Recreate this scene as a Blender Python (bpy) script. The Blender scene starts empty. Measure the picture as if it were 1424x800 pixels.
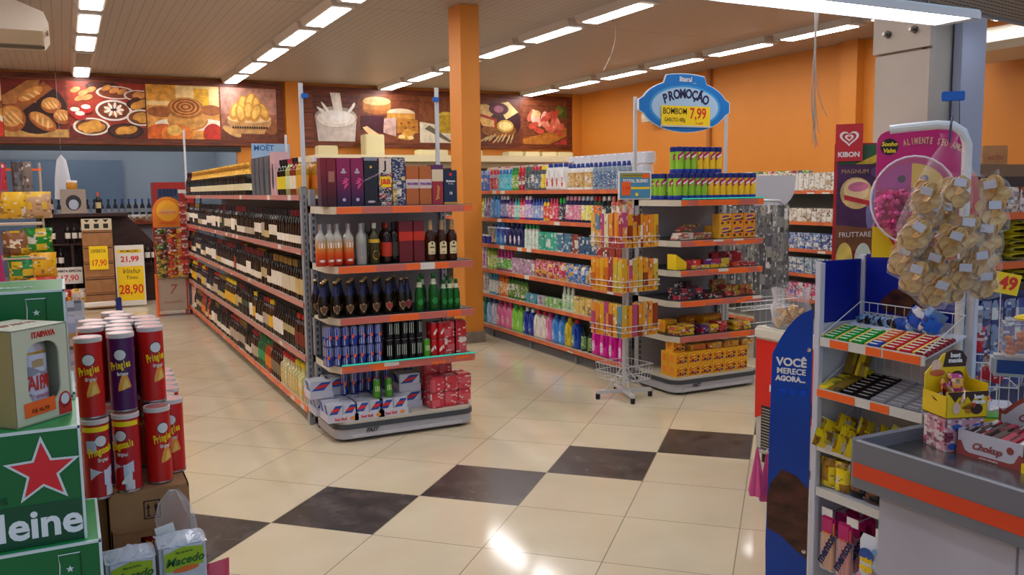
import bpy, bmesh, math, random
from mathutils import Vector, Matrix
random.seed(7)
PI = math.pi
scene = bpy.context.scene
COL = scene.collection

# ------------------------------------------------------------------ camera, light, exposure
F_PX = 1213.5; YAW = .4710; PITCH = .1112; ROLL = -.01212; CAM_H = 1.7555
def camera():
    f = Vector((math.sin(YAW)*math.cos(PITCH), math.cos(YAW)*math.cos(PITCH), -math.sin(PITCH)))
    r = Vector((math.cos(YAW), -math.sin(YAW), 0)); u = r.cross(f)
    r2 = r*math.cos(ROLL)+u*math.sin(ROLL); u2 = -r*math.sin(ROLL)+u*math.cos(ROLL)
    cd = bpy.data.cameras.new('camera'); cd.sensor_width = 36; cd.lens = F_PX/1424*36; cd.clip_start = .05
    c = bpy.data.objects.new('camera', cd); COL.objects.link(c)
    m = Matrix(((r2.x, u2.x, -f.x, 0), (r2.y, u2.y, -f.y, 0), (r2.z, u2.z, -f.z, CAM_H), (0, 0, 0, 1)))
    c.matrix_world = m; scene.camera = c
camera()
vs = scene.view_settings
scene.display_settings.display_device = 'sRGB'
vs.view_transform = 'Standard'; vs.look = 'None'; vs.gamma = 1.0; vs.use_curve_mapping = False
vs.exposure = 0.0
LAMP = 25.0          # luminous strength of the ceiling diffusers
world = bpy.data.worlds.new('sky'); scene.world = world; world.use_nodes = True
world.node_tree.nodes['Background'].inputs[0].default_value = (.62, .75, 1.0, 1)
world.node_tree.nodes['Background'].inputs[1].default_value = 0.75

# ------------------------------------------------------------------ materials
def lin(h):
    if isinstance(h, str):
        h = h.lstrip('#'); v = [int(h[i:i+2], 16)/255 for i in (0, 2, 4)]
    else: v = list(h)
    return tuple((c/12.92 if c <= .04045 else ((c+.055)/1.055)**2.4) for c in v)
_M = {}
def mat(name, col, rough=.5, metal=0, trans=0, alpha=1, emit=0, coat=0, spec=.5, ior=1.45):
    if name in _M: return _M[name]
    m = bpy.data.materials.new(name); m.use_nodes = True
    b = m.node_tree.nodes['Principled BSDF']; c = lin(col)
    b.inputs['Base Color'].default_value = (*c, 1); b.inputs['Roughness'].default_value = rough
    b.inputs['Metallic'].default_value = metal; b.inputs['Transmission Weight'].default_value = trans
    b.inputs['Alpha'].default_value = alpha; b.inputs['Coat Weight'].default_value = coat
    b.inputs['Specular IOR Level'].default_value = spec; b.inputs['IOR'].default_value = ior
    if emit:
        b.inputs['Emission Color'].default_value = (*c, 1); b.inputs['Emission Strength'].default_value = emit
    _M[name] = m; return m
def nd(nt, t, **kw):
    n = nt.nodes.new(t)
    for k, v in kw.items():
        if k.startswith('i_'): n.inputs[k[2:].replace('_', ' ')].default_value = v
        else: setattr(n, k, v)
    return n
def tint(rough=.4, metal=0, trans=0, key='plain', coat=0):
    """material whose colour is the object's own colour"""
    name = f'coloured_{key}_{int(rough*100)}_{int(metal*10)}_{int(trans*10)}'
    if name in _M: return _M[name]
    m = mat(name, '#ffffff', rough, metal, trans, coat=coat); nt = m.node_tree
    o = nd(nt, 'ShaderNodeObjectInfo'); nt.links.new(o.outputs['Color'], nt.nodes['Principled BSDF'].inputs['Base Color'])
    return m
def printed(key, scale=25, white=.72, dark=.8, extra=None, rough=.35, stretch=(1, 1, 1), metal=0):
    """packaging print: the object's colour broken by blocks of white, dark and an accent colour"""
    name = 'print_'+key
    if name in _M: return _M[name]
    m = mat(name, '#ffffff', rough, metal); nt = m.node_tree; L = nt.links.new
    b = nt.nodes['Principled BSDF']
    o = nd(nt, 'ShaderNodeObjectInfo'); tc = nd(nt, 'ShaderNodeTexCoord')
    mul = nd(nt, 'ShaderNodeVectorMath', operation='MULTIPLY'); mul.inputs[1].default_value = tuple(scale*q*s for s, q in zip(stretch, (1.5, 1.5, 2.6)))
    add = nd(nt, 'ShaderNodeVectorMath', operation='ADD')
    rs = nd(nt, 'ShaderNodeMath', operation='MULTIPLY'); rs.inputs[1].default_value = 37.0
    L(o.outputs['Random'], rs.inputs[0]); L(tc.outputs['Object'], mul.inputs[0]); L(mul.outputs[0], add.inputs[0]); L(rs.outputs[0], add.inputs[1])
    fl = nd(nt, 'ShaderNodeVectorMath', operation='FLOOR'); L(add.outputs[0], fl.inputs[0])
    v = nd(nt, 'ShaderNodeTexWhiteNoise', noise_dimensions='3D'); L(fl.outputs[0], v.inputs['Vector'])
    # a larger block pattern modulates the small one, like panels of text on a carton
    m2 = nd(nt, 'ShaderNodeVectorMath', operation='MULTIPLY'); m2.inputs[1].default_value = (.31, .31, .23); L(add.outputs[0], m2.inputs[0])
    f2 = nd(nt, 'ShaderNodeVectorMath', operation='FLOOR'); L(m2.outputs[0], f2.inputs[0])
    v2 = nd(nt, 'ShaderNodeTexWhiteNoise', noise_dimensions='3D'); L(f2.outputs[0], v2.inputs['Vector'])
    s2 = nd(nt, 'ShaderNodeSeparateColor'); L(v2.outputs['Color'], s2.inputs[0])
    sp = nd(nt, 'ShaderNodeSeparateColor'); L(v.outputs['Color'], sp.inputs[0])
    def thr(out, t):
        g = nd(nt, 'ShaderNodeMath', operation='GREATER_THAN'); g.inputs[1].default_value = t; L(out, g.inputs[0]); return g.outputs[0]
    def mix(a, bcol, fac, k=.62):
        sc = nd(nt, 'ShaderNodeMath', operation='MULTIPLY'); sc.inputs[1].default_value = k; L(fac, sc.inputs[0]); fac = sc.outputs[0]
        x = nd(nt, 'ShaderNodeMix', data_type='RGBA'); L(fac, x.inputs[0]); L(a, x.inputs[6])
        x.inputs[7].default_value = (*lin(bcol), 1); return x.outputs[2]
    c = o.outputs['Color']
    if extra: c = mix(c, extra, thr(s2.outputs[2], .66), .8)
    c = mix(c, '#e8e4da', thr(s2.outputs[0], .5+.5*white), .75); c = mix(c, '#25202a', thr(s2.outputs[1], .5+.5*dark), .55)
    c = mix(c, '#e8e4da', thr(sp.outputs[0], white)); c = mix(c, '#25202a', thr(sp.outputs[1], dark))
    L(c, b.inputs['Base Color']); return m
def noisy(name, c1, c2, scale=6, rough=.5, stretch=(1, 1, 1), detail=4, metal=0, coat=0, bump=0):
    if name in _M: return _M[name]
    m = mat(name, c1, rough, metal, coat=coat); nt = m.node_tree; L = nt.links.new
    tc = nd(nt, 'ShaderNodeTexCoord'); mp = nd(nt, 'ShaderNodeMapping'); mp.inputs['Scale'].default_value = stretch
    L(tc.outputs['Object'], mp.inputs[0]); n = nd(nt, 'ShaderNodeTexNoise'); n.inputs['Scale'].default_value = scale; n.inputs['Detail'].default_value = detail
    L(mp.outputs[0], n.inputs['Vector'])
    r = nd(nt, 'ShaderNodeValToRGB'); r.color_ramp.elements[0].color = (*lin(c1), 1); r.color_ramp.elements[1].color = (*lin(c2), 1)
    r.color_ramp.elements[0].position = .35; r.color_ramp.elements[1].position = .65
    L(n.outputs[0], r.inputs[0]); L(r.outputs[0], nt.nodes['Principled BSDF'].inputs['Base Color'])
    if bump:
        bp = nd(nt, 'ShaderNodeBump'); bp.inputs['Strength'].default_value = bump; bp.inputs['Distance'].default_value = .01
        L(n.outputs[0], bp.inputs['Height']); L(bp.outputs[0], nt.nodes['Principled BSDF'].inputs['Normal'])
    return m
def film(name='clear_film', col='#ffffff', fac=.22, rough=.12, edge=.55):
    if name in _M: return _M[name]
    m = bpy.data.materials.new(name); m.use_nodes = True; nt = m.node_tree; nt.nodes.clear()
    out = nd(nt, 'ShaderNodeOutputMaterial'); t = nd(nt, 'ShaderNodeBsdfTransparent')
    g = nd(nt, 'ShaderNodeBsdfPrincipled'); g.inputs['Base Color'].default_value = (*lin(col), 1); g.inputs['Roughness'].default_value = rough
    mx = nd(nt, 'ShaderNodeMixShader')
    lw = nd(nt, 'ShaderNodeLayerWeight'); lw.inputs['Blend'].default_value = .35
    ma = nd(nt, 'ShaderNodeMath', operation='MULTIPLY_ADD'); ma.inputs[1].default_value = edge; ma.inputs[2].default_value = fac
    nt.links.new(lw.outputs['Facing'], ma.inputs[0]); nt.links.new(ma.outputs[0], mx.inputs[0])
    nt.links.new(t.outputs[0], mx.inputs[1]); nt.links.new(g.outputs[0], mx.inputs[2]); nt.links.new(mx.outputs[0], out.inputs[0])
    _M[name] = m; return m
WHITE = mat('white_paint', '#dcdcd8', .35); SHELF = mat('shelf_cream', '#c9c3b0', .4); GREYM = mat('grey_metal', '#9a9ca0', .35, .3)
BLACK = mat('black_plastic', '#141416', .4); CHROME = mat('chrome', '#c8ccd0', .2, 1); PAPER = mat('white_paper', '#e6e4de', .6)
YEL = mat('yellow_card', '#f6d210', .5); RED = mat('red_ink', '#d8281c', .5); DKRED = mat('dark_red', '#8c1418', .4)
BLUE = mat('blue_plastic', '#1560b8', .4); NAVY = mat('navy_ink', '#1a2050', .5); ORT = mat('orange_tag', '#f0641e', .5)
CARD = noisy('cardboard', '#a8794e', '#9a6c42', 9, .75); WIRE = mat('white_wire', '#c9ccce', .3, .2)
GOLDF = mat('gold_foil', '#d9a648', .25, .8); STEEL = mat('steel', '#a5a6a8', .28, .9)

# ------------------------------------------------------------------ geometry builder: everything added becomes ONE mesh object
class G:
    def __init__(s): s.bm = bmesh.new(); s.m = []
    def mi(s, m):
        if m not in s.m: s.m.append(m)
        return s.m.index(m)
    def _f(s, vs, i):
        try: f = s.bm.faces.new(vs); f.material_index = i; return f
        except ValueError: return None
    def box(s, x0, x1, y0, y1, z0, z1, m, bev=0, rot=None, mt=None, mf=None):
        """mt: other material for the top, mf: for the front (-y)"""
        V = [s.bm.verts.new(p) for p in ((x0,y0,z0),(x1,y0,z0),(x1,y1,z0),(x0,y1,z0),(x0,y0,z1),(x1,y0,z1),(x1,y1,z1),(x0,y1,z1))]
        i = s.mi(m); fs = []
        for q in ((3,2,1,0),(4,5,6,7),(0,1,5,4),(1,2,6,5),(2,3,7,6),(3,0,4,7)): fs.append(s._f([V[k] for k in q], i))
        if mt: fs[1].material_index = s.mi(mt)
        if mf: fs[2].material_index = s.mi(mf)
        if bev:
            es = list({e for f in fs for e in f.edges})
            r = bmesh.ops.bevel(s.bm, geom=es, offset=bev, segments=2, affect='EDGES', clamp_overlap=True)
            V = list({v for v in r['verts']} | {v for f in fs if f.is_valid for v in f.verts})
        if rot:
            bmesh.ops.transform(s.bm, matrix=rot, verts=[v for v in V if v.is_valid])
        return s
    def prism(s, pts, axis, a0, a1, m, mcap=None):
        """outline pts (2-d, counter-clockwise seen from +axis) swept from a0 to a1 along axis"""
        def P(p, a): return {'x': (a, p[0], p[1]), 'y': (p[0], a, p[1]), 'z': (p[0], p[1], a)}[axis]
        A = [s.bm.verts.new(P(p, a0)) for p in pts]; B = [s.bm.verts.new(P(p, a1)) for p in pts]
        i = s.mi(m); c = s.mi(mcap) if mcap else i; n = len(pts)
        s._f(A[::-1], c); s._f(B, c)
        for k in range(n): s._f([A[k], A[(k+1) % n], B[(k+1) % n], B[k]], i)
        return s
    def lathe(s, prof, m, seg=14, c=(0, 0, 0), sx=1, sy=1, arc=None, cap=True):
        i = s.mi(m); rings = []; a0, a1 = arc if arc else (0, 2*PI); n = seg if not arc else seg+1
        for r, z in prof:
            rings.append([s.bm.verts.new((c[0]+sx*r*math.cos(a0+(a1-a0)*k/seg), c[1]+sy*r*math.sin(a0+(a1-a0)*k/seg), c[2]+z)) for k in range(n)])
        for a, b in zip(rings, rings[1:]):
            for k in range(seg):
                s._f([a[k], a[(k+1) % n], b[(k+1) % n], b[k]], i)
        if cap and not arc:
            if prof[0][0] > 1e-4: s._f(rings[0][::-1], i)
            if prof[-1][0] > 1e-4: s._f(rings[-1], i)
        return s
    def poly(s, pts, m): s._f([s.bm.verts.new(p) for p in pts], s.mi(m)); return s
    def tube(s, pts, r, m, seg=6, close=False):
        i = s.mi(m); P = [Vector(p) for p in pts]; rings = []; n = len(P)
        for k, p in enumerate(P):
            if close: d = P[(k+1) % n]-P[k-1]
            else: d = P[min(k+1, n-1)]-P[max(k-1, 0)]
            d.normalize(); a = Vector((0, 0, 1)) if abs(d.z) < .9 else Vector((1, 0, 0))
            u = d.cross(a).normalized(); v = d.cross(u)
            rings.append([s.bm.verts.new(p+r*(math.cos(2*PI*q/seg)*u+math.sin(2*PI*q/seg)*v)) for q in range(seg)])
        pr = list(zip(rings, rings[1:])) + ([(rings[-1], rings[0])] if close else [])
        for a, b in pr:
            for q in range(seg): s._f([a[q], a[(q+1) % seg], b[(q+1) % seg], b[q]], i)
        if not close: s._f(rings[0][::-1], i); s._f(rings[-1], i)
        return s
    def disc(s, c, rx, rz, m, n=20, ang=0, plane='y', a0=0, a1=2*PI):
        """flat ellipse (or sector) in a plane facing -y (or -x)"""
        pts = []
        full = abs(a1-a0-2*PI) < 1e-6
        N = n if full else n+1
        for k in range(N):
            t = a0+(a1-a0)*k/n; a = rx*math.cos(t); b = rz*math.sin(t)
            p, q = a*math.cos(ang)-b*math.sin(ang), a*math.sin(ang)+b*math.cos(ang)
            pts.append((p, q))
        if not full: pts.append((0, 0))
        if plane == 'y': P = [(c[0]+p, c[1], c[2]+q) for p, q in pts]
        elif plane == 'x': P = [(c[0], c[1]-p, c[2]+q) for p, q in pts]
        else: P = [(c[0]+p, c[1]+q, c[2]) for p, q in pts]
        return s.poly(P, m)
    def ellipsoid(s, c, r, m, u=12, v=8, rot=None):
        x = bmesh.ops.create_uvsphere(s.bm, u_segments=u, v_segments=v, radius=1)
        M4 = Matrix.Translation(c) @ (rot if rot else Matrix()) @ Matrix.Diagonal((*r, 1))
        bmesh.ops.transform(s.bm, matrix=M4, verts=x['verts']); i = s.mi(m)
        for f in {f for w in x['verts'] for f in w.link_faces}: f.material_index = i
        return s
    def bend(s, fn):
        for v in s.bm.verts: v.co = Vector(fn(*v.co))
        return s
    def mesh(s, name, smooth=True, ang=.6):
        bmesh.ops.recalc_face_normals(s.bm, faces=s.bm.faces[:])
        me = bpy.data.meshes.new(name); s.bm.to_mesh(me); s.bm.free()
        for m in s.m: me.materials.append(m)
        if smooth:
            for p in me.polygons: p.use_smooth = True
            me.set_sharp_from_angle(angle=ang)
        return me
    def obj(s, name, parent=None, loc=(0, 0, 0), rot=(0, 0, 0), smooth=True, link=True, color=None, ang=.6):
        o = bpy.data.objects.new(name, s.mesh(name, smooth, ang)); o.location = loc; o.rotation_euler = rot
        if parent is not None: o.parent = parent
        if color: o.color = (*lin(color), 1)
        if parent is not None and not parent.get('_p') is None: o['_p'] = 1; return o
        if link: COL.objects.link(o)
        return o
def struct(o): o['kind'] = 'structure'; return o
def tag(o, label, cat, group=None, kind=None):
    o['label'] = label; o['category'] = cat
    if group: o['group'] = group
    if kind: o['kind'] = kind
    return o
def thing(name, label, cat, loc=(0, 0, 0), rz=0, group=None):
    o = bpy.data.objects.new(name, None); o.empty_display_size = .05; o.location = loc; o.rotation_euler = (0, 0, rz)
    COL.objects.link(o); return tag(o, label, cat, group)
# prototypes are never linked to the scene; put() links copies that share mesh data
KIDS = {}
def proto(name, cat, me=None):
    o = bpy.data.objects.new(name, me); o['category'] = cat; o['_p'] = 1; return o
def part(p, name, g, loc=(0, 0, 0), rot=(0, 0, 0), color=None, smooth=True, ang=.6):
    o = bpy.data.objects.new(name, g.mesh(name, smooth, ang) if isinstance(g, G) else g); o.location = loc; o.rotation_euler = rot; o['_p'] = 1
    if color: o.color = (*lin(color), 1)
    KIDS.setdefault(p, []).append(o); return o
def _cp(o, parent, cols):
    c = o.copy()
    if '_p' in c: del c['_p']
    COL.objects.link(c)
    if parent is not None: c.parent = parent
    st = o.name.split('.')[0]
    if cols and st in cols: c.color = (*lin(cols[st]), 1)
    for k in KIDS.get(o, []): _cp(k, c, cols)
    return c
def put(p, loc, rz=0, label=None, group=None, cols=None, rot=None, sc=None):
    c = _cp(p, None, cols); c.location = loc; c.rotation_euler = rot if rot else (0, 0, rz)
    if sc: c.scale = (sc, sc, sc) if isinstance(sc, (int, float)) else sc
    if cols and 'self' in cols: c.color = (*lin(cols['self']), 1)
    if label: c['label'] = label
    if group: c['group'] = group
    return c
_T = {}
def textmesh(s, size, m, extr=.0006, align='CENTER', shear=0, bold=0):
    k = (s, size, m.name, extr, align, shear, bold)
    if k in _T: return _T[k]
    cu = bpy.data.curves.new('lettering', 'FONT'); cu.body = s; cu.size = size; cu.extrude = extr; cu.align_x = align; cu.align_y = 'CENTER'
    cu.shear = shear; cu.offset = bold; cu.resolution_u = 3
    o = bpy.data.objects.new('t', cu); me = bpy.data.meshes.new_from_object(o); me.name = 'lettering'
    me.materials.clear(); me.materials.append(m)
    bpy.data.objects.remove(o); _T[k] = me; return me
def text(parent, s, size, loc, m, rz=0, tilt=0, rx=PI/2, name='lettering', align='CENTER', sx=1, shear=0, bold=0, extr=.0006):
    """raised lettering on a face; rz=0 reads from -y, rz=-90deg from -x; tilt turns it in its own plane"""
    o = bpy.data.objects.new(name, textmesh(s, size, m, extr, align, shear, bold))
    R = Matrix.Rotation(rz, 4, 'Z') @ Matrix.Rotation(rx, 4, 'X') @ Matrix.Rotation(tilt, 4, 'Z')
    o.rotation_euler = R.to_euler(); o.location = loc; o.scale = (sx, 1, 1)
    if parent is not None and parent.get('_p') is not None: o['_p'] = 1; KIDS.setdefault(parent, []).append(o); return o
    if parent is not None: o.parent = parent
    COL.objects.link(o); return o
ONES = 'first second third fourth fifth sixth seventh eighth ninth tenth eleventh twelfth thirteenth fourteenth fifteenth sixteenth seventeenth eighteenth nineteenth'.split()
TENS = {2: 'twent', 3: 'thirt', 4: 'fort', 5: 'fift', 6: 'sixt', 7: 'sevent', 8: 'eight', 9: 'ninet'}
def nth(n):
    n = int(n)
    if n < 20: return ONES[n-1]
    if n >= 100: return 'hundred-and-'+nth(n-100) if n > 100 else 'hundredth'
    t, u = divmod(n, 10)
    return TENS[t]+'ieth' if u == 0 else TENS[t]+'y-'+ONES[u-1]
def RX(a): return Matrix.Rotation(a, 4, 'X')
def RZ(a): return Matrix.Rotation(a, 4, 'Z')
# ================================================================== THE ROOM
X0, X1, YB, ZC = -4.6, 10.25, 16.75, 3.82
def floor_material():
    m = mat('porcelain_floor', '#cdb890', .11, spec=.5); nt = m.node_tree; L = nt.links.new; b = nt.nodes['Principled BSDF']
    g = nd(nt, 'ShaderNodeNewGeometry'); sp = nd(nt, 'ShaderNodeSeparateXYZ'); L(g.outputs['Position'], sp.inputs[0])
    ta = .77955; S = .6
    def M2(op, a, b_=None):
        n = nd(nt, 'ShaderNodeMath', operation=op)
        for i, v in enumerate((a, b_)):
            if v is None: continue
            if isinstance(v, (int, float)): n.inputs[i].default_value = v
            else: L(v, n.inputs[i])
        return n.outputs[0]
    dx = M2('SUBTRACT', sp.outputs[0], 1.3037); dy = M2('SUBTRACT', sp.outputs[1], 5.0346)
    c, s = math.cos(ta)/S, math.sin(ta)/S
    u = M2('SUBTRACT', M2('MULTIPLY', dx, c), M2('MULTIPLY', dy, s))
    v = M2('SUBTRACT', M2('MULTIPLY', dx, -s), M2('MULTIPLY', dy, c))
    fu, fv = M2('FLOOR', u), M2('FLOOR', v)
    ssum = M2('ADD', fu, fv); dark = M2('LESS_THAN', M2('ABSOLUTE', ssum), .5)
    def edge(w, f):
        d = M2('SUBTRACT', w, f); return M2('MINIMUM', d, M2('SUBTRACT', 1.0, d))
    gr = M2('LESS_THAN', M2('MINIMUM', edge(u, fu), edge(v, fv)), .0045)
    cell = nd(nt, 'ShaderNodeCombineXYZ'); L(fu, cell.inputs[0]); L(fv, cell.inputs[1])
    wn = nd(nt, 'ShaderNodeTexWhiteNoise'); L(cell.outputs[0], wn.inputs['Vector'])
    n1 = nd(nt, 'ShaderNodeTexNoise'); n1.inputs['Scale'].default_value = 2.5; n1.inputs['Detail'].default_value = 6; L(g.outputs['Position'], n1.inputs['Vector'])
    fac = M2('ADD', M2('MULTIPLY', n1.outputs[0], .8), M2('MULTIPLY', wn.outputs['Value'], .25))
    r = nd(nt, 'ShaderNodeValToRGB'); r.color_ramp.elements[0].color = (*lin('#c9bb9c'), 1); r.color_ramp.elements[1].color = (*lin('#d9ccb0'), 1)
    r.color_ramp.elements[0].position = .3; r.color_ramp.elements[1].position = .8; L(fac, r.inputs[0])
    n2 = nd(nt, 'ShaderNodeTexNoise'); n2.inputs['Scale'].default_value = 7; n2.inputs['Detail'].default_value = 8; L(g.outputs['Position'], n2.inputs['Vector'])
    r2 = nd(nt, 'ShaderNodeValToRGB'); r2.color_ramp.elements[0].color = (*lin('#35302e'), 1); r2.color_ramp.elements[1].color = (*lin('#554d49'), 1)
    r2.color_ramp.elements[0].position = .35; r2.color_ramp.elements[1].position = .7; L(n2.outputs[0], r2.inputs[0])
    def mixc(a, b_, f):
        x = nd(nt, 'ShaderNodeMix', data_type='RGBA'); L(f, x.inputs[0]); L(a, x.inputs[6])
        if isinstance(b_, str): x.inputs[7].default_value = (*lin(b_), 1)
        else: L(b_, x.inputs[7])
        return x.outputs[2]
    cc = mixc(mixc(r.outputs[0], r2.outputs[0], dark), '#8f8472', gr)
    L(cc, b.inputs['Base Color'])
    ro = nd(nt, 'ShaderNodeMath', operation='MULTIPLY_ADD'); L(dark, ro.inputs[0]); ro.inputs[1].default_value = .16; ro.inputs[2].default_value = .10
    L(ro.outputs[0], b.inputs['Roughness'])
    return m
def ceiling_material():
    m = mat('ceiling_boards', '#b9aca2', .45); nt = m.node_tree; L = nt.links.new; b = nt.nodes['Principled BSDF']
    g = nd(nt, 'ShaderNodeNewGeometry'); sp = nd(nt, 'ShaderNodeSeparateXYZ'); L(g.outputs['Position'], sp.inputs[0])
    def line(src, pitch, w):
        a = nd(nt, 'ShaderNodeMath', operation='DIVIDE'); L(src, a.inputs[0]); a.inputs[1].default_value = pitch
        f = nd(nt, 'ShaderNodeMath', operation='FRACT'); L(a.outputs[0], f.inputs[0])
        l = nd(nt, 'ShaderNodeMath', operation='LESS_THAN'); L(f.outputs[0], l.inputs[0]); l.inputs[1].default_value = w; return l.outputs[0]
    a = line(sp.outputs[0], .1, .09); c = line(sp.outputs[1], 4.88, .004)
    mx = nd(nt, 'ShaderNodeMath', operation='MAXIMUM'); L(a, mx.inputs[0]); L(c, mx.inputs[1])
    x = nd(nt, 'ShaderNodeMix', data_type='RGBA'); L(mx.outputs[0], x.inputs[0]); x.inputs[6].default_value = (*lin('#b0a49b'), 1); x.inputs[7].default_value = (*lin('#897e76'), 1)
    L(x.outputs[2], b.inputs['Base Color'])
    return m
FLOORM = floor_material()
ORANGE = noisy('orange_wall_paint', '#d4862f', '#d1822b', 2, .55)
struct(G().box(-5.5, 11, -6, 24, -.1, 0, FLOORM).obj('floor', smooth=False))
struct(G().box(X0-.1, X1+.1, 2.75, YB+.1, ZC, ZC+.12, ceiling_material()).obj('ceiling', smooth=False))
struct(G().box(X1, X1+.15, -2, YB+.2, 0, ZC+.12, ORANGE).obj('wall_right', smooth=False))
struct(G().box(X0-.15, X0, -2, YB+.2, 0, ZC+.12, ORANGE).obj('wall_left', smooth=False))
g = G()
g.box(X0, 2.9, YB, YB+.2, 2.6, ZC, ORANGE); g.box(2.9, X1, YB, YB+.2, 0, ZC, ORANGE)
struct(g.obj('wall_back', smooth=False))
struct(G().box(3.79, 4.06, YB-.13, YB, 0, ZC, ORANGE).obj('column_back', smooth=False))
struct(G().box(10.02, X1, YB-.1, YB, 0, ZC, ORANGE).obj('trim_1', smooth=False))
struct(G().box(10.1, X1, 9.0, 9.3, 0, ZC, ORANGE).obj('trim_2', smooth=False))
struct(G().box(10.19, X1, 12.28, 12.36, 0, ZC, mat('pipe_paint', '#a8672a', .5)).obj('trim_3', smooth=False))
struct(G().box(X0, 2.95, YB-.06, YB+.22, 2.52, 2.6, mat('dark_steel_frame', '#2b2a2c', .4, .5)).obj('trim_4', smooth=False))
# the orange column with its grey skirting
g = G().box(4.035, 4.265, 9.11, 9.45, 0, ZC, ORANGE, .006)
c = struct(g.obj('column'))
struct(G().box(4.02, 4.28, 9.095, 9.465, 0, .13, noisy('skirting_stone', '#8d8172', '#7d7265', 12, .5), .004).obj('baseboard_column'))
# front bay over the checkouts: steel perforated roller-door channel
PERF = mat('perforated_sheet', '#9b9893', .45, .2)
# ceiling lamps
DIFF = mat('lamp_diffuser', '#fbf6f6', .5, emit=LAMP); CASE = mat('lamp_case', '#c9c2ba', .5)
def lamp_proto():
    p = proto('ceiling_light', 'ceiling light')
    part(p, 'housing', G().prism([(-.16, 0), (.16, 0), (.125, -.085), (-.125, -.085)][::-1], 'y', -.66, .66, CASE), smooth=False)
    part(p, 'diffuser', G().box(-.10, .10, -.56, .56, -.092, -.084, DIFF), smooth=False)
    return p
LP = lamp_proto()
ROWS = [(-2.3, 'row by the far left wall'), (.38, 'row above the snack displays'), (2.80, 'row above the drinks gondola'), (5.73, 'row above the cleaning gondola'), (8.87, 'row along the orange side wall')]
names = ['row over the beer cartons', 'row over the wine stand', 'row over the drinks aisle', 'row between the two gondolas', 'row beside the orange side wall']
for ri, ((x, _), rn) in enumerate(zip(ROWS, names)):
    for k in range(9):
        y = 16.0-1.49*k
        if ri == 1 and k == 1: continue          # the photograph shows this one unlit
        if y < 3.6: continue
        put(LP, (x, y, ZC), 0, f'lit white ceiling light, {nth(k+1)} from the bread banner wall, {rn}', 'ceiling lights')
o = thing('ceiling_light', 'unlit grey ceiling light in the row over the wine stand', 'ceiling light', (.38, 14.5, ZC))
G().prism([(-.16, 0), (.16, 0), (.125, -.085), (-.125, -.085)][::-1], 'y', -.66, .66, CASE).obj('housing', o, smooth=False)
G().box(-.10, .10, -.6, .6, -.092, -.084, mat('lamp_off', '#8f8a80', .5)).obj('diffuser', o, smooth=False)

# ---------------------------------------------------------------- picture banners (flat printed panels)
WOOD = noisy('banner_wood', '#7a3a1e', '#4f2412', 5, .45, (.6, 1, 7))
WOOD2 = noisy('banner_planks', '#8e4a28', '#5e2d18', 3, .45, (.5, 1, 9))
def C(h, r=.4):
    kk = .95 if sum(int(h[i:i+2], 16) for i in (0, 2, 4)) > 540 else .84; dk = '#'+''.join('%02x' % int(int(h[i:i+2], 16)*kk) for i in (0, 2, 4)); lt = '#'+''.join('%02x' % min(255, int(int(h[i:i+2], 16)*1.08)) for i in (0, 2, 4))
    return noisy('ink_'+h, lt, dk, 9, r, detail=8)
def banner(name, label, x0, x1, z0, z1, pics):
    t = thing(name, label, 'banner', ((x0+x1)/2, YB-.04, z0)); cx = (x0+x1)/2
    G().box(x0-cx, x1-cx, -.02, .03, 0, z1-z0, WOOD2).obj('board', t, smooth=False)
    f = G(); w = x1-x0; h = z1-z0; y = -.035
    f.box(-w/2, w/2, y, -.02, 0, .09, WOOD); f.box(-w/2, w/2, y, -.02, h-.09, h, WOOD)
    f.box(-w/2, -w/2+.06, y, -.02, .09, h-.09, WOOD); f.box(w/2-.12, w/2, y, -.02, .09, h-.09, WOOD)
    f.obj('frame', t, smooth=False)
    for (a, b, draw, pl) in pics:
        p = G(); W = b-a; H = h-.22; draw(p, W, H)
        # clip to the picture and stack each shape a hair in front of the last
        bm = p.bm; bmesh.ops.remove_doubles(bm, verts=bm.verts, dist=0)
        for no, co in (((1, 0, 0), (W/2, 0, 0)), ((-1, 0, 0), (-W/2, 0, 0)), ((0, 0, 1), (0, 0, H)), ((0, 0, -1), (0, 0, 0))):
            bmesh.ops.bisect_plane(bm, geom=bm.verts[:]+bm.edges[:]+bm.faces[:], plane_co=co, plane_no=no, clear_outer=True)
        o = p.obj('picture', t, loc=((a+b)/2-cx, -.024, .11), smooth=False); o['label'] = pl
    return t
class Lay:
    """draws layered flat shapes on a picture"""
    def __init__(s, g, W, H, bg): s.g = g; s.W = W; s.H = H; s.y = 0; s.quad(-W/2, W/2, 0, H, bg)
    def nx(s): s.y -= .0006; return s.y
    def quad(s, a, b, c, d, col): y = s.nx(); s.g.poly([(a, y, c), (b, y, c), (b, y, d), (a, y, d)], C(col))
    def e(s, x, z, rx, rz, col, ang=0): s.g.disc((x*s.W, s.nx(), z*s.H), rx*s.W, rz*s.H, C(col), 24, ang)
    def p(s, pts, col): y = s.nx(); s.g.poly([(x*s.W, y, z*s.H) for x, z in pts], C(col))
    def ring(s, x, z, rx, rz, col, inner, k=.82): s.e(x, z, rx, rz, col); s.e(x, z, rx*k, rz*k, inner)
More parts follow.
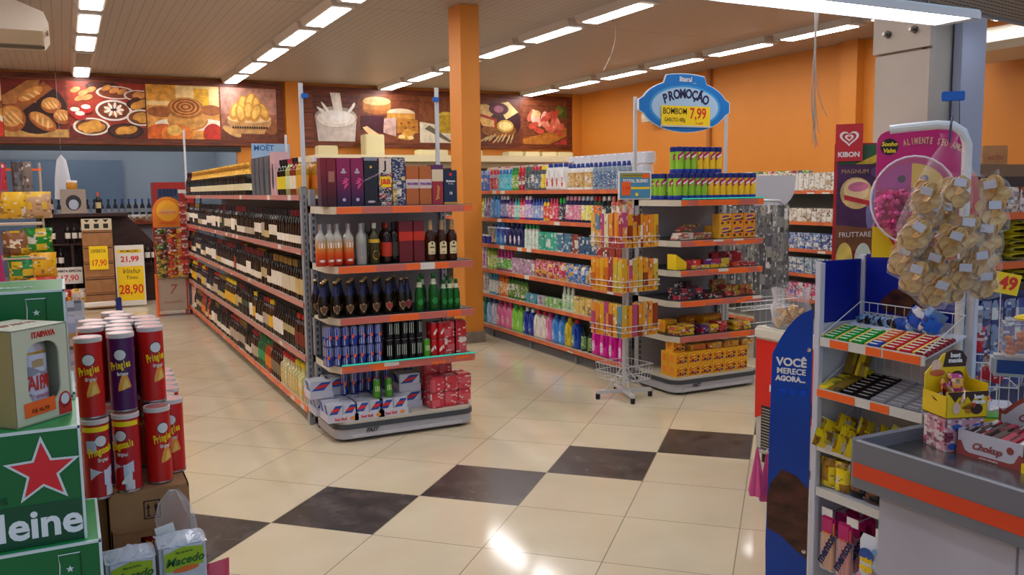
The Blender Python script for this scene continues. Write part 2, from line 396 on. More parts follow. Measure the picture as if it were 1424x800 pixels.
def bread(g, W, H):
    l = Lay(g, W, H, '7a2410'); l.quad(-W/2, W/2, 0, H*.14, 'c99a52'); l.e(0, .5, .5, .45, '2e120a')
    l.p([(-.5, .7), (-.1, .98), (.1, 1.0), (.02, .6), (-.5, .55)], 'b5763c'); l.p([(-.38, .5), (.15, .97), (.3, .85), (-.2, .45)], '9a5c26')
    for x, z, rx, rz, a in ((-.38, .32, .22, .24, .2), (-.05, .72, .26, .11, .55), (.1, .27, .24, .13, -.6), (.25, .56, .16, .14, .1), (.42, .36, .15, .13, 0)):
        l.e(x, z, rx, rz, 'a85a22', a); l.e(x-.01, z+.03, rx*.85, rz*.75, 'd39246', a)
        for k in (-.4, 0, .4): l.e(x+k*rx*math.cos(a), z+k*rx*math.sin(a), rx*.07, rz*.6, 'e6bd7c', a+.5)
def pastries(g, W, H):
    l = Lay(g, W, H, 'a33318'); l.quad(-W/2, W/2, 0, H*.2, '6d2716')
    for x, z, rx, rz, c in ((-.05, .92, .22, .10, '3a1a10'), (.12, .82, .26, .12, 'd9c6b8'), (.42, .78, .2, .1, 'dcd0c4'), (.08, .5, .24, .19, 'e4dcd2'), (.45, .62, .2, .12, '3a1a10'), (.44, .38, .2, .15, 'e0d8cc'), (-.22, .2, .24, .16, 'e2d6c4'), (.22, .13, .24, .14, '2c1810')):
        l.e(x, z, rx, rz, c); l.e(x, z, rx*.86, rz*.82, '7e3d1c' if c > '9' else '53261a')
    for x, z in ((-.4, .85), (-.3, .8), (-.2, .86), (-.35, .7), (-.25, .72), (0, .9), (.1, .86), (.2, .84), (.4, .8), (.48, .78)): l.e(x, z, .07, .045, 'd6904c', .4)
    for x, z in ((-.3, .2), (-.2, .24), (-.14, .18), (-.24, .15), (.18, .14), (.28, .15), (.42, .4), (.48, .36), (.4, .6), (.48, .64)): l.e(x, z, .1, .07, 'd99a3e', .3); 
    l.e(.08, .5, .13, .1, 'c87e36'); l.e(.08, .53, .05, .05, '4a2414')
    for k in range(9): a = k*.7; l.e(.08+.09*math.cos(a), .51+.08*math.sin(a), .018, .06, 'efe6d8', a+1.57)
    for x, z in ((-.42, .45), (-.28, .5), (-.36, .38)): l.e(x, z, .08, .07, 'b4241c'); l.e(x, z+.05, .06, .04, 'f0e2d0')
def cinnamon(g, W, H):
    l = Lay(g, W, H, 'e8a24a'); l.quad(-W/2, W/2, H*.62, H, 'f3cf8e'); l.quad(W*.15, W*.36, H*.6, H*.95, 'f0b31e'); l.quad(-W*.5, -W*.1, H*.7, H, 'e9a53c')
    l.e(-.3, .5, .2, .1, 'a35c24'); l.e(.38, .55, .15, .1, 'a35c24'); l.e(.1, .28, .5, .12, 'f2e4cc'); l.e(.05, .35, .28, .2, 'c9812f'); l.e(.05, .38, .27, .19, 'dc9c48'); l.e(.03, .58, .25, .2, 'b06a26')
    for k in range(7): r = .22-.03*k; l.e(.03, .6, r, r*.8, '8f4a16' if k % 2 else 'd98f3a')
    l.e(-.3, .1, .24, .18, 'd9661c'); l.e(-.1, .1, .22, .18, 'e8842a'); l.e(-.14, .16, .1, .1, 'f5c05c'); l.e(.4, .1, .14, .2, 'c8341c')
def basket(g, W, H):
    l = Lay(g, W, H, 'b98572'); l.quad(-W/2, W/2, 0, H*.2, '6d3a24'); l.quad(-W/2, W/2, H*.2, H*.5, 'a4664a')
    l.e(-.32, .16, .18, .07, 'd8a864', -.5); l.e(.4, .25, .12, .14, '9a5e34'); l.e(.0, .36, .4, .2, 'd0a066'); l.e(0, .3, .3, .16, '7c4c2a')
    l.p([(-.4, .42), (-.26, .12), (.26, .12), (.4, .42)], 'c49358'); l.e(0, .42, .4, .09, 'e0bd84')
    for x, z, a in ((-.25, .55, 1.2), (-.12, .68, 1.4), (.02, .74, 1.2), (.14, .66, 1.7), (.26, .55, 1.9), (-.02, .55, 1.5), (.12, .52, 1.2), (-.16, .5, 1.7)): l.e(x, z, .17, .1, 'c98a36', a); l.e(x, z+.02, .13, .06, 'eeba5c', a)
    for k in range(15): l.e(-.3+.043*k, .24, .018, .025, '3a2014')
def milk(g, W, H):
    l = Lay(g, W, H, '6b3524'); 
    for k in range(4): l.quad(-W/2, W/2, H*(.55+.12*k), H*(.565+.12*k), '3c1a10')
    l.p([(-.45, .5), (.45, .5), (.4, 0), (-.4, 0)], 'c9beb6'); l.e(0, .5, .46, .22, 'b3a69e'); l.e(0, .47, .42, .18, 'e3dad2'); l.e(0, .5, .33, .14, 'f2ece6')
    l.p([(-.12, 1), (.1, 1), (.16, .5), (-.02, .5)], 'efe7e0'); l.e(.05, .52, .2, .1, 'fbf6f2')
    for x, z, a, r in ((-.22, .68, 2.2, .16), (.32, .66, .9, .14), (-.3, .62, 2.5, .14), (.38, .74, 1.1, .08)): l.e(x, z, r, .03, 'f2ebe4', a)
def cheese(g, W, H):
    l = Lay(g, W, H, '7d4226')
    for k in range(5): l.quad(-W/2, W/2, H*(.2+.17*k), H*(.21+.17*k), '47200f')
    l.e(-.22, .68, .24, .1, 'a8652c'); l.quad(-.46*W, .02*W, H*.68, H*.86, 'bd7a38'); l.e(-.22, .86, .24, .09, 'dfb777'); l.e(.2, .62, .25, .1, 'd9c1a0'); l.quad(-.05*W, .45*W, H*.5, H*.62, 'c9913f')
    l.p([(-.5, .55), (-.1, .55), (-.1, .18), (-.5, .25)], '4a1626'); l.p([(-.1, .5), (.12, .52), (.1, .12), (-.12, .2)], 'c7a39a'); l.p([(.12, .52), (.5, .48), (.5, .2), (.12, .2)], 'c07f2c')
    for x, z in ((.2, .4), (.33, .42), (.42, .33), (.28, .3)): l.e(x, z, .025, .025, '8c5214')
    l.p([(-.48, .3), (-.4, .33), (-.2, .16), (-.3, .05)], 'e3bf8e'); l.p([(.12, .08), (.3, .3), (.46, .22), (.34, .04)], 'd89c3e'); l.e(.2, .12, .06, .04, 'efd08e'); l.e(.36, .1, .06, .04, 'efd08e')
def butter(g, W, H):
    l = Lay(g, W, H, '8a4f2c')
    l.quad(-W/2, W/2, H*.4, H*.42, '47200f'); l.p([(-.5, .45), (.5, .3), (.5, 0), (-.5, 0)], 'd9d2ba'); l.p([(-.4, .3), (.1, .02), (.2, .02), (-.3, .38)], '6f6a5a')
    l.p([(-.15, .6), (.35, .62), (.35, .2), (-.15, .22)], 'c8a51e'); l.p([(-.15, .6), (-.02, .68), (.48, .68), (.35, .62)], 'e6cc4c'); l.p([(.35, .62), (.48, .68), (.48, .28), (.35, .2)], 'a88812')
def platter(g, W, H):
    l = Lay(g, W, H, '6a3320'); l.e(.05, .5, .46, .42, '3c1320'); l.e(.05, .3, .36, .16, '8a5424')
    l.e(-.25, .72, .2, .16, 'd6b272'); l.p([(0, .9), (.25, .95), (.45, .72), (.2, .55)], 'e2cc8a'); l.e(.05, .78, .2, .14, '571426'); l.e(.05, .78, .1, .08, 'a8647c'); l.p([(-.42, .7), (-.3, .4), (.0, .35), (.02, .55)], 'a82c22'); l.p([(-.38, .62), (-.28, .4), (-.04, .37), (-.05, .52)], 'e0b566')
    l.e(.18, .4, .17, .14, 'd8b04c'); l.e(.18, .4, .13, .1, 'efd88e')
    for k in range(8): l.e(-.25+.08*k, .1+.02*(k % 3), .1, .02, 'cdb07c', .5+.1*k)
def ham(g, W, H):
    l = Lay(g, W, H, '7d4226')
    for k in range(5): l.quad(-W/2, W/2, H*(.2+.17*k), H*(.21+.17*k), '47200f')
    l.e(.4, .75, .18, .14, '4e5c22'); l.e(.32, .8, .1, .1, '6c7a2c'); l.p([(-.5, 0), (-.5, .12), (.3, .35), (.5, .4), (.5, .2), (.1, 0)], 'b3702c'); l.p([(.2, 0), (.5, .16), (.5, 0)], 'b43c3c')
    random.seed(3)
    for k in range(26): l.e(-.36+.7*random.random(), .28+.42*random.random(), .12, .07, random.choice(['c8503c', 'e58a72', 'd7694f', 'f0b09c']), random.random()*3)
    l.e(-.2, .7, .1, .08, 'e8b27c')
banner('bakery_banner', 'wood framed banner with four bread pictures above the opening', -4.3, 3.74, 2.62, 3.78,
       [(-3.3, -2.1, pastries, 'picture of pastries'), (-2.07, -.84+.03, cinnamon, 'picture of buns'), (-.8, .14, bread, 'picture of loaves'), (.16, 1.36, pastries, 'picture of pastries on plates'), (1.38, 2.6, cinnamon, 'picture of a cinnamon roll'), (2.63, 3.62, basket, 'picture of a bread basket')])
banner('dairy_banner', 'wood framed banner with milk, cheese and ham pictures', 4.07, 10.02, 2.62, 3.76,
       [(4.3, 5.2, milk, 'picture of milk pouring'), (5.24, 6.42, cheese, 'picture of cheeses'), (6.46, 7.5, butter, 'picture of butter'), (7.6, 8.75, platter, 'picture of a cheese platter'), (8.8, 9.88, ham, 'picture of sliced ham')])
# ---------------------------------------------------------------- the room behind the opening
GW = mat('cold_room_wall', '#a9b3ba', .5)
struct(G().box(X0, 6, 22.3, 22.45, 0, 3.4, GW).obj('wall_far', smooth=False))
struct(G().box(X0, 3.4, YB+.2, 22.4, 3.02, 3.15, mat('low_ceiling', '#a09d9a', .5)).obj('ceiling_far', smooth=False))
struct(G().box(3.3, 3.45, YB+.2, 22.4, 0, 3.1, GW).obj('wall_far_side', smooth=False))
o = tag(G().box(-1.9, 1.25, 22.18, 22.29, 0, 2.55, mat('cold_room_panel', '#74879a', .35), .01).obj('cold_room_panel'), 'dark blue-grey wall panel behind the bakery counter', 'panel')
for k, (x, y) in enumerate(((0.2, 18.6), (0.1, 20.4), (2.2, 18.6), (2.2, 20.4), (-2.4, 18.8))):
    o = thing('tube_light', f'thin tube light under the grey ceiling, {nth(k+1)} counted from the bread banner', 'light', (x, y, 3.02), group='tube lights past the opening')
    G().box(-.62, .62, -.06, .06, -.05, 0, CASE).obj('housing', o, smooth=False)
    G().tube([(-.58, 0, -.065), (.58, 0, -.065)], .014, mat('tube_glow', '#e6f0ff', .5, emit=60)).obj('tube', o)
# ================================================================== PRODUCT PROTOTYPES
TG = tint(.12, key='glass'); TP = tint(.35, key='plastic'); TL = tint(.55, key='paper'); TM = tint(.3, .7, key='foil')
PR = printed('carton', 20, .84, .93); PRF = printed('fine', 40, .8, .9, '#e0b020'); PRL = printed('label', 42, .76, .93, rough=.5)
def bottle(name, cat, prof, lab, cap, glass=TG, labm=TL, capm=TP, seg=14, lab_arc=None, cols=('#0d0c0a', '#d9d0b8', '#1a1214'), emblem=None):
    """body by lathe, a wrapped label zone (z0,z1,r) and a capsule profile"""
    p = proto(name, cat)
    part(p, 'body', G().lathe(prof, glass, seg), color=cols[0])
    if lab:
        z0, z1, r = lab
        g = G()
        if lab_arc: g.lathe([(r, z0), (r, z1)], labm, 10, arc=lab_arc, cap=False)
        else: g.lathe([(r-.002, z0), (r, z0), (r, z1), (r-.002, z1)], labm, seg, cap=False)
        part(p, 'label', g, color=cols[1])
    if cap: part(p, 'cap', G().lathe(cap, capm, seg), color=cols[2])
    if emblem: part(p, 'emblem', emblem)
    return p
WINE = bottle('wine_bottle', 'bottle', [(.030, 0), (.037, .006), (.037, .185), (.034, .205), (.016, .232), (.0135, .25), (.0135, .29)],
              (.07, .155, .0376), [(.0148, .235), (.0148, .297), (.012, .299)])
WINE_NB = bottle('wine_bottle', 'bottle', [(.030, 0), (.037, .006), (.037, .17), (.034, .195), (.016, .232), (.0135, .25), (.0135, .29)],
              (.045, .165, .0376), [(.0148, .245), (.0148, .297), (.012, .299)])
WINE_HI = bottle('wine_bottle', 'bottle', [(.030, 0), (.037, .006), (.037, .19), (.033, .21), (.016, .235), (.0135, .252), (.0135, .29)],
              (.10, .16, .0376), [(.0148, .228), (.0148, .297), (.012, .299)])
WINE_LO = bottle('wine_bottle', 'bottle', [(.032, 0), (.040, .006), (.040, .15), (.034, .19), (.018, .23), (.0135, .25), (.0135, .285)],
              (.04, .10, .0406), [(.0148, .24), (.0148, .292), (.012, .294)])
SPARK = bottle('sparkling_wine_bottle', 'bottle', [(.036, 0), (.043, .008), (.043, .15), (.038, .19), (.018, .245), (.015, .3)],
               (.05, .115, .0437), [(.034, .205), (.019, .247), (.0165, .27), (.0185, .28), (.0185, .305), (.012, .318)], capm=TM, cols=('#12140c', '#d8cfa8', '#c99a3a'))
LIQ = bottle('liquor_bottle', 'bottle', [(.034, 0), (.038, .006), (.038, .185), (.03, .215), (.014, .235), (.014, .27)],
             (.05, .15, .0385), [(.0165, .25), (.0165, .285), (.014, .287)], cols=('#8a4a14', '#e0cf9a', '#c8c0b0'))
sq = G().box(-.036, .036, -.036, .036, 0, .19, TG, .008); sq.lathe([(.026, .188), (.015, .21), (.014, .255)], TG, 12)
CACH = proto('liquor_bottle', 'bottle'); part(CACH, 'body', sq, color='#b8c4a8'); part(CACH, 'label', G().box(-.027, .027, -.0375, -.036, .04, .14, PRL), color='#d8b820')
part(CACH, 'cap', G().lathe([(.017, .245), (.017, .28), (.015, .283)], TP, 12), color='#e8d020')
def shield():
    g = G(); m = mat('shield_bronze', '#8a6a48', .4, .4); m2 = mat('shield_cream', '#b8a080', .4)
    g.lathe([(.0345, .035), (.0353, .036), (.0353, .078), (.0345, .08)], m, 6, arc=(-PI/2-.5, -PI/2+.5), cap=False)
    return g
BEER = proto('beer_bottle', 'bottle')
bp = [(.032, 0), (.0355, .006), (.0355, .11), (.031, .14), (.018, .18), (.0135, .22), (.0135, .243)]
part(BEER, 'body', G().lathe(bp, TG, 16), color='#17100a')
def curved(outline, r, m, g=None, rim=None):
    """outline (angle, z) points wrapped on a cylinder facing -y"""
    g = g or G(); g.poly([(r*math.sin(a), -r*math.cos(a), z) for a, z in outline], m); return g
sh = [(-.62, .085), (-.62, .06), (-.4, .038), (0, .022), (.4, .038), (.62, .06), (.62, .085), (.3, .078), (0, .09), (-.3, .078)]
def wrap(g, outline, r, m, n=6):
    """like curved, but in vertical strips so it hugs the cylinder: outline given as (a, zlow, zhigh) columns"""
    i = g.mi(m)
    lo = [g.bm.verts.new((r*math.sin(a), -r*math.cos(a), z0)) for a, z0, z1 in outline]; hi = [g.bm.verts.new((r*math.sin(a), -r*math.cos(a), z1)) for a, z0, z1 in outline]
    for k in range(len(outline)-1):
        try: f = g.bm.faces.new([lo[k], lo[k+1], hi[k+1], hi[k]]); f.material_index = i
        except ValueError: pass
    return g
g = G(); wrap(g, [(-.75, .06, .082), (-.45, .038, .078), (0, .022, .09), (.45, .038, .078), (.75, .06, .082)], .0358, mat('label_gold', '#a88c62', .4))
wrap(g, [(-.6, .061, .077), (-.35, .043, .073), (0, .031, .082), (.35, .043, .073), (.6, .061, .077)], .0362, TL)
part(BEER, 'label', g, color='#5a3a24')
part(BEER, 'neck_label', G().lathe([(.0285, .15), (.019, .18), (.0145, .213)], mat('neck_navy', '#16204a', .4), 16, cap=False))
part(BEER, 'cap', G().lathe([(.0150, .238), (.0155, .247), (.012, .25)], TM, 14), color='#c8b078')
GRN = proto('green_beer_bottle', 'bottle')
part(GRN, 'body', G().lathe([(.028, 0), (.031, .006), (.031, .12), (.026, .15), (.014, .19), (.013, .225)], TG, 16), color='#0d5a1c')
g = G(); wrap(g, [(-.7, .06, .066), (-.35, .045, .08), (0, .04, .086), (.35, .045, .08), (.7, .06, .066)], .0316, TL); part(GRN, 'label', g, color='#1d8a3a')
part(GRN, 'neck_label', G().lathe([(.0222, .162), (.0152, .192), (.0145, .2)], mat('neck_pale', '#c8d4b0', .4), 16, cap=False))
part(GRN, 'cap', G().lathe([(.0145, .222), (.015, .232), (.011, .235)], TM, 14), color='#2a8a3a')
def can(name, r, h, bands, blocks=True):
    p = proto(name, 'can')
    part(p, 'body', G().lathe([(r*.82, 0), (r, .005), (r, h-.008), (r*.88, h-.001)], tint(.25, .35, key='can'), 14), color=bands)
    part(p, 'lid', G().lathe([(r*.88, h-.001), (r*.9, h+.002), (r*.82, h+.001), (r*.8, h-.001)], STEEL, 14))
    return p
ENERGY = can('energy_can', .0265, .134, '#1c3c9a')
g = G(); 
wrap(g, [(-1.5, .068, .128), (-.9, .068, .128), (-.3, .068, .128), (.3, .068, .128), (.9, .068, .128), (1.5, .068, .128)], .0268, mat('can_silver', '#b8bec8', .25, .5))
wrap(g, [(-1.5, .008, .04), (-.9, .008, .055), (-.3, .008, .068), (-.05, .008, .03)], .0268, mat('can_silver', '#b8bec8', .25, .5)); wrap(g, [(1.55, .008, .068), (2.2, .008, .068), (2.8, .008, .068), (3.4, .008, .068)], .0268, mat('can_silver', '#b8bec8', .25, .5))
wrap(g, [(-.35, .055, .075), (0, .05, .082), (.35, .055, .075)], .0271, mat('can_red_mark', '#c8202a', .4)); wrap(g, [(-.1, .06, .07), (.1, .06, .07)], .0274, mat('can_yellow_mark', '#f0c020', .4))
part(ENERGY, 'print', g)
DARKCAN = can('black_can', .0275, .15, '#15181a')
g = G()
for a in (-.5, 0, .5): wrap(g, [(a-.09, .04, .11), (a+.09, .035, .118)], .0278, mat('claw_mark', '#b8c4b4', .4))
part(DARKCAN, 'print', g)
REDCAN = can('soda_can', .029, .122, '#c01c24')
g = G(); wrap(g, [(-.7, .03, .05), (-.2, .04, .07), (.3, .06, .085), (.7, .05, .07)], .0293, mat('can_white_mark', '#e8d8d0', .4)); part(REDCAN, 'print', g)
GRNCAN = can('soda_can', .0265, .134, '#4c9a28')
part(GRNCAN, 'print', wrap(G(), [(-.6, .05, .09), (0, .05, .09), (.6, .05, .09)], .0268, mat('can_pale_mark', '#d6e6b4', .4)))
def box_item(name, cat, w, d, h, m=PR, front=None, bev=.002, lab=None):
    p = proto(name, cat); part(p, 'carton', G().box(-w/2, w/2, -d/2, d/2, 0, h, m, bev))
    if front: part(p, *front)
    return p
def tinted_box(name, cat, w, d, h, m=None):
    me = G().box(-w/2, w/2, -d/2, d/2, 0, h, m or PR, .002).mesh(name); o = proto(name, cat, me); return o
# handle bottle for softener and bleach: silhouette with a hole, swept and bevelled; front faces -y
def jug(name, w=.115, d=.075, h=.24, hole=True):
    p = proto(name, 'bottle'); g = G(); i = g.mi(TP); N = 20
    out = []
    prof = [(-.5, 0), (.5, 0), (.52, .12), (.5, .45), (.44, .62), (.3, .8), (.14, .9), (.14, .94), (-.2, .94), (-.34, .86), (-.48, .66), (-.52, .4), (-.52, .12)]
    out = [(x*w, z*h) for x, z in prof]
    if hole: hl = [(x*w, z*h) for x, z in ((.16, .36), (.3, .36), (.37, .46), (.33, .6), (.22, .72), (.1, .74), (.06, .62), (.1, .46))]
    bm = g.bm
    def ring(pts, y, k=1.0):
        cx = sum(a for a, b in pts)/len(pts); cz = sum(b for a, b in pts)/len(pts)
        return [bm.verts.new((cx+(a-cx)*k, y, cz+(b-cz)*k)) for a, b in pts]
    ko, kh = (.86, 1.25)
    layers = [(-d/2, .84, 1.3), (-d*.36, .97, 1.05), (0, 1, 1), (d*.36, .97, 1.05), (d/2, .84, 1.3)]
    RO = [ring(out, y, a) for y, a, b in layers]; RH = [ring(hl, y, b) for y, a, b in layers] if hole else None
    for A, B in zip(RO, RO[1:]):
        for k in range(len(A)): g._f([A[k], A[(k+1) % len(A)], B[(k+1) % len(A)], B[k]], i)
    if hole:
        for A, B in zip(RH, RH[1:]):
            for k in range(len(A)): g._f([A[k], B[k], B[(k+1) % len(A)], A[(k+1) % len(A)]], i)
    for idx in (0, -1):
        es = [bm.edges.get((RO[idx][k], RO[idx][(k+1) % len(out)])) for k in range(len(out))]
        if hole: es += [bm.edges.get((RH[idx][k], RH[idx][(k+1) % len(hl)])) for k in range(len(hl))]
        bmesh.ops.triangle_fill(bm, edges=[e for e in es if e], use_beauty=True)
    for f in bm.faces: f.material_index = i
    part(p, 'body', g, color='#4a8ad8', ang=.9)
    part(p, 'cap', G().lathe([(.024, h*.93), (.025, h*.95), (.022, h*1.08), (.018, h*1.09)], TP, 14, c=(-.03*w, 0, 0)), color='#c82030')
    part(p, 'label', G().disc((-.2*w, -d/2-.0015, h*.33), w*.2, h*.2, PRL, 16), color='#e8dcc8')
    return p
JUG = jug('softener_bottle'); BLEACH = jug('bleach_bottle', .10, .075, .25)
def flat_bottle(name, w=.075, d=.05, h=.22, cap=(.016, .05), m=TP, shoulder=.72):
    p = proto(name, 'bottle'); k = d/w
    part(p, 'body', G().lathe([(w*.46, 0), (w*.5, .006), (w*.5, h*.35), (w*.44, h*.5), (w*.47, h*shoulder), (w*.22, h*.86), (w*.2, h*.88)], m, 16, sy=k), color='#3a6ac8')
    part(p, 'label', G().lathe([(w*.505, h*.1), (w*.505, h*.36), (w*.45, h*.5), (w*.478, h*.68)], PRL, 16, sy=k, cap=False), color='#d0d8e8')
    part(p, 'cap', G().lathe([(cap[0]+.002, h*.86), (cap[0]+.002, h*.9), (cap[0]*.8, h*.86+cap[1]), (cap[0]*.7, h*.865+cap[1])], TP, 12), color='#f0f0f0')
    return p
CLEAN = flat_bottle('cleaner_bottle'); TALL = flat_bottle('cleaner_bottle', .07, .055, .25, (.018, .04), shoulder=.8)
SLIM = flat_bottle('cleaner_bottle', .06, .05, .23, (.012, .035))
def pouch(name, w, h, d=.05, m=PRF, cat='bag', seg=6):
    """pillow bag standing on its bottom seam"""
    g = G(); i = g.mi(m); n = seg; grid = []
    for side in (-1, 1):
        rows = []
        for a in range(n+1):
            t = a/n; row = []
            for b in range(n+1):
                u = b/n*2-1; bul = max(0, (1-u*u))**.5*max(0, math.sin(PI*min(1, t*1.0+.02)))**.45
                row.append(g.bm.verts.new((u*w/2*(1-.06*math.sin(PI*t)), side*d/2*bul, t*h)))
            rows.append(row)
        for a in range(n):
            for b in range(n): g._f([rows[a][b], rows[a][b+1], rows[a+1][b+1], rows[a+1][b]], i)
    bmesh.ops.remove_doubles(g.bm, verts=g.bm.verts, dist=1e-5)
    return proto(name, cat, g.mesh(name, ang=1.2))
BAG = pouch('detergent_bag', .13, .19, .07); SNACK = pouch('snack_bag', .16, .22, .06)
def rolls():
    p = proto('toilet_roll_pack', 'pack')
    for zz in (0,):
        for k in range(4):
            part(p, 'roll', G().lathe([(.05, 0), (.055, .006), (.055, .1), (.05, .106), (.018, .106), (.018, .09)], mat('tissue_white', '#dcdcde', .7), 16), loc=(-.168+k*.112, 0, 0))
    part(p, 'wrapper', G().box(-.228, .228, -.058, .058, 0, .112, film('pack_film', '#f0f4ff', .12), .012)); return p
ROLLS = rolls()
TUB = proto('round_tub', 'tub'); part(TUB, 'body', G().lathe([(.04, 0), (.048, .09)], TP, 16), color='#3a52a8'); part(TUB, 'lid', G().lathe([(.05, .088), (.05, .1), (.046, .103)], TP, 16), color='#d8dcf0')
TUBE = proto('snack_tube', 'snack tube')
part(TUBE, 'body', G().lathe([(.034, 0), (.034, .2)], tint(.35, key='plastic'), 18), color='#e8c020')
g = G(); wrap(g, [(-1.5+.3*k, .05, .1+.05*math.sin(.8+k*.35)) for k in range(11)], .0343, PRL); del g
part(TUBE, 'base_band', G().lathe([(.0345, 0), (.0352, .002), (.0352, .03), (.0345, .032)], mat('tube_navy', '#1a3a9c', .3), 18))
part(TUBE, 'lid', G().lathe([(.0345, .176), (.0358, .178), (.0358, .214), (.032, .217)], mat('tube_lid', '#20307e', .3), 18))
g = G(); wrap(g, [(-1.1+.275*k, .1+.008*k, .145+.008*k) for k in range(9)], .0346, mat('tube_swash', '#b02a5a', .4)); wrap(g, [(-.7+.28*k, .12+.006*k, .135+.006*k) for k in range(6)], .0349, mat('tube_swash_white', '#f4eef0', .4)); part(TUBE, 'lettering', g)

# ================================================================== SHELVING
SALMON = noisy('price_strip_salmon', '#c4705c', '#b4604e', 3, .4, (1, .4, 1))
def strip_mat(name='price_rail', base='#c4685a', tag_='#ee6a2a', thr=.42):
    """price rail: salmon strip with orange price tags and a few white ones, spaced along the rail"""
    if name in _M: return _M[name]
    m = mat(name, '#c8705c', .35); nt = m.node_tree; L = nt.links.new
    g = nd(nt, 'ShaderNodeNewGeometry'); sp = nd(nt, 'ShaderNodeSeparateXYZ'); L(g.outputs['Position'], sp.inputs[0])
    a = nd(nt, 'ShaderNodeMath', operation='ADD'); L(sp.outputs[0], a.inputs[0]); L(sp.outputs[1], a.inputs[1])
    z = nd(nt, 'ShaderNodeMath', operation='SNAP'); L(sp.outputs[2], z.inputs[0]); z.inputs[1].default_value = .13
    zz = nd(nt, 'ShaderNodeMath', operation='MULTIPLY_ADD'); L(z.outputs[0], zz.inputs[0]); zz.inputs[1].default_value = 71.3; 
    d = nd(nt, 'ShaderNodeMath', operation='DIVIDE'); L(a.outputs[0], d.inputs[0]); d.inputs[1].default_value = .11
    L(d.outputs[0], zz.inputs[2]); fl = nd(nt, 'ShaderNodeMath', operation='FLOOR'); L(zz.outputs[0], fl.inputs[0])
    w = nd(nt, 'ShaderNodeTexWhiteNoise', noise_dimensions='1D'); L(fl.outputs[0], w.inputs['W'])
    r = nd(nt, 'ShaderNodeValToRGB'); r.color_ramp.interpolation = 'CONSTANT'
    e = r.color_ramp.elements; e[0].color = (*lin(base), 1); e[1].color = (*lin(tag_), 1); e[1].position = thr
    x = e.new(.93); x.color = (*lin('#dcd6cc'), 1); L(w.outputs['Value'], r.inputs[0]); L(r.outputs[0], nt.nodes['Principled BSDF'].inputs['Base Color'])
    return m
RAIL = strip_mat(); RAILW = strip_mat('price_rail_pale', '#bd7b6c', '#cf7458', .72); RAILO = strip_mat('price_rail_orange', '#e0602c', '#f07a34', .5); RAILC = strip_mat('price_rail_terracotta', '#cc6848', '#dc7440', .6)
SLOT = mat('upright_slots', '#3c3c40', .6)
def upright(t, x, y, z1, face):
    g = G().box(x-.02, x+.02, y-.03, y+.03, 0, z1, GREYM)
    for k in range(int(z1/.05)-1):
        z = .06+k*.05
        if face == 'y': g.box(x-.004, x+.004, y-.0305, y-.029, z, z+.028, SLOT)
        else: g.box(x-.0205, x-.019, y-.004, y+.004, z, z+.028, SLOT)
    g.obj('upright', t, smooth=False)
def gondola(name, label, xf, xb, y0, y1, zs, rail='w'):
    """long shelving run whose shelves face -x; front edge xf, spine xb"""
    t = thing(name, label, 'shelving', (xb, y0, 0))
    G().box(xb-.02-xb, xb+.02-xb, 0, y1-y0, .0, 1.86, mat('gondola_back', '#8b8a86', .5)).obj('back_panel', t, smooth=False)
    G().box(xf+.08-xb, 0, .02, y1-y0, 0, .07, mat('gondola_plinth', '#77757a', .5)).obj('plinth', t, smooth=False)
    for k, z in enumerate(zs):
        s = G().box(xf-xb, -.02, .0, y1-y0, z-.025, z, SHELF).obj('shelf', t, smooth=False)
        r = G().box(xf-xb-.012, xf-xb, 0, y1-y0, z-.037, z+.003, RAILO if (rail == 'w' and k == 0) else RAILW if rail == 'w' else RAILC).obj('price_rail', s, smooth=False); r['label'] = 'salmon price rail with orange tags'
    for k in range(int((y1-y0)/.97)+1):
        y = k*.97
        G().box(xf-xb+.05, 0, y-.012, y+.012, 0, .06, GREYM).obj('foot', t, smooth=False)
    for y in (0, y1-y0):
        for x in (xf-xb+.02,):
            g = G().box(x-.02, x+.02, y-.03, y+.03, 0, 1.80, GREYM)
            for k in range(34):
                z = .06+k*.05; g.box(x-.004, x+.004, y-.0315, y-.029, z, z+.028, SLOT)
            g.obj('upright', t, smooth=False)
    return t
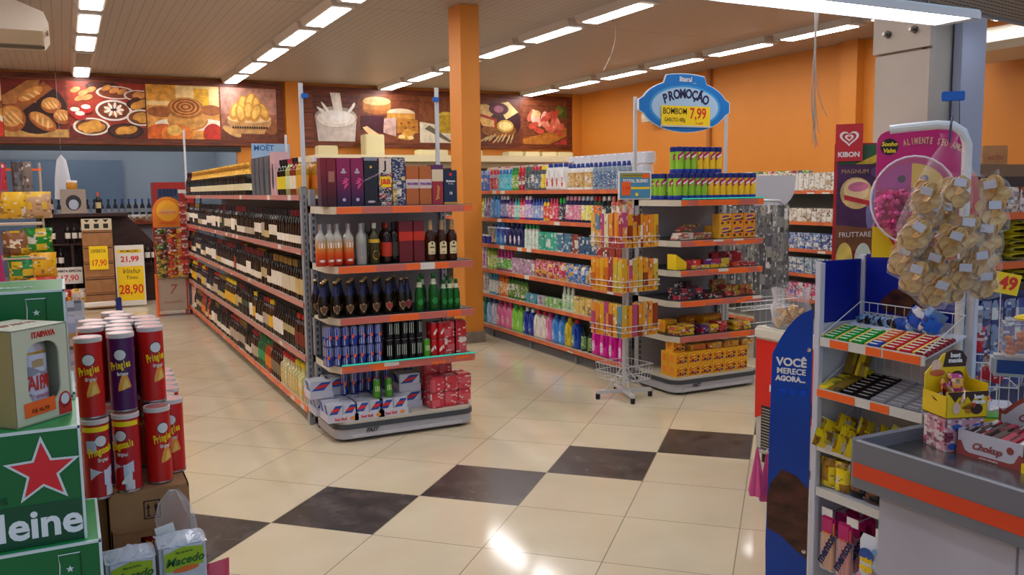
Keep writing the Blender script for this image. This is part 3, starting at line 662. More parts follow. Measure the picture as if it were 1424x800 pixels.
def endcap(name, label, x0, x1, yf, yb, zs, w2=.1, low=.14, teal=()):
    """end unit facing -y with chamfered shelf corners and a rounded grey base"""
    cx = (x0+x1)/2; W = (x1-x0)/2; D = yb-yf
    t = thing(name, label, 'shelving', (cx, yf, 0))
    for s in (-1, 1):
        g = G().box(s*(W-.02)-.02, s*(W-.02)+.02, D-.06, D-.0, 0, zs[-1]+.12, GREYM)
        for k in range(32): g.box(s*(W-.02)-.007, s*(W-.02)+.007, D-.062, D-.059, .08+k*.05, .108+k*.05, SLOT)
        g.obj('upright', t, smooth=False)
    G().box(-W+.04, W-.04, D-.02, D-.001, .1, zs[-1], mat('endcap_back', '#a3a2a8', .5)).obj('back_panel', t, smooth=False)
    for z in zs:
        o = [(-W+.0, D), (-W+.0, .12), (-W+.05, 0), (W-.0, 0), (W-.0, D)]
        s = G().prism(o, 'z', z-.055, z-.004, SHELF).obj('shelf', t, smooth=False)
        G().prism(o, 'z', z-.004, z, mat('shelf_mat', '#26282a', .4)).obj('mat', s, smooth=False)
        G().box(-W+.055, W-.0, -.012, 0, z-.052, z-.006, RAIL).obj('price_rail', s, smooth=False)
        if z in teal: G().box(-W+.05, W, -.02, -.013, z+.002, z+.012, mat('teal_edge_glow', '#3fe0c0', .2, emit=.15)).obj('glass_edge_glow', s, smooth=False)  # teal colour and weak emission stand in for reflections on the glass edge
    def rr(w, d0, d1, r):
        pts = []
        for cxs, cys, a in ((w-r, d0+r, -PI/2), (w-.001, d1-.001, 0), (-w+.001, d1-.001, PI/2), (-w+r, d0+r, PI)):
            rad = r if cys == d0+r else .001
            for k in range(7): pts.append((cxs+rad*math.cos(a+k*PI/12), cys+rad*math.sin(a+k*PI/12)))
        return pts
    b = G(); lm = mat('base_grey', '#a8a8ac', .35); b.prism(rr(W, 0, D, w2), 'z', .025, low-.045, lm); bo = b.obj('base', t)
    G().prism(rr(W+.006, -.006, D, w2), 'z', low-.045, low-.01, mat('base_bumper', '#3f444a', .45)).obj('bumper', bo)
    G().prism(rr(W-.004, .004, D, w2), 'z', low-.01, low+.012, SHELF).obj('deck', bo)
    G().box(-W*.78, W*.8, -.004, 0, .03, .055, mat('base_light', '#bcbcc0', .35)).obj('trim', bo)
    for s in (-1, 1): G().lathe([(.02, 0), (.02, .028)], BLACK, 10, c=(s*(W-.1), .08, 0)).obj('foot', t)
    text(bo, 'FAST', .04, (-W*.52, -.0075, .075), BLACK, shear=.4, bold=.001)
    return t
Z1 = (.128, .52, .93, 1.33, 1.735)          # shelf heights, drinks gondola
gondola('drinks_gondola', 'long shelving run of wine and spirits with salmon price rails', 1.56, 2.1, 6.50, 13.6, Z1)
ZE = (.55, .89, 1.25, 1.66)
endcap('drinks_endcap', 'grey end unit facing the aisle with energy drinks and boxed whisky', 1.595, 2.66, 5.86, 6.42, ZE, teal=(.55,))
Z2 = (.15, .52, .82, 1.12, 1.43, 1.75)
gondola('cleaning_gondola', 'long shelving run of detergents and softeners beside the orange column', 4.47, 5.05, 6.50, 13.4, Z2, 'c')
ZP = (.51, .81, 1.07, 1.32, 1.66)
endcap('chocolate_endcap', 'grey end unit with chocolate boxes below the oval promotion sign', 4.50, 5.44, 5.83, 6.42, ZP, teal=(1.66,))
def post(x, y, z0, z1, label, clip=True, off=-.02):
    t = thing('sign_post', label, 'post', (x, y, z0)); G().box(-.014, .014, -.01, .01, 0, z1-z0, WIRE).obj('rail', t)
    if clip: G().box(off-.02, off+.03, -.028, -.01, z1-z0-.11, z1-z0-.075, BLUE, .004).obj('clip', t)
post(1.585, 6.47, 1.80, 2.55, 'white post with blue clip above the near corner of the wine shelves', off=.02)
post(2.65, 6.47, 0, 2.56, 'white post with blue clip beside the orange column')
post(1.6, 13.55, 1.80, 2.68, 'thin white post at the far end of the drinks gondola', False)
post(2.6, 11.5, 0, 2.5, 'thin white post rising behind the tall grey gift boxes', False)
post(3.3, 13.0, 0, 2.2, 'short thin white post in front of the cheese picture', False)
post(4.535, 6.47, 1.76, 2.56, 'white post holding the promotion sign on the column side', False)
post(5.565, 6.47, 0, 2.56, 'white post holding the promotion sign on the ice cream side', False)
# ---------------------------------------------------------------- drinks gondola stock (faces -x)
def run(y0, y1, x, z, seq, where, gap=.004, fill=None, rz=-PI/2, jit=.004):
    """stand products side by side from y0 (near) to y1 (far). seq yields (proto, width, colours, description, group)"""
    y = y0; n = {}
    out = []
    while y < y1:
        it = next(seq, None)
        if it is None: break
        p, w, cols, desc, grp = it
        y += w/2
        if p is not None:
            n[desc] = n.get(desc, 0)+1
            put(p, (x+random.uniform(-jit, jit), y, z+.0005), rz+random.uniform(-.06, .06), f'{desc}, {nth(n[desc])} from near end, {where}', grp, cols)
        y += w/2+gap
LABS = ['#8a2c24', '#c8b070', '#3a4a38', '#b0a088', '#e6e0d0', '#e0d8c8', '#e8e2d4', '#ddd5c0', '#e2dccb', '#cfc4a4', '#e8e2d4', '#d6c8a0', '#b8a878', '#ddd5c0', '#e0d9c6']
def wines(shelf, kinds):
    while True:
        k = random.choice(kinds); n = random.randint(2, 6)
        lab = random.choice(LABS)
        if k == 'w':
            pr = random.choice([WINE, WINE_NB, WINE_HI, WINE_LO, WINE_LO]); gl = random.choice(['#0c0a09', '#110d0a', '#0a0f0a']); cp = random.choice(['#101014', '#16161c', '#301018', '#0e0e12', '#6a141c', '#8a6a2c'])
            for _ in range(n): yield (pr, .078, {'body': gl, 'label': lab, 'cap': cp}, {'#301018': 'dark wine bottle with maroon cap', '#6a141c': 'dark wine bottle with red cap', '#8a6a2c': 'dark wine bottle with bronze cap'}.get(cp, 'dark wine bottle')+('' if cp in ('#301018', '#6a141c', '#8a6a2c') else ' with '+('red' if lab == '#8a2c24' else 'green' if lab == '#3a4a38' else 'tan' if lab in ('#6a6250', '#c8b070', '#b0a088', '#b8a878') else 'cream')+' label'), f'wine bottles on the {shelf} shelf')
        elif k == 'y':
            for _ in range(n): yield (LIQ, .08, {'body': '#3a2408', 'label': '#e0b020', 'cap': '#e8c818'}, 'yellow-labelled liquor bottle', f'yellow-labelled bottles on the {shelf} shelf')
        elif k == 'g':
            for _ in range(n): yield (WINE, .078, {'body': '#0e3a1a', 'label': '#c8d0a0', 'cap': '#1e6a34'}, 'green wine bottle', f'green bottles on the {shelf} shelf')
        elif k == 'o':
            for _ in range(max(2, n//2)): yield (LIQ, .08, {'body': '#8a3a10', 'label': '#e07a20', 'cap': '#b8281c'}, 'orange liquor bottle with red cap', f'orange liquor bottles on the {shelf} shelf')
        elif k == 'r':
            for _ in range(n): yield (LIQ, .08, {'body': '#240c0a', 'label': '#b8a890', 'cap': '#a01c1c'}, 'dark liquor bottle with red cap', f'red-capped bottles on the {shelf} shelf')
        elif k == 'c':
            for _ in range(max(2, n//2)): yield (CACH, .08, {'body': '#c9cfa8', 'label': '#dcb818', 'cap': '#ecd418'}, 'clear square bottle with yellow cap', f'yellow-capped bottles on the {shelf} shelf')
def chain(*a):
    for x in a:
        for y in x: yield y
def rep(p, w, cols, desc, grp, n): return [(p, w, cols, desc, grp)]*n
XS = 1.605
random.seed(11)
run(6.52, 13.45, XS, Z1[3], wines('second', 'wwwwww'), 'second shelf of drinks gondola')
run(6.52, 13.45, XS, Z1[2], wines('third', 'wwwwww'), 'third shelf of drinks gondola')
seq4 = chain(rep(LIQ, .08, {'body': '#2a1208', 'label': '#7a2c1c', 'cap': '#b82a20'}, 'dark liquor bottle with red cap', 'red-capped bottles on the fourth shelf', 5), wines('fourth', 'wwwwwryy'))
def back_row(z, where):
    def gen():
        while True:
            lab, cp, d = random.choice([('#c8b070', '#b82a20', 'tan-labelled bottle with red cap'), ('#b0482c', '#1a1a1c', 'rust-labelled bottle'), ('#d8cfa8', '#16161c', 'cream-labelled bottle'), ('#d8a828', '#2a1a14', 'yellow-labelled bottle'), ('#5a6a4a', '#c8a040', 'green-labelled bottle')])
            for _ in range(random.randint(2, 4)): yield (LIQ, .085, {'body': '#1c0e08', 'label': lab, 'cap': cp}, d, f'second row bottles {where}')
    run(6.56, 9.9, XS+.10, z, gen(), where)
back_row(Z1[3], 'second row of the second drinks shelf'); back_row(Z1[2], 'second row of the third drinks shelf')
run(6.52, 13.45, XS, Z1[1], seq4, 'fourth shelf of drinks gondola')
seq5 = chain(rep(CACH, .085, {'body': '#c9cfa8', 'label': '#d8482c', 'cap': '#e8e0d0'}, 'clear square bottle with white cap', 'white-capped bottles on the bottom shelf', 2),
             rep(CACH, .085, {'body': '#d0cc8c', 'label': '#dcb818', 'cap': '#ecd418'}, 'clear square bottle with yellow cap', 'yellow-capped bottles on the bottom shelf', 4),
             rep(CACH, .085, {'body': '#d8cfa0', 'label': '#e0c020', 'cap': '#c0242c'}, 'clear square bottle with red cap', 'red-capped square bottles on the bottom shelf', 5),
             rep(LIQ, .08, {'body': '#30140c', 'label': '#8a7a5c', 'cap': '#501014'}, 'brown liquor bottle with maroon cap', 'maroon-capped bottles on the bottom shelf', 5),
             rep(LIQ, .08, {'body': '#9a3c10', 'label': '#e88020', 'cap': '#1c7a3c'}, 'orange liquor bottle with green cap', 'orange bottles with green caps', 3),
             rep(WINE, .078, {'body': '#0d5a2c', 'label': '#3a9a5c', 'cap': '#1e6a34'}, 'green wine bottle', 'green bottles on the bottom shelf', 4), wines('bottom', 'wwwwrro'))
run(6.52, 13.0, XS, Z1[0], seq5, 'bottom shelf of drinks gondola')
# second rows whose necks show between the first
def dark_row(z, w, n0): 
    run(6.56, 9.6, XS+.12, z, wines('back', 'wwr'), w)
# top shelf: bottles, a pink box, tall grey boxes, then gold-foil sparkling wine
random.seed(5)
seqt = chain(rep(LIQ, .085, {'body': '#b08a2a', 'label': '#d8a030', 'cap': '#e8e4d8'}, 'amber liquor bottle with pale cap', 'amber bottles on the top shelf', 2),
             rep(LIQ, .085, {'body': '#7a3018', 'label': '#e0d8c0', 'cap': '#20140c'}, 'reddish liquor bottle with dark cap', 'reddish bottles on the top shelf', 2),
             rep(LIQ, .085, {'body': '#9aa060', 'label': '#c8d4a0', 'cap': '#b8283c'}, 'pale green liquor bottle', 'pale green bottles on the top shelf', 2),
             rep(LIQ, .085, {'body': '#10100c', 'label': '#d8c420', 'cap': '#101010'}, 'black bottle with yellow label', 'black bottles with yellow labels', 3))
run(6.52, 7.4, XS, Z1[4], seqt, 'top shelf of drinks gondola')
o = tag(G().box(-.06, .06, -.09, .09, 0, .36, mat('gift_pink', '#c9a0a4', .4), .003).obj('gift_box', loc=(XS+.03, 7.5, Z1[4])), 'pale pink gift box on the top shelf beside the black bottles', 'gift box')
G().disc((-.0615, 0, .16), .04, .11, mat('gift_window', '#3a3438', .3), plane='x').obj('window', o)
for k in range(4):
    o = tag(G().box(-.05, .05, -.075, .075, 0, .34, noisy('gift_grey', '#6c6a6a', '#34343a', 14, .35, (1, 3, .6)), .003).obj('gift_box', loc=(XS+.02, 7.75+.19*k+(.04 if k else 0), Z1[4])),
            f'tall grey patterned gift box, {nth(k+1)} from the pink box', 'gift box', 'tall grey gift boxes on the top shelf')
run(8.7, 12.9, XS, Z1[4], iter(rep(SPARK, .092, {'cap': '#c99a3a'}, 'gold-foiled sparkling wine bottle', 'gold-foiled bottles on the top shelf', 43)), 'top shelf of drinks gondola')
run(12.95, 13.4, XS, Z1[4], iter(rep(SPARK, .092, {'cap': '#3a1418', 'label': '#4a2a24'}, 'maroon-foiled sparkling wine bottle', 'maroon-foiled bottles on the top shelf', 4)), 'top shelf of drinks gondola')
random.seed(21)
run(6.6, 8.6, XS+.13, Z1[4], wines('top', 'w'), 'hidden row of top shelf') if False else None
# ---------------------------------------------------------------- drinks end unit stock (faces -y)
EX = lambda px: 1.6+(px-457)/186.0*.985   # metres along the end unit, read off its shelf edge
YF = 5.92
zt = ZE[3]
def gbox(name, label, x0, x1, h, col, deco=None, y=YF, d=.09, z=zt, m=None, group=None):
    w = (x1-x0)*.97; t = thing(name, label, 'gift box', ((x0+x1)/2, y+d/2, z), group=group)
    G().box(-w/2, w/2, -d/2, d/2, 0, h, m or mat('carton_'+col, '#'+col, .3), .002).obj('carton', t)
    if deco: deco(t, w, d, h)
    return t
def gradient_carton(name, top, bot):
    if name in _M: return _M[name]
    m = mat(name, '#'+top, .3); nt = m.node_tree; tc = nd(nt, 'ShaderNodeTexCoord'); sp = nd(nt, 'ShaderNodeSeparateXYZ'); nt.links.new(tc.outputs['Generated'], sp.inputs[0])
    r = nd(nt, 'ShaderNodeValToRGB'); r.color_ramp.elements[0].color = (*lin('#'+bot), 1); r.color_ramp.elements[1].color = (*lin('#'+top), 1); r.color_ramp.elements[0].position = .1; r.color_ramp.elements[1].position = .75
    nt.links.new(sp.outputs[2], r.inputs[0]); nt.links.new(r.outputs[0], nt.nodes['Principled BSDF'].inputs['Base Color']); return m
SILV = mat('silver_print', '#c8b8c0', .3, .3)
def d_mag(t, w, d, h):
    g = G(); g.disc((0, -d/2-.0015, h*.7), w*.22, .008, SILV); g.disc((0, -d/2-.0015, h*.74), w*.1, .014, SILV); g.disc((0, -d/2-.0015, h*.13), .012, .012, SILV); g.obj('emblem', t)
    g = G(); pk = mat('pink_swirl', '#e04a88', .3)
    for k in range(5): g.disc((w*.12+.008*math.sin(k*2), -d/2-.002-.0003*k, h*(.4+.04*k)), .018, .006, pk, ang=.9-.3*k)
    g.obj('print', t)
def d_red(t, w, d, h): G().box(-w*.32, w*.32, -d/2-.002, -d/2, h*.5, h*.72, mat('dull_gold', '#a86a5a', .4)).obj('print', t)
def d_jw(t, w, d, h):
    g = G().box(-w/2, w/2, -d/2-.001, d/2, h*.93, h+.001, mat('grey_cap', '#8a8a98', .4)); g.disc((0, -d/2-.002, h*.8), .01, .01, GOLDF); g.disc((0, -d/2-.002, h*.08), w*.3, .008, SILV); g.obj('print', t)
    text(t, 'JOHNNIE WALKER', .016, (0, -d/2-.002, h*.58), SILV, tilt=.42)
def d_jb(t, w, d, h):
    g = G(); y = -d/2-.0015
    g.box(-w*.46, w*.46, y, -d/2, h*.68, h*.98, mat('cream_print', '#d8c8b8', .4)); g.box(-w*.42, w*.42, y-.001, -d/2, h*.38, h*.6, YEL); g.obj('print', t)
    text(t, 'J&B', .05, (0, y-.001, h*.49), RED, bold=.002); text(t, 'J', .08, (0, y-.001, h*.83), mat('ink_black', '#1a1418', .4), bold=.002)
def d_her(t, w, d, h):
    G().box(-w/2-.001, w/2+.001, -d/2-.0015, d/2, h*.42, h*.66, mat('cream_band', '#d8c0b8', .4)).obj('band', t)
    text(t, 'HEINZ' if False else 'TEACHERS', .021, (0, -d/2-.003, h*.54), mat('purple_ink', '#7a4a9a', .4), bold=.0012, sx=.85)
def d_cream(t, w, d, h):
    g = G().box(-w/2-.001, w/2+.001, -d/2-.0015, d/2, h*.58, h*.88, mat('cream_band2', '#dcc8a8', .4)); g.box(-w/2-.001, w/2+.001, -d/2-.0015, d/2, h*.88, h*1.0, mat('purple_band', '#5a2a5c', .4))
    for k in range(4): g.disc((.003*(k-1), -d/2-.002-.0003*k, h*(.15+.09*k)), .02, .009, mat('bronze_print', '#c8823c', .4), ang=.6+.5*k)
    g.obj('print', t)
def d_navy(t, w, d, h):
    g = G().disc((0, -d/2-.0015, h*.88), .012, .012, RED); g.box(-w/2-.001, w/2+.001, -d/2-.001, d/2, 0, .014, GOLDF); g.obj('print', t)
    text(t, 'Buchanan', .018, (0, -d/2-.002, h*.68), PAPER, bold=.001); text(t, 'TO ALL', .013, (0, -d/2-.002, h*.6), PAPER); text(t, '12', .024, (0, -d/2-.002, h*.32), PAPER, bold=.001)
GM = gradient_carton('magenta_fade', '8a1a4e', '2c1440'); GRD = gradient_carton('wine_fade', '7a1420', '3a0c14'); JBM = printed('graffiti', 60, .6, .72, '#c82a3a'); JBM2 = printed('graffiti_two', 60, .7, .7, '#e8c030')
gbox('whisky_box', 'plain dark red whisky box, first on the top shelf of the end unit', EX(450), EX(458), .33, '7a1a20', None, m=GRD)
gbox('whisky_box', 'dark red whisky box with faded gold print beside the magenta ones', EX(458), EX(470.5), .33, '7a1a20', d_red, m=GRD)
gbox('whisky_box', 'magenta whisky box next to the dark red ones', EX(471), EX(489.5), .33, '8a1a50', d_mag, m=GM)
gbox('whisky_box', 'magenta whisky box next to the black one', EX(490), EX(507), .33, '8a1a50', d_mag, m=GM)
gbox('whisky_box', 'black whisky box with slanted silver lettering', EX(508), EX(526.5), .335, '1e1c26', d_jw)
o = gbox('whisky_tin', 'multicoloured graffiti whisky tin beside the black box', EX(528), EX(546.5), .335, '1e1c26', d_jb, m=JBM); o.children[0].color = (*lin('#2a2030'), 1)
o = gbox('whisky_tin', 'multicoloured graffiti whisky tin beside the orange boxes', EX(547), EX(565.5), .335, '1e1c26', None, m=JBM2); o.children[0].color = (*lin('#303a6a'), 1)
gbox('whisky_box', 'tan orange whisky box beside the graffiti tins', EX(566), EX(584.5), .275, 'b4622a', d_her)
gbox('whisky_box', 'tan orange whisky box beside the red and cream one', EX(585), EX(603), .275, 'b4622a', d_her)
gbox('whisky_box', 'red whisky box with cream band and purple top', EX(603.5), EX(620), .285, 'a02c38', d_cream)
gbox('whisky_box', 'navy whisky box at the column end of the top shelf', EX(621), EX(641), .245, '1e2c48', d_navy)
for k in range(2): put(LIQ, (1.70, 6.56+.09*k, Z1[4]), 0, f'amber liquor bottle with orange label at the top corner, {nth(k+1)} back', 'amber corner bottles', {'body': '#b07a1c', 'label': '#e07a1c', 'cap': '#d8d8d4'})
# second shelf
AB = [(.034, 0), (.037, .006), (.037, .18), (.034, .2), (.018, .222), (.015, .235), (.015, .268)]
VOD = proto('vodka_bottle', 'bottle')
def grad_glass(name, stops, rough=.08):
    m = mat(name, '#ffffff', rough); nt = m.node_tree; tc = nd(nt, 'ShaderNodeTexCoord'); sp = nd(nt, 'ShaderNodeSeparateXYZ'); nt.links.new(tc.outputs['Generated'], sp.inputs[0])
    r = nd(nt, 'ShaderNodeValToRGB'); e = r.color_ramp.elements
    for i, (pos, c) in enumerate(stops):
        x = e[i] if i < 2 else e.new(pos); x.position = pos; x.color = (*lin(c), 1)
    nt.links.new(sp.outputs[2], r.inputs[0]); nt.links.new(r.outputs[0], nt.nodes['Principled BSDF'].inputs['Base Color']); return m
part(VOD, 'body', G().lathe(AB, grad_glass('vodka_glass', [(0, '#b01c14'), (.3, '#d8501c'), (.5, '#c89048'), (.72, '#a8a69c')]), 16))
g = G(); wrap(g, [(-.6, .125, .16), (0, .125, .16), (.6, .125, .16)], .0376, PAPER); wrap(g, [(-.5, .03, .045), (0, .03, .045), (.5, .03, .045)], .0376, PAPER); part(VOD, 'lettering', g)
part(VOD, 'cap', G().lathe([(.0165, .25), (.0165, .287)], STEEL, 14))
FRO = bottle('vodka_bottle', 'bottle', AB, None, [(.0165, .25), (.0165, .287)], glass=tint(.35, key='frost'), capm=TM, cols=('#a3a39c', '#888888', '#a8a8a8'))
g = G(); wrap(g, [(-.6, .06, .15), (0, .06, .15), (.6, .06, .15)], .0376, mat('frost_print', '#8a8a86', .5)); part(FRO, 'lettering', g)
GLD = bottle('liquor_bottle', 'bottle', AB, (.15, .175, .0378), [(.0165, .25), (.0165, .287)], cols=('#3c3a1c', '#d8b030', '#b8b8b0'))
part(GLD, 'ring', G().tube([(.022*math.cos(a*.52), -.0385, .065+.03*math.sin(a*.52)) for a in range(12)], .0022, GOLDF, 5, True))
z = ZE[2]
pos = [(447, 0, 0), (459, 0, 0), (469, 0, 0), (484, 0, 0), (453, .11, 1), (476, .11, 1), (490, .11, 1)]
for k, (px, dy, _) in enumerate(pos): put(VOD, (EX(px)+.0, YF+dy, z), 0, f'red-tinted clear vodka bottle, {nth(k+1)} of those beside the uprights', 'red-tinted vodka bottles')
put(FRO, (EX(501), YF, z), 0, 'frosted white vodka bottle on the second shelf of the end unit', cols={'self': '#a0a09a'}); put(FRO, (EX(511), YF+.12, z), 0, 'frosted vodka bottle standing behind the front row of vodka')
put(GLD, (EX(519), YF, z), 0, 'dark bottle with gold ring beside the frosted vodka')
put(LIQ, (EX(536), YF, z), 0, 'dark liquor bottle with broad red label', None, {'body': '#1c0a08', 'label': '#b8301c', 'cap': '#7a1c14'})
put(LIQ, (EX(548), YF+.03, z), 0, 'black liquor bottle beside the dark red boxes', None, {'body': '#0c0a0a', 'label': '#3a3428', 'cap': '#101010'})
def d_band(t, w, d, h): G().box(-w/2-.001, w/2+.001, -d/2-.0015, d/2, h*.52, h*.74, mat('scarlet_band', '#cc3018', .4)).obj('band', t)
gbox('whisky_box', 'dark red whisky box with scarlet band beside the black bottle', EX(554), EX(574), .295, '701418', d_band, z=z)
gbox('whisky_box', 'dark red whisky box with scarlet band beside the amber bottles', EX(575), EX(591), .295, '701418', d_band, z=z)
WH = proto('whisky_bottle', 'bottle'); part(WH, 'body', G().lathe([(.036, 0), (.039, .006), (.039, .17), (.036, .195), (.017, .225), (.0155, .28)], TG, 16), color='#3a1808')
part(WH, 'label', wrap(G(), [(-.75, .05, .13), (-.4, .05, .14), (0, .05, .145), (.4, .05, .14), (.75, .05, .13)], .0396, mat('cream_label', '#ddd0a0', .5)))
g = wrap(G(), [(-.5, .062, .067), (0, .062, .067), (.5, .062, .067)], .04, BLACK); wrap(g, [(-.15, .12, .135), (0, .12, .138), (.15, .12, .135)], .04, BLACK); wrap(g, [(-.45, .095, .106), (0, .095, .106), (.45, .095, .106)], .04, mat('brown_ink', '#6a4a20', .5)); part(WH, 'lettering', g)
part(WH, 'neck_label', G().lathe([(.0182, .225), (.0165, .262)], mat('neck_tan', '#b08a5a', .4), 14, cap=False)); part(WH, 'cap', G().lathe([(.0168, .262), (.0168, .294)], mat('cap_tan', '#a08868', .4), 14))
for k, (px, dy) in enumerate(((599, 0), (616, 0), (631, 0), (592, .12), (609, .12), (625, .12))): put(WH, (EX(px), YF+dy, z), 0, f'amber whisky bottle with cream label, {nth(k+1)} of those at the column end', 'amber whisky bottles')
# third shelf: dark beer then green bottles
z = ZE[1]
for k, (px, c_, d_) in enumerate(((526, '#b8301c', 'red'), (542, '#d8b030', 'gold'), (556, '#8a7a5c', 'tan'), (513, '#a8a8a4', 'silver'))): put(LIQ, (EX(px), YF+.14, ZE[2]), 0, f'dark liquor bottle with {d_} label in the second row of the end unit', None, {'body': '#1c0c08', 'label': c_, 'cap': '#5a1414'})
for k, px in enumerate((450, 467, 485, 503, 521, 539, 558, 569)):
    put(BEER, (EX(px-3), YF+(0 if px != 569 else .04), z), 0, f'dark beer bottle with shield label, {nth(k+1)} from the uprights, front row', 'dark beer bottles on the end unit', {'label': '#9a2c34' if px in (539, 569) else '#5a3a24'})
for k, px in enumerate((452, 467, 485, 503, 521, 541, 562)):
    put(BEER, (EX(px-3), YF+.22, z), 0, f'dark beer bottle with shield label, {nth(k+1)} from the uprights, third row', 'dark beer bottles on the end unit')
for k, px in enumerate((458, 476, 494, 512, 530, 549)):
    put(BEER, (EX(px-3), YF+.1, z), 0, f'dark beer bottle with shield label, {nth(k+1)} from the uprights, second row', 'dark beer bottles on the end unit')
for k, (px, dy, s) in enumerate(((581, 0, 1.05), (602, .0, 1.15), (592, .1, 1.1), (617, 0, .93), (626, 0, .93), (636, 0, .93), (609, .1, 1), (631, .1, 1))):
    put(GRN, (EX(px), YF+dy, z), 0, f'green beer bottle, {nth(k+1)} of those at the column end of the third shelf', 'green beer bottles on the end unit', sc=s)
# fourth shelf: cans two high
z = ZE[0]
def cans(p, xs, z, rows, desc, grp, h, dys=(0,), rz=0):
    n = 0
    for r in range(rows):
        for dy in dys:
            for x in xs:
                n += 1; put(p, (x, YF-.02+dy, z+r*(h+.003)), rz+random.uniform(-.5, .5), f'{desc}, {nth(n)} counted from the bottom corner', grp)
cans(ENERGY, [EX(452+11.2*k) for k in range(7)], z, 2, 'blue and silver can on the fourth shelf', 'blue and silver cans on the fourth shelf', .134, (0, .06))
cans(DARKCAN, [EX(535+10.6*k) for k in range(5)], z, 2, 'black can with pale claw marks', 'black cans on the fourth shelf', .15, (0, .065), rz=PI/2*0)
put(GRNCAN, (EX(588), YF-.03, z), 0, 'bright green can beside the black cans')
cans(REDCAN, [EX(599+10.8*k) for k in range(2)], z, 2, 'red soda can beside the green can', 'red soda cans', .122, (0, .065))
def multipack(name, label, x, y, z, nx, ny, col, prt, h=.125, group=None, rz=0, tray=False, word=None):
    """shrink-wrapped block: printed cartons of cans"""
    t = thing(name, label, 'pack', (x, y, z), rz, group); w = nx*.054; d = ny*.054
    if tray:
        # small cartons of four standing in the tray, each silver with a slanting blue corner
        sv = mat('carton_silver', '#c4cad6', .3, .3); bl = mat('carton_blue', '#24449c', .35); cn = max(1, nx//2); cw_ = w/cn; dn = max(1, ny//2); cd_ = d/dn
        for i in range(cn):
            for j in range(dn):
                x0_, y0_ = -w/2+i*cw_, -d/2+j*cd_
                c_ = G().box(x0_+.001, x0_+cw_-.001, y0_+.001, y0_+cd_-.001, .003, .128, sv, .006)
                if j == 0: c_.prism([(x0_+.008, .06), (x0_+cw_*.6, .06), (x0_+cw_*.95, .118), (x0_+cw_*.5, .118)], 'y', y0_-.0002, y0_+.002, bl); c_.disc((x0_+cw_*.5, y0_-.0006, .088), cw_*.3, .011, RED, 12, ang=.2)
                if i == 0: c_.prism([(y0_+.008, .06), (y0_+cd_*.6, .06), (y0_+cd_*.95, .118), (y0_+cd_*.5, .118)], 'x', x0_-.0002, x0_+.002, bl)
                c_.obj('carton', t, smooth=False)
        G().box(-w/2-.004, w/2+.004, -d/2-.004, d/2+.004, 0, .05, mat('tray_white', '#c8c8d4', .5), .002).obj('tray', t)
        if word:
            text(t, word, .026, (-.02, -d/2-.0055, .022), RED, bold=.0008); G().disc((w*.3, -d/2-.0055, .022), .018, .012, mat('bull_orange', '#e88a28', .5)).obj('emblem', t)
    else:
        o = G().box(-w/2, w/2, -d/2, d/2, 0, h, prt, .008).obj('carton', t, color='#'+col)
    return t
R4 = printed('red_pack', 34, .9, .985, '#d4606a'); B4 = printed('blue_pack', 34, .62, .9, '#b8bec8')
for k, (px, zz) in enumerate(((628, 0), (643, 0), (628, .125), (643, .125))): multipack('can_pack', f'red four-can pack on the fourth shelf, {nth(k+1)} of four', EX(px-4), YF+.03, z+zz, 2, 2, 'b82028', R4, .123, 'red packs on the fourth shelf')
# base deck
z = .152
k = 0
for (px, dy, zz, nx) in ((461, -.0, 0, 4), (497, 0, 0, 4), (531, 0, 0, 3), (457, .24, 0, 4), (497, .24, 0, 4), (531, .24, 0, 3)):
    k += 1; multipack('can_tray', f'silver tray of blue cans on the base deck, {nth(k)} of those stacked', EX(px)+.03, 5.98+dy, z, 4, 4, '', None, tray=True, word='Red Bull', group='trays of blue cans on the base')
for (px, dy, zz) in ((450, .18, .13), (474, .24, .13), (571, .1, .13), (573, .1, 0)):
    k += 1; multipack('can_tray', f'silver tray of blue cans, {nth(k-6)} of the raised and side ones', EX(px), 6.0+dy, z+zz, 3, 3, '', None, tray=True, group='trays of blue cans on the base')
for k, (px, dy) in enumerate(((484, .16), (497, .16), (509, .2), (521, .2), (533, .22), (547, .2), (583, .24))):
    put(ENERGY, (EX(px), 5.98+dy, z+.13), random.uniform(-.6, .6), f'tall blue and silver can standing on the trays, {nth(k+1)} from the uprights', 'cans standing on the trays', sc=(1, 1, 1.3))
put(GRNCAN, (EX(517), 5.93, z+.13), 0, 'green can on the trays beside its twin, nearer the uprights'); put(GRNCAN, (EX(534), 5.93, z+.13), 0, 'green can on the trays beside its twin, nearer the red packs')
k = 0
for dy, lv, xs in ((0, 0, 3), (0, 1, 3), (.12, 2, 2), (.12, 0, 3), (.12, 1, 3)):
    for q in range(xs):
        k += 1; multipack('can_pack', f'red shrink-wrapped can pack on the base deck, {nth(k)} counted from the bottom row', 2.375+.114*q+.004*lv, 5.955+dy+.01*q, z+lv*.118, 2, 2, 'cc3844', R4, .116, 'red packs on the base deck')
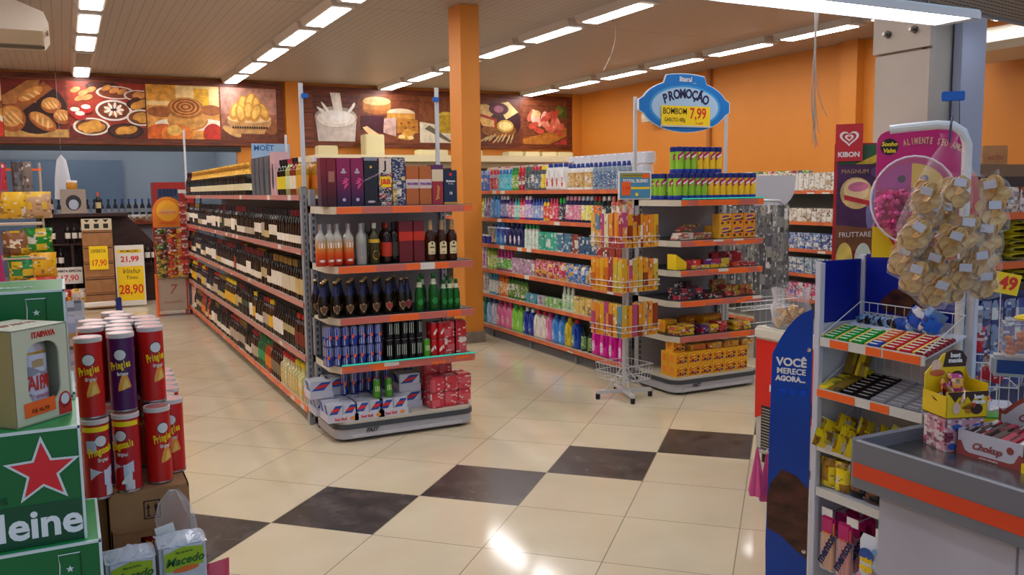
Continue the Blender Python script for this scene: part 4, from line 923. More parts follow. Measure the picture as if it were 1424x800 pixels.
# ================================================================== CLEANING GONDOLA STOCK (near end first)
JUGT = jug('softener_bottle', .118, .08, .28)
random.seed(31)
XG = 4.535
def seq_of(rows):
    for p, w, cols, desc, grp, n in rows:
        for _ in range(n): yield (p, w, cols, desc, grp)
CB = tinted_box('detergent_box', 'box', .10, .05, .17); CB2 = tinted_box('soap_box', 'box', .075, .06, .1); CB3 = tinted_box('washing_powder_box', 'box', .13, .06, .19)
def c3(body, lab, cap): return {'body': '#'+body, 'label': '#'+lab, 'cap': '#'+cap}
W2 = 'of the cleaning gondola'
run(6.52, 9.75, XG, Z2[5], seq_of([
    (TALL, .075, c3('8aa0b0', '5878a0', '1c3c8c'), 'grey-blue cleaner bottle with navy cap', 'grey-blue cleaner bottles', 8),
    (TALL, .075, c3('e4e6e4', 'd0a860', '1c3c8c'), 'white cleaner bottle with navy cap', 'white cleaner bottles', 6),
    (BLEACH, .095, c3('e6e6e2', 'c83a3a', '1c3c8c'), 'white handled bleach bottle', 'white bleach bottles', 4),
    (TALL, .07, c3('5a6068', 'e8c820', 'e8d820'), 'dark bottle with yellow cap', 'dark bottles with yellow caps', 2),
    (TALL, .07, c3('4a5860', '5a7080', 'b82838'), 'dark slate bottle with red cap', 'dark slate bottles', 3),
    (TALL, .07, c3('5a686c', '44585c', '1c6a5c'), 'dark slate bottle with green cap', 'dark slate green-capped bottles', 2),
    (TALL, .075, c3('b82034', '9c1c30', 'c82030'), 'red disinfectant bottle', 'red disinfectant bottles', 2),
    (TALL, .075, c3('2a9a3c', '8ab850', '1c7a34'), 'green disinfectant bottle', 'green disinfectant bottles', 2),
    (CLEAN, .08, c3('38b0c8', '58c8dc', '2080c0'), 'turquoise cleaner bottle', 'turquoise cleaner bottles', 4),
    (CLEAN, .08, c3('9aa8b8', 'b84858', 'c83040'), 'grey cleaner bottle with red cap', 'grey cleaner bottles', 3),
    (CLEAN, .08, c3('3468b8', '4878c8', '88a8d8'), 'blue window cleaner bottle', 'blue window cleaner bottles', 4),
    (CLEAN, .08, c3('e05020', 'e87830', 'e8e0d0'), 'orange cleaner bottle', 'orange cleaner bottles', 3)]), f'top shelf {W2}')
run(6.52, 9.75, XG, Z2[4], seq_of([
    (TALL, .075, c3('c86858', 'e8d0c0', 'd88878'), 'salmon cleaner bottle', 'salmon cleaner bottles', 4),
    (TALL, .075, c3('101820', '2a3a34', 'e8e8e8'), 'black bottle with white cap', 'black bottles with white caps', 2),
    (TALL, .07, c3('1a4a34', 'e87020', 'c03020'), 'dark green bottle with orange label', 'dark green bottles', 2),
    (TALL, .07, c3('182848', 'e8e070', 'c8d8e8'), 'navy bottle with yellow label', 'navy bottles with yellow labels', 3),
    (TALL, .07, c3('1c1c4c', 'e080a0', 'e8a0b8'), 'navy bottle with pink label', 'navy bottles with pink labels', 4),
    (CLEAN, .07, c3('1a2038', '303848', '20c050'), 'dark bottle with green cap', 'dark bottles with green caps', 2),
    (SLIM, .06, c3('c82848', 'e04860', 'e85070'), 'crimson slim bottle', 'crimson slim bottles', 3),
    (SLIM, .06, c3('d8b020', 'e05030', '3060a0'), 'yellow slim bottle', 'yellow slim bottles', 2),
    (SLIM, .06, c3('2848a0', '98a8d0', '2848a0'), 'royal blue slim bottle', 'royal blue slim bottles', 4),
    (TALL, .075, c3('6a3890', 'c8a8d8', 'e8e0f0'), 'purple bottle with white cap', 'purple bottles', 2),
    (SLIM, .06, c3('c82840', 'e8b0b8', 'd83048'), 'red slim bottle', 'red slim bottles', 2),
    (SLIM, .06, c3('30a090', 'b0e0d0', '289080'), 'teal slim bottle', 'teal slim bottles', 2),
    (SLIM, .065, c3('7a4888', 'e090a8', '582868'), 'violet slim bottle', 'violet slim bottles', 2),
    (TALL, .07, c3('302868', '8888b8', 'd8d8e8'), 'indigo bottle with pale cap', 'indigo bottles', 3),
    (JUG, .1, c3('5aa0dc', '88c0e8', '4890d0'), 'sky blue handled bottle', 'sky blue handled bottles', 2),
    (CLEAN, .075, c3('a8a0b8', '786898', 'c8c0d0'), 'grey lilac bottle', 'grey lilac bottles', 3),
    (SLIM, .065, c3('d8cc30', 'a8c040', 'e0d840'), 'lemon yellow bottle', 'lemon yellow bottles', 3),
    (SLIM, .065, c3('4068a8', '586890', '8898b8'), 'steel blue bottle', 'steel blue bottles', 2),
    (CLEAN, .075, c3('d84a20', 'e87838', 'c84020'), 'orange-red bottle', 'orange-red bottles', 3)]), f'second shelf {W2}')
def boxes(w, colr, desc, grp, n, pr=None): return (pr or CB, w, {'self': '#'+colr}, desc, grp, n)
run(6.52, 9.75, XG, Z2[3], seq_of([
    boxes(.105, '9a3a2c', 'maroon detergent box', 'maroon detergent boxes', 5, CB), boxes(.105, '3a5a78', 'slate blue detergent box', 'slate blue detergent boxes', 3, CB),
    boxes(.135, '8a4438', 'brown-red powder box', 'brown-red powder boxes', 1, CB3), boxes(.135, '4a7894', 'blue powder box', 'blue powder boxes', 2, CB3),
    boxes(.135, '3aa88c', 'sea green powder box', 'sea green powder boxes', 3, CB3),
    (TALL, .08, c3('dfe2da', 'c8d8c8', '2a9a50'), 'white bottle with green cap', 'white bottles with green caps', 4),
    (JUG, .11, c3('20285a', 'd8d0d8', '30386a'), 'navy handled bottle', 'navy handled bottles', 4),
    (JUG, .115, c3('3a88d0', '70b0e0', '3078c8'), 'bright blue handled bottle', 'bright blue handled bottles', 2),
    (SLIM, .07, c3('5a3018', 'c8a880', '402010'), 'brown polish bottle', 'brown polish bottles', 2),
    (TUB, .1, {'body': '#4448a0'}, 'indigo round tub', 'indigo round tubs', 4), (TUB, .1, {'body': '#a0a088', 'lid': '#c8c8a0'}, 'khaki round tub', 'khaki round tubs', 4)]), f'third shelf {W2}')
n = 0
for y in (8.95, 9.06, 9.17, 9.3, 9.42):
    n += 1; put(TUB, (XG, y, Z2[3]+.105), 0, f'indigo round tub stacked on another, {nth(n)} from near end, third cleaning shelf', 'indigo tubs in the upper layer', {'body': '#4448a0' if y < 9.3 else '#a0a088'})
def bag(w, colr, desc, grp, n): return (BAG, w, {'self': '#'+colr}, desc, grp, n)
run(6.52, 9.75, XG, Z2[2], seq_of([
    bag(.14, '2070c8', 'blue detergent bag', 'blue detergent bags', 8), bag(.13, 'c83058', 'crimson pink detergent bag', 'crimson pink detergent bags', 5),
    boxes(.08, 'b090a8', 'white and mauve slim box', 'white and mauve slim boxes', 6, CB), (CLEAN, .08, c3('a82870', '60b040', 'c83080'), 'magenta and green bottle', 'magenta and green bottles', 5),
    (TALL, .08, c3('a8c050', 'c8e070', '70a030'), 'lime green bottle', 'lime green bottles', 3), (TALL, .08, c3('d8c8d8', 'b888b0', 'e0d8e0'), 'pale lilac bottle', 'pale lilac bottles', 3),
    boxes(.105, 'c04838', 'brick red box', 'brick red boxes', 3, CB), boxes(.08, 'b82878', 'magenta box', 'magenta boxes', 3, CB)]), f'fourth shelf {W2}')
run(6.52, 9.75, XG, Z2[1], seq_of([
    boxes(.105, 'd8b860', 'cream and gold box', 'cream and gold boxes', 9, CB), (CLEAN, .08, c3('c8d8c0', 'a0c890', 'e0e8e0'), 'pale green bottle', 'pale green bottles', 3),
    boxes(.08, '88b870', 'green and white soap box', 'green and white soap boxes', 4, CB2), boxes(.08, 'b0a8b0', 'grey soap box', 'grey soap boxes', 2, CB2), boxes(.08, '3a98b0', 'teal soap box', 'teal soap boxes', 3, CB2),
    (TALL, .075, c3('3a6a28', '688830', '202820'), 'dark green dish soap bottle', 'dark green dish soap bottles', 6),
    (TALL, .08, c3('e07028', 'e8a050', 'd86020'), 'orange bottle', 'orange bottles', 3), (TALL, .08, c3('58a0c8', 'e0e8e0', '50b0d0'), 'blue and white bottle', 'blue and white bottles', 3),
    (TALL, .075, c3('d8d4cc', 'a8a098', 'e0e0e0'), 'white bottle', 'white bottles', 3), (CLEAN, .085, c3('7a6a74', 'b0a098', '605860'), 'grey brown bottle', 'grey brown bottles', 4)]), f'fifth shelf {W2}')
J = lambda a, b, c, d, g, n: (JUGT, .125, c3(a, b, c), d, g, n)
run(6.55, 9.75, XG, Z2[0], seq_of([
    (JUGT, .145, c3('d8209a', 'e8d0e0', 'c01888'), 'large magenta softener bottle', 'large magenta softener bottles', 4),
    (CLEAN, .11, c3('102018', '6a9a48', '101814'), 'black bottle with green label', 'black bottles with green labels', 2),
    J('1c48a8', '58a060', 'c82030', 'cobalt softener bottle, red cap', 'cobalt softener bottles with red caps', 1), J('d8c020', 'b09020', 'c8b018', 'yellow softener bottle', 'yellow softener bottles', 1),
    J('4a90d8', '90c0e8', '2868c0', 'mid blue softener bottle', 'mid blue softener bottles', 2), J('e080a8', 'f0b8d0', 'c83070', 'pink softener bottle, dark pink cap', 'pink softener bottles by the blue ones', 1),
    J('e8e4d8', 'd8c0c8', 'c82040', 'white softener bottle, red cap', 'white softener bottles with red caps', 2),
    J('1c3c98', '4868b8', 'e0e8f0', 'deep blue softener bottle, white cap', 'deep blue softener bottles', 2), J('8ad048', 'b0e080', '48a838', 'apple green softener bottle', 'apple green softener bottles', 2),
    J('e0709a', 'f0a8c8', 'c83068', 'rose softener bottle', 'rose softener bottles', 3), J('d8dce8', 'a8c0e0', '2848a0', 'white softener bottle, blue cap', 'white softener bottles with blue caps', 1),
    J('a8c8e8', '5888c8', '2848a0', 'pale blue softener bottle', 'pale blue softener bottles', 1), J('30907c', '50a890', '287868', 'sea green softener bottle', 'sea green softener bottles', 3)]), f'bottom shelf {W2}', gap=.008)
# overstock on top of the cleaning run
PK = tinted_box('paper_pack', 'pack', .34, .22, .14, printed('paperpack', 14, .45, .93, '#c88878'))
for k, (y, c) in enumerate(((7.9, '#cfc8c4'), (8.3, '#d8d4cc'), (8.75, '#d0a8a0'), (9.2, '#c8c4d8'), (9.6, '#d8cc90'))):
    put(PK, (4.76, y, 1.75), -PI/2, f'pale paper goods pack behind the top row, {nth(k+1)} from near end', 'paper goods packs', {'self': c})
    put(PK, (4.78, y+.05, 1.892), -PI/2, f'pale paper goods pack on an upper layer, {nth(k+1)} from near end', 'paper goods packs', {'self': c})
for k in range(3):
    for q in range(3): put(ROLLS, (4.70+.08*q/3, 6.75+.47*k, 1.75+.115*q), -PI/2, f'white toilet roll pack, {nth(k+1)} from near end, {nth(q+1)} layer up', 'toilet roll packs')
# ================================================================== wall cooler and boxes along the back wall
t = thing('wall_cooler', 'long cream-topped wall cooler under the dairy pictures', 'cooler', (7.0, 16.1, 0))
G().box(-2.9, 2.9, 0, .55, 0, 2.32, mat('cooler_body', '#c9c2ae', .5), .02).obj('body', t)
G().prism([(-.35, 2.32), (.55, 2.32), (.55, 2.44), (-.35, 2.44)], 'x', -2.9, 2.9, mat('cooler_head', '#e8dfb8', .5)).obj('header', t, smooth=False)
G().box(-2.85, 2.85, -.01, 0, .3, 2.2, mat('cooler_dark', '#3a3c40', .5)).obj('opening', t)
CRM = mat('foam_cream', '#ddd3a6', .7)
def crate(px, y, z, w, h, lab): tag(G().box(-w/2, w/2, -.15, .15, 0, h, CRM, .015).obj('foam_box', loc=(px, y, z)), lab, 'box')
crate(4.42, 16.25, 2.44, .36, .18, 'pale foam box on the cooler below the milk picture')
crate(5.32, 16.25, 2.44, .38, .4, 'tall pale foam box below the seam of milk and cheese pictures')
crate(6.5, 16.2, 2.44, .6, .12, 'low pale foam box below the cheese picture'); crate(7.4, 16.2, 2.44, .3, .12, 'pale foam box beside the orange column')
for k, x in enumerate((8.3, 8.7, 9.1, 9.5)): crate(x, 16.2, 2.44, .34, .1, f'low pale box under the ham picture, {nth(k+1)} from the orange column')

# ================================================================== SPINNER RACK with booklets
t = thing('spinner_rack', 'white wire spinner rack of colourful booklets before the shampoo end', 'rack', (4.117, 6.02, 0))
G().tube([(0, 0, .1), (0, 0, 1.62)], .017, WIRE, 10).obj('pole', t)
for k in range(4):
    a = PI/4+k*PI/2+.5; g = G().box(0, .24, -.018, .018, .045, .075, WIRE, .004, rot=RZ(a)); lo = g.obj('leg', t)
    G().lathe([(.018, 0), (.02, .02), (.018, .045)], BLACK, 10, c=(.23*math.cos(a), .23*math.sin(a), 0)).obj('foot', lo)
    G().tube([(.16*math.cos(a), .16*math.sin(a), .075), (.02*math.cos(a), .02*math.sin(a), .26)], .005, WIRE).obj('brace', t)
TH = .12
def basket(t, z0, z1, r, name='basket', n=7, c=(0, 0)):
    g = G()
    for z in (z0, (z0+z1)/2, z1):
        rr = r*(.9 if z == z0 else 1)
        pts = [(c[0]+rr*math.cos(PI/4+k*PI/2+TH)*1.4142, c[1]+rr*math.sin(PI/4+k*PI/2+TH)*1.4142, z) for k in range(4)]; g.tube(pts, .0035, WIRE, 5, True)
    for k in range(4):
        a0, a1 = PI/4+k*PI/2+TH, PI/4+(k+1)*PI/2+TH
        for q in range(n):
            f = q/n; p = [(c[0]+r*1.4142*((1-f)*math.cos(a0)+f*math.cos(a1))*s, c[1]+r*1.4142*((1-f)*math.sin(a0)+f*math.sin(a1))*s, z) for s, z in ((.9, z0), (1, z1))]
            g.tube(p, .002, WIRE, 4)
    g.tube([(c[0]-r*.9, c[1], z0), (c[0]+r*.9, c[1], z0)], .003, WIRE, 4); g.tube([(c[0], c[1]-r*.9, z0), (c[0], c[1]+r*.9, z0)], .003, WIRE, 4)
    return g.obj(name, t)
basket(t, .17, .30, .17, 'lower_basket', 9)
BK = tinted_box('booklet', 'booklet', .052, .012, .28, printed('booklet', 40, .93, .97, '#e8a020', .4, (1, 1, .35)))
BCOL = ['#d8a820', '#c86820', '#7a8a98', '#b84878', '#8a3418', '#d8c8a0', '#e08820', '#60889a', '#a83838', '#c8b040']
random.seed(8)
for ti, (zb, lab) in enumerate(((.53, 'lowest'), (.90, 'middle'), (1.26, 'top'))):
    g = G(); R0 = .205
    basket(t, zb+.02, zb+.11, R0, 'basket', 5)
    n = 0
    for k in range(4):
        a = k*PI/2+TH; nx, ny = math.cos(a), math.sin(a)
        if nx*(-.56)+ny*(-.83) < -.2: continue      # only the faces turned to the shop entrance hold stock seen here
        for q in range(7):
            s = (q-3)*.056; n += 1
            hh = 1
            put(BK, (4.117+nx*(R0-.012)-ny*s, 6.02+ny*(R0-.012)+nx*s, zb+.022), a+PI/2+PI, f'slim printed booklet, {nth(n)} counted round the {lab} basket of the spinner rack', f'booklets in the {lab} basket', {'self': random.choice(BCOL)}, sc=(1, 1, hh*random.uniform(.92, 1.03)))
# small promotion frame fixed beside it, and the pink pack hanging under it
t = thing('offer_frame', 'white framed blue and orange offer notice above the spinner rack', 'notice', (4.19, 5.98, 1.665)); t.scale = (1.42, 1, 1.22)
G().box(-.115, .115, -.006, .006, 0, .19, PAPER, .003).obj('frame', t)
g = G().box(-.105, .105, -.009, -.006, .01, .18, mat('notice_blue', '#4a90b8', .5)); g.box(-.1, .1, -.0105, -.009, .15, .175, mat('notice_olive', '#a8a030', .5)); g.box(-.03, .1, -.0105, -.009, .07, .085, YEL)
g.box(-.095, -.035, -.0115, -.009, .03, .12, ORT); g.box(.045, .1, -.0115, -.0105, .145, .175, ORT); g.disc((.01, -.0105, .035), .012, .012, YEL); g.obj('print', t)
text(t, 'TOTAL BLEND', .03, (.0, -.0108, .125), PAPER, bold=.0012, sx=.9); text(t, 'GANHE DE DESCONTO', .013, (-.02, -.0112, .163), NAVY); text(t, '1,99', .03, (-.065, -.012, .075), RED)
G().tube([(-.0, .02, -.06), (0, .02, .1)], .006, WIRE).obj('stem', t)
o = put(BAG, (4.16, 6.05, 1.47), .1, 'pink and orange patterned pack on top of the spinner rack', cols={'self': '#e07868'}, sc=(1.25, .8, .95))

# ================================================================== CHOCOLATE END UNIT STOCK
YC = 5.90
nt_ = 0
for lay, xs, dys, zz in ((1, [4.565+.0675*k for k in range(13)], (0, .075), 1.662), (2, [4.60+.0675*k for k in range(7)], (.02, .095), 1.882)):
    for dy in dys:
        for k, x in enumerate(xs):
            nt_ += 1; yel = (x > 4.86) if lay == 1 else (x > 4.8)
            put(TUBE, (x, YC+dy, zz), random.uniform(-.25, .25), f'navy-lidded snack tube, {nth(k+1)} from the booklet side, {"front" if dy < .05 else "back"} row, {"lower" if lay == 1 else "upper"} layer', 'snack tubes on the top shelf', {'body': '#e8c020' if yel else '#8ac030', 'print': '#f0e8c8'})
for k in range(3): put(TUBE, (4.535, 6.06+.075*k, 1.662), 0, f'navy-lidded snack tube at the spinner side, {nth(k+1)} going back', 'snack tubes on the top shelf', {'body': '#8ac030'})
BON = proto('chocolate_box', 'box'); part(BON, 'carton', G().box(-.065, .065, -.05, .05, 0, .105, tint(.35), .002), color='#e8a81c')
g = G(); y = -.0512
g.disc((0, y, .062), .05, .026, mat('bonbon_red', '#c03418', .4), ang=.15); g.disc((.0, y-.0003, .064), .044, .02, mat('bonbon_yellow', '#f4cc30', .4), ang=.15)
for x, z, c in ((-.04, .02, 'c8501c'), (-.015, .025, '4a2410'), (.012, .02, 'b03060'), (.04, .026, '2a3a7a'), (.045, .055, '5a2c14')): g.disc((x, y-.0006, z), .013, .011, C(c))
part(BON, 'print', g, smooth=False); text(BON, 'Garoto', .03, (0, y-.001, .064), mat('bonbon_red', '#c03418', .4), tilt=.15, bold=.001)
part(BON, 'side_print', G().box(-.0662, -.065, -.03, .03, .02, .085, mat('bonbon_orange', '#e88a20', .4)))
def stackb(p, x0, nx, y, ny, z, nz, w, d, h, desc, grp, cols=None, rz=0, skip=()):
    n = 0
    for c in range(nz):
        for b in range(ny):
            for a in range(nx):
                if (a, b, c) in skip: continue
                n += 1; put(p, (x0+w/2+a*(w+.003), y+d/2+b*(d+.003), z+c*(h+.001)), rz+random.uniform(-.02, .02), f'{desc}, {nth(n)} counted from its bottom corner', grp, cols)
stackb(BON, 4.53, 6, 5.86, 2, .153, 2, .13, .1, .105, 'yellow chocolate box in the big base stack', 'yellow chocolate boxes on the base')
stackb(BON, 4.53, 1, 5.9, 1, .153+.212, 1, .13, .1, .105, 'yellow chocolate box above the base stack, spinner side', 'upper yellow boxes', skip=())
FL = tinted_box('chocolate_box', 'box', .16, .1, .05, printed('flatbox', 26, .85, .93, '#c85a20'))
for k, x in enumerate((4.79, 4.97, 5.16, 5.33)): put(FL, (x, 5.93, .366), 0, f'flat golden chocolate box on the base stack, {nth(k+1)} from the spinner side', 'flat golden boxes', {'self': '#d8a030'})
for k in range(4): put(BON, (4.44+.0, 5.95+.105*k, .153), -PI/2, f'orange end of a chocolate box beside the spinner, {nth(k+1)} going back', 'chocolate boxes turned sideways', {'carton': '#e89a28'}) if k < 0 else None
BAR = tinted_box('chocolate_bar', 'chocolate bar', .085, .14, .016, printed('bar', 34, .86, .9, '#c83048')); BARS = tinted_box('chocolate_packet', 'packet', .07, .05, .045, printed('bar', 34, .86, .9, '#c83048'))
def piles(x0, x1, z, colr, desc, n, w=.088, layers=3, p=BAR, h=.017, y=5.94, dj=0):
    k = 0; x = x0+w/2
    while x < x1-w*.3:
        L = layers if layers < 3 else random.randint(layers-1, layers)
        for q in range(L):
            k += 1; put(p, (x+random.uniform(-.004, .004), y+random.uniform(-.008, .008)+dj, z+q*h), random.uniform(-.08, .08), f'{desc}, {nth(k)} counted pile by pile', desc+' piles', {'self': colr if isinstance(colr, str) else random.choice(colr)})
        x += w+.003
random.seed(14)
z = ZP[0]
piles(4.56, 4.80, z, ['#e8c81c', '#e0b818'], 'yellow chocolate bar on the lowest shelf', 0, layers=5); piles(4.81, 4.9, z, '#5a2c78', 'purple chocolate bar on the lowest shelf', 0, layers=5)
piles(4.91, 5.0, z, '#e8c01c', 'golden chocolate bar beside the purple pile', 0, layers=5); piles(5.01, 5.17, z, '#c8382c', 'red chocolate bar on the lowest shelf', 0, layers=6); piles(5.18, 5.42, z, '#e8c41c', 'yellow chocolate bar near the ice cream side', 0, layers=4)
put(BON, (4.64, 6.12, z), 0, 'yellow chocolate box standing behind the yellow bars'); put(BON, (5.05, 6.1, z), 0, 'yellow chocolate box standing behind the red bars')
for k in range(3): put(BON, (5.0+.14*k-.07, 6.2, z), 0, f'yellow chocolate box in the rear of the lowest shelf, {nth(k+1)} of three', 'rear yellow boxes', {'carton': '#d8881c'})
z = ZP[1]
piles(4.56, 4.86, z, ['#2c2434', '#3a2c3c', '#4a3040'], 'dark wrapped chocolate packet', 0, w=.075, layers=2, p=BARS, h=.046); piles(4.87, 5.1, z, ['#2a2228', '#b0a890'], 'thin dark chocolate slab', 0, layers=2)
piles(5.11, 5.42, z, ['#b8902c', '#a8842c'], 'dull gold chocolate packet', 0, w=.075, layers=2, p=BARS, h=.046); piles(4.6, 4.9, z, ['#241c30'], 'dark packet in the rear row', 0, w=.075, layers=3, p=BARS, h=.046, y=6.05); piles(5.05, 5.3, z, ['#a07c28'], 'gold packet in the rear row', 0, w=.075, layers=3, p=BARS, h=.046, y=6.05)
z = ZP[2]
o = tag(G().prism([(-.05, 0), (.06, 0), (.06, .06), (-.05, .13)], 'y', -.06, .06, YEL).obj('display_box', loc=(4.60, 5.95, z)), 'yellow slanted counter box on the third shelf', 'box')
for k, (x, w, c, d) in enumerate(((4.70, .09, '#a82028', 'maroon'), (4.78, .08, '#d83020', 'scarlet'), (4.90, .1, '#5a2080', 'purple'), (4.99, .1, '#6a2888', 'violet'), (5.09, .09, '#d8b838', 'gold'))):
    put(BARS, (x, 5.93, z), 0, f'{d} chocolate box on the third shelf', None, {'self': c}, sc=(w/.07, 1.2, 1.7))
for k, x in enumerate((4.76, 4.86, 4.96, 5.06)): put(BARS, (x, 5.895, z), 0, f'yellow chocolate packet at the shelf edge, {nth(k+1)} from the spinner side', 'yellow packets at the edge', {'self': '#d8b41c'}, sc=(1.3, .5, .7))
piles(5.15, 5.42, z, ['#c8242c', '#b01c28', '#e05028'], 'red chocolate packet', 0, w=.085, layers=2, h=.017); 
for k, x in enumerate((5.13, 5.22, 5.31, 5.39)): put(BARS, (x, 6.1, z), 0, f'red chocolate box in the rear, {nth(k+1)} from the spinner side', 'red boxes in the rear', {'self': '#b8202c'}, sc=(1.2, 1, 2.6))
z = ZP[3]
for k in range(4): put(FL, (4.66+.005*k, 5.96, z+.014*k), .1*k-.1, f'flat white packet in a small stack, {nth(k+1)} from the shelf', 'flat white packets', {'self': '#ddd8c8'}, sc=(1, 1, .27))
for k in range(6): put(BAR, (4.80+(k % 2)*.09, 5.98, z+.017*(k//2)), PI/2, f'olive gold chocolate bar in a low stack, {nth(k+1)}', 'olive gold bars', {'self': '#a0883c'}, sc=(1, 1.1, 1))
for k in range(4): put(BAR, (4.79+.03*k, 6.1, z+.06+.014*k), PI/2, f'khaki chocolate bar in the rear stack, {nth(k+1)}', 'khaki bars', {'self': '#8c7a34'})
SER = proto('orange_candy_box', 'box'); part(SER, 'carton', G().box(-.065, .065, -.05, .05, 0, .105, tint(.35), .002), color='#e8862a')
g = G(); g.disc((0, -.0512, .068), .05, .024, mat('ser_purple', '#7a2a88', .4), ang=.12); 
for x, z2, c in ((-.035, .025, '7a3414'), (0, .022, 'e8c030'), (.03, .03, 'b8281c'), (.045, .06, '5a2c14')): g.disc((x, -.0516, z2), .016, .013, C(c))
part(SER, 'print', g, smooth=False); text(SER, 'Bombons', .024, (0, -.0518, .068), YEL, tilt=.12, bold=.001)
for k, (x, zz, dy) in enumerate(((5.06, 0, 0), (5.06, .106, 0), (5.195, 0, 0), (5.195, .106, 0), (5.33, 0, 0), (5.33, .106, 0), (5.06, 0, .11), (5.195, 0, .11), (5.33, 0, .11))): put(SER, (x, 5.92+dy, z+zz), 0, f'orange candy box on the fourth shelf, {nth(k+1)} counted from the bottom', 'orange candy boxes', {'carton': '#e8962a' if x > 5.1 else '#e8b038'})
# ---- oval promotion sign between the posts
t = thing('promotion_sign', 'oval blue promotion sign with yellow price card above the snack tubes', 'sign', (5.05, 6.43, 2.49))
SB = mat('sign_blue', '#1478c8', .35); SB2 = mat('sign_mid_blue', '#3a9ad8', .35); SL = mat('sign_pale', '#a8c8e4', .4)
def ov(rx, rz, n=48, x0=0, z0=0): return [(x0+rx*math.cos(2*PI*k/n), z0+rz*math.sin(2*PI*k/n)) for k in range(n)]
def board(pts, y0, y1, m): return G().prism(pts[::-1], 'y', y0, y1, m)
out = []
for k in range(96):
    a = 2*PI*k/96; x, z = .485*math.cos(a), .235*math.sin(a)
    if abs(x) > .46 : x = math.copysign(.515, x); z = max(-.045, min(.045, z*1.0))
    if abs(x) < .235 and z > 0: z = .29-(.02*(x/.235)**2)
    out.append((x, z))
bo = board(out, -.008, .008, mat('sign_rim', '#e4eef6', .4)).obj('rim', t)
board([(x*.985, z*.975) for x, z in out], -.0105, -.008, SB).obj('board', t)
G().disc((0, -.0115, -.005), .40, .19, SB2, 48).obj('mid_oval', t); G().disc((0, -.0125, -.005), .375, .172, SL, 48).obj('inner_oval', t)
text(t, 'literal', .062, (0, -.0125, .237), PAPER, bold=.0016); text(t, '.com', .018, (.1, -.0125, .207), PAPER)
w = 'PROMOÇÃO'
for k, ch in enumerate(w):
    a = (k-3.5)*.155; text(t, ch, .112, (.43*math.sin(a)*1.02, -.0135, -.25+.345*math.cos(a)+.012), NAVY, tilt=-a*.62, bold=.0045, sx=.82)
c = G().box(-.275, .275, -.02, -.016, -.175, -.0, YEL, .001).obj('price_card', t)
G().box(-.285, .285, -.024, -.013, -.188, -.172, WIRE).obj('card_holder', t)
INK = mat('marker_black', '#201c18', .6)
text(c, 'BOMBOM', .078, (-.125, -.0212, -.05), INK, bold=.0004, sx=.8); text(c, 'GAROTO 400g', .05, (-.125, -.0212, -.125), INK, sx=.72)
text(c, '7,99', .135, (.135, -.0212, -.068), RED, bold=.0022, sx=.82); text(c, 'à unid', .034, (.15, -.0212, -.15), RED, sx=1)

# ================================================================== wire rack with grey hanging packs, right of the chocolate end unit
t = thing('wire_display_rack', 'white tube frame rack hung with grey packs beside the chocolate unit', 'rack', (5.95, 6.45, 0))
for s in (-1, 1):
    G().tube([(s*.36, 0, 0), (s*.36, 0, 1.5), (s*.345, 0, 1.58), (s*.28, 0, 1.62), (0, 0, 1.63)], .014, WIRE, 8).obj('frame', t)
g = G()
for z in [.75+.1*k for k in range(9)]: g.tube([(-.36, .02, z), (.36, .02, z)], .004, WIRE, 4)
for x in [-.32+.08*k for k in range(9)]: g.tube([(x, .02, .2), (x, .02, 1.6)], .003, WIRE, 4)
g.obj('grid', t)
for z in (.35, .6):
    g = G()
    for zz in (z, z+.08): g.tube([(-.36, .02, zz), (.36, .02, zz), (.36, -.2, zz), (-.36, -.2, zz)], .004, WIRE, 4, True)
    for k in range(13): g.tube([(-.36+.06*k, -.2, z+.08), (-.36+.06*k, -.2, z), (-.36+.06*k, .02, z)], .0025, WIRE, 4)
    g.obj('basket', t)
HP = pouch('hanging_pack', .075, .27, .03, printed('greypack', 40, .9, .85, '#6a6a6e', .3, (1, 1, .4)))
n = 0
random.seed(4)
for zz in (1.31, 1.03, .76):
    for k in range(10):
        n += 1; put(HP, (5.95-.34+.075*k, 6.40, zz), random.uniform(-.2, .2), f'grey hanging pack on the wire rack, {nth(n)} counted from the top row', 'grey hanging packs', {'self': random.choice(['#8a8780', '#77746e', '#9a958c', '#5c5a58'])})
t = thing('curved_panel', 'pale grey curved end panel standing above the wire rack', 'panel', (6.46, 6.75, 1.55))
pts = [(-.27, .0), (-.05, 0)]+[(.0+.26*math.sin(a), .2-.2*math.cos(a)) for a in (.3, .6, .9, 1.2, 1.5)]+[(.27, .32), (-.27, .32)]
G().prism(pts[::-1], 'y', -.012, .012, mat('hood_grey', '#c4c5cc', .3)).obj('panel', t); G().box(-.2, .2, .02, .05, -1.55, .2, mat('hood_leg', '#8c8c90', .4)).obj('support', t)
# ---- third gondola
Z3 = (.15, .48, .77, 1.05, 1.36, 1.71)
gondola('grocery_gondola', 'shelving run of white milk cartons along the orange side wall', 7.45, 8.0, 6.0, 13.4, Z3, 'c')
MILK = tinted_box('milk_carton', 'carton', .075, .065, .2, printed('milkc', 30, .5, .93, '#a88858')); SMALL = tinted_box('small_carton', 'carton', .07, .06, .15, printed('smallc', 30, .45, .9, '#8a5a3a'))
CUPS = tinted_box('dessert_cup_pack', 'pack', .11, .1, .09, printed('cups', 34, .6, .8, '#2850a8'))
def col3(z, p, w, c, d, n=22, layers=1, h=.1, y0=6.55):
    k = 0
    for a in range(n):
        for q in range(layers):
            k += 1; put(p, (7.53, y0+w*a, z+q*h), -PI/2, f'{d}, {nth(k)} counted from near end', d+'s', {'self': c if isinstance(c, str) else c[(a//5) % len(c)]})
col3(Z3[5], MILK, .08, ['#dcd8cc', '#d4d0c0', '#d8d8d0'], 'white carton on the top shelf by the side wall', 26)
col3(Z3[4], SMALL, .075, ['#d8ccb0', '#cfc4b0'], 'beige carton on the second shelf by the side wall', 24)
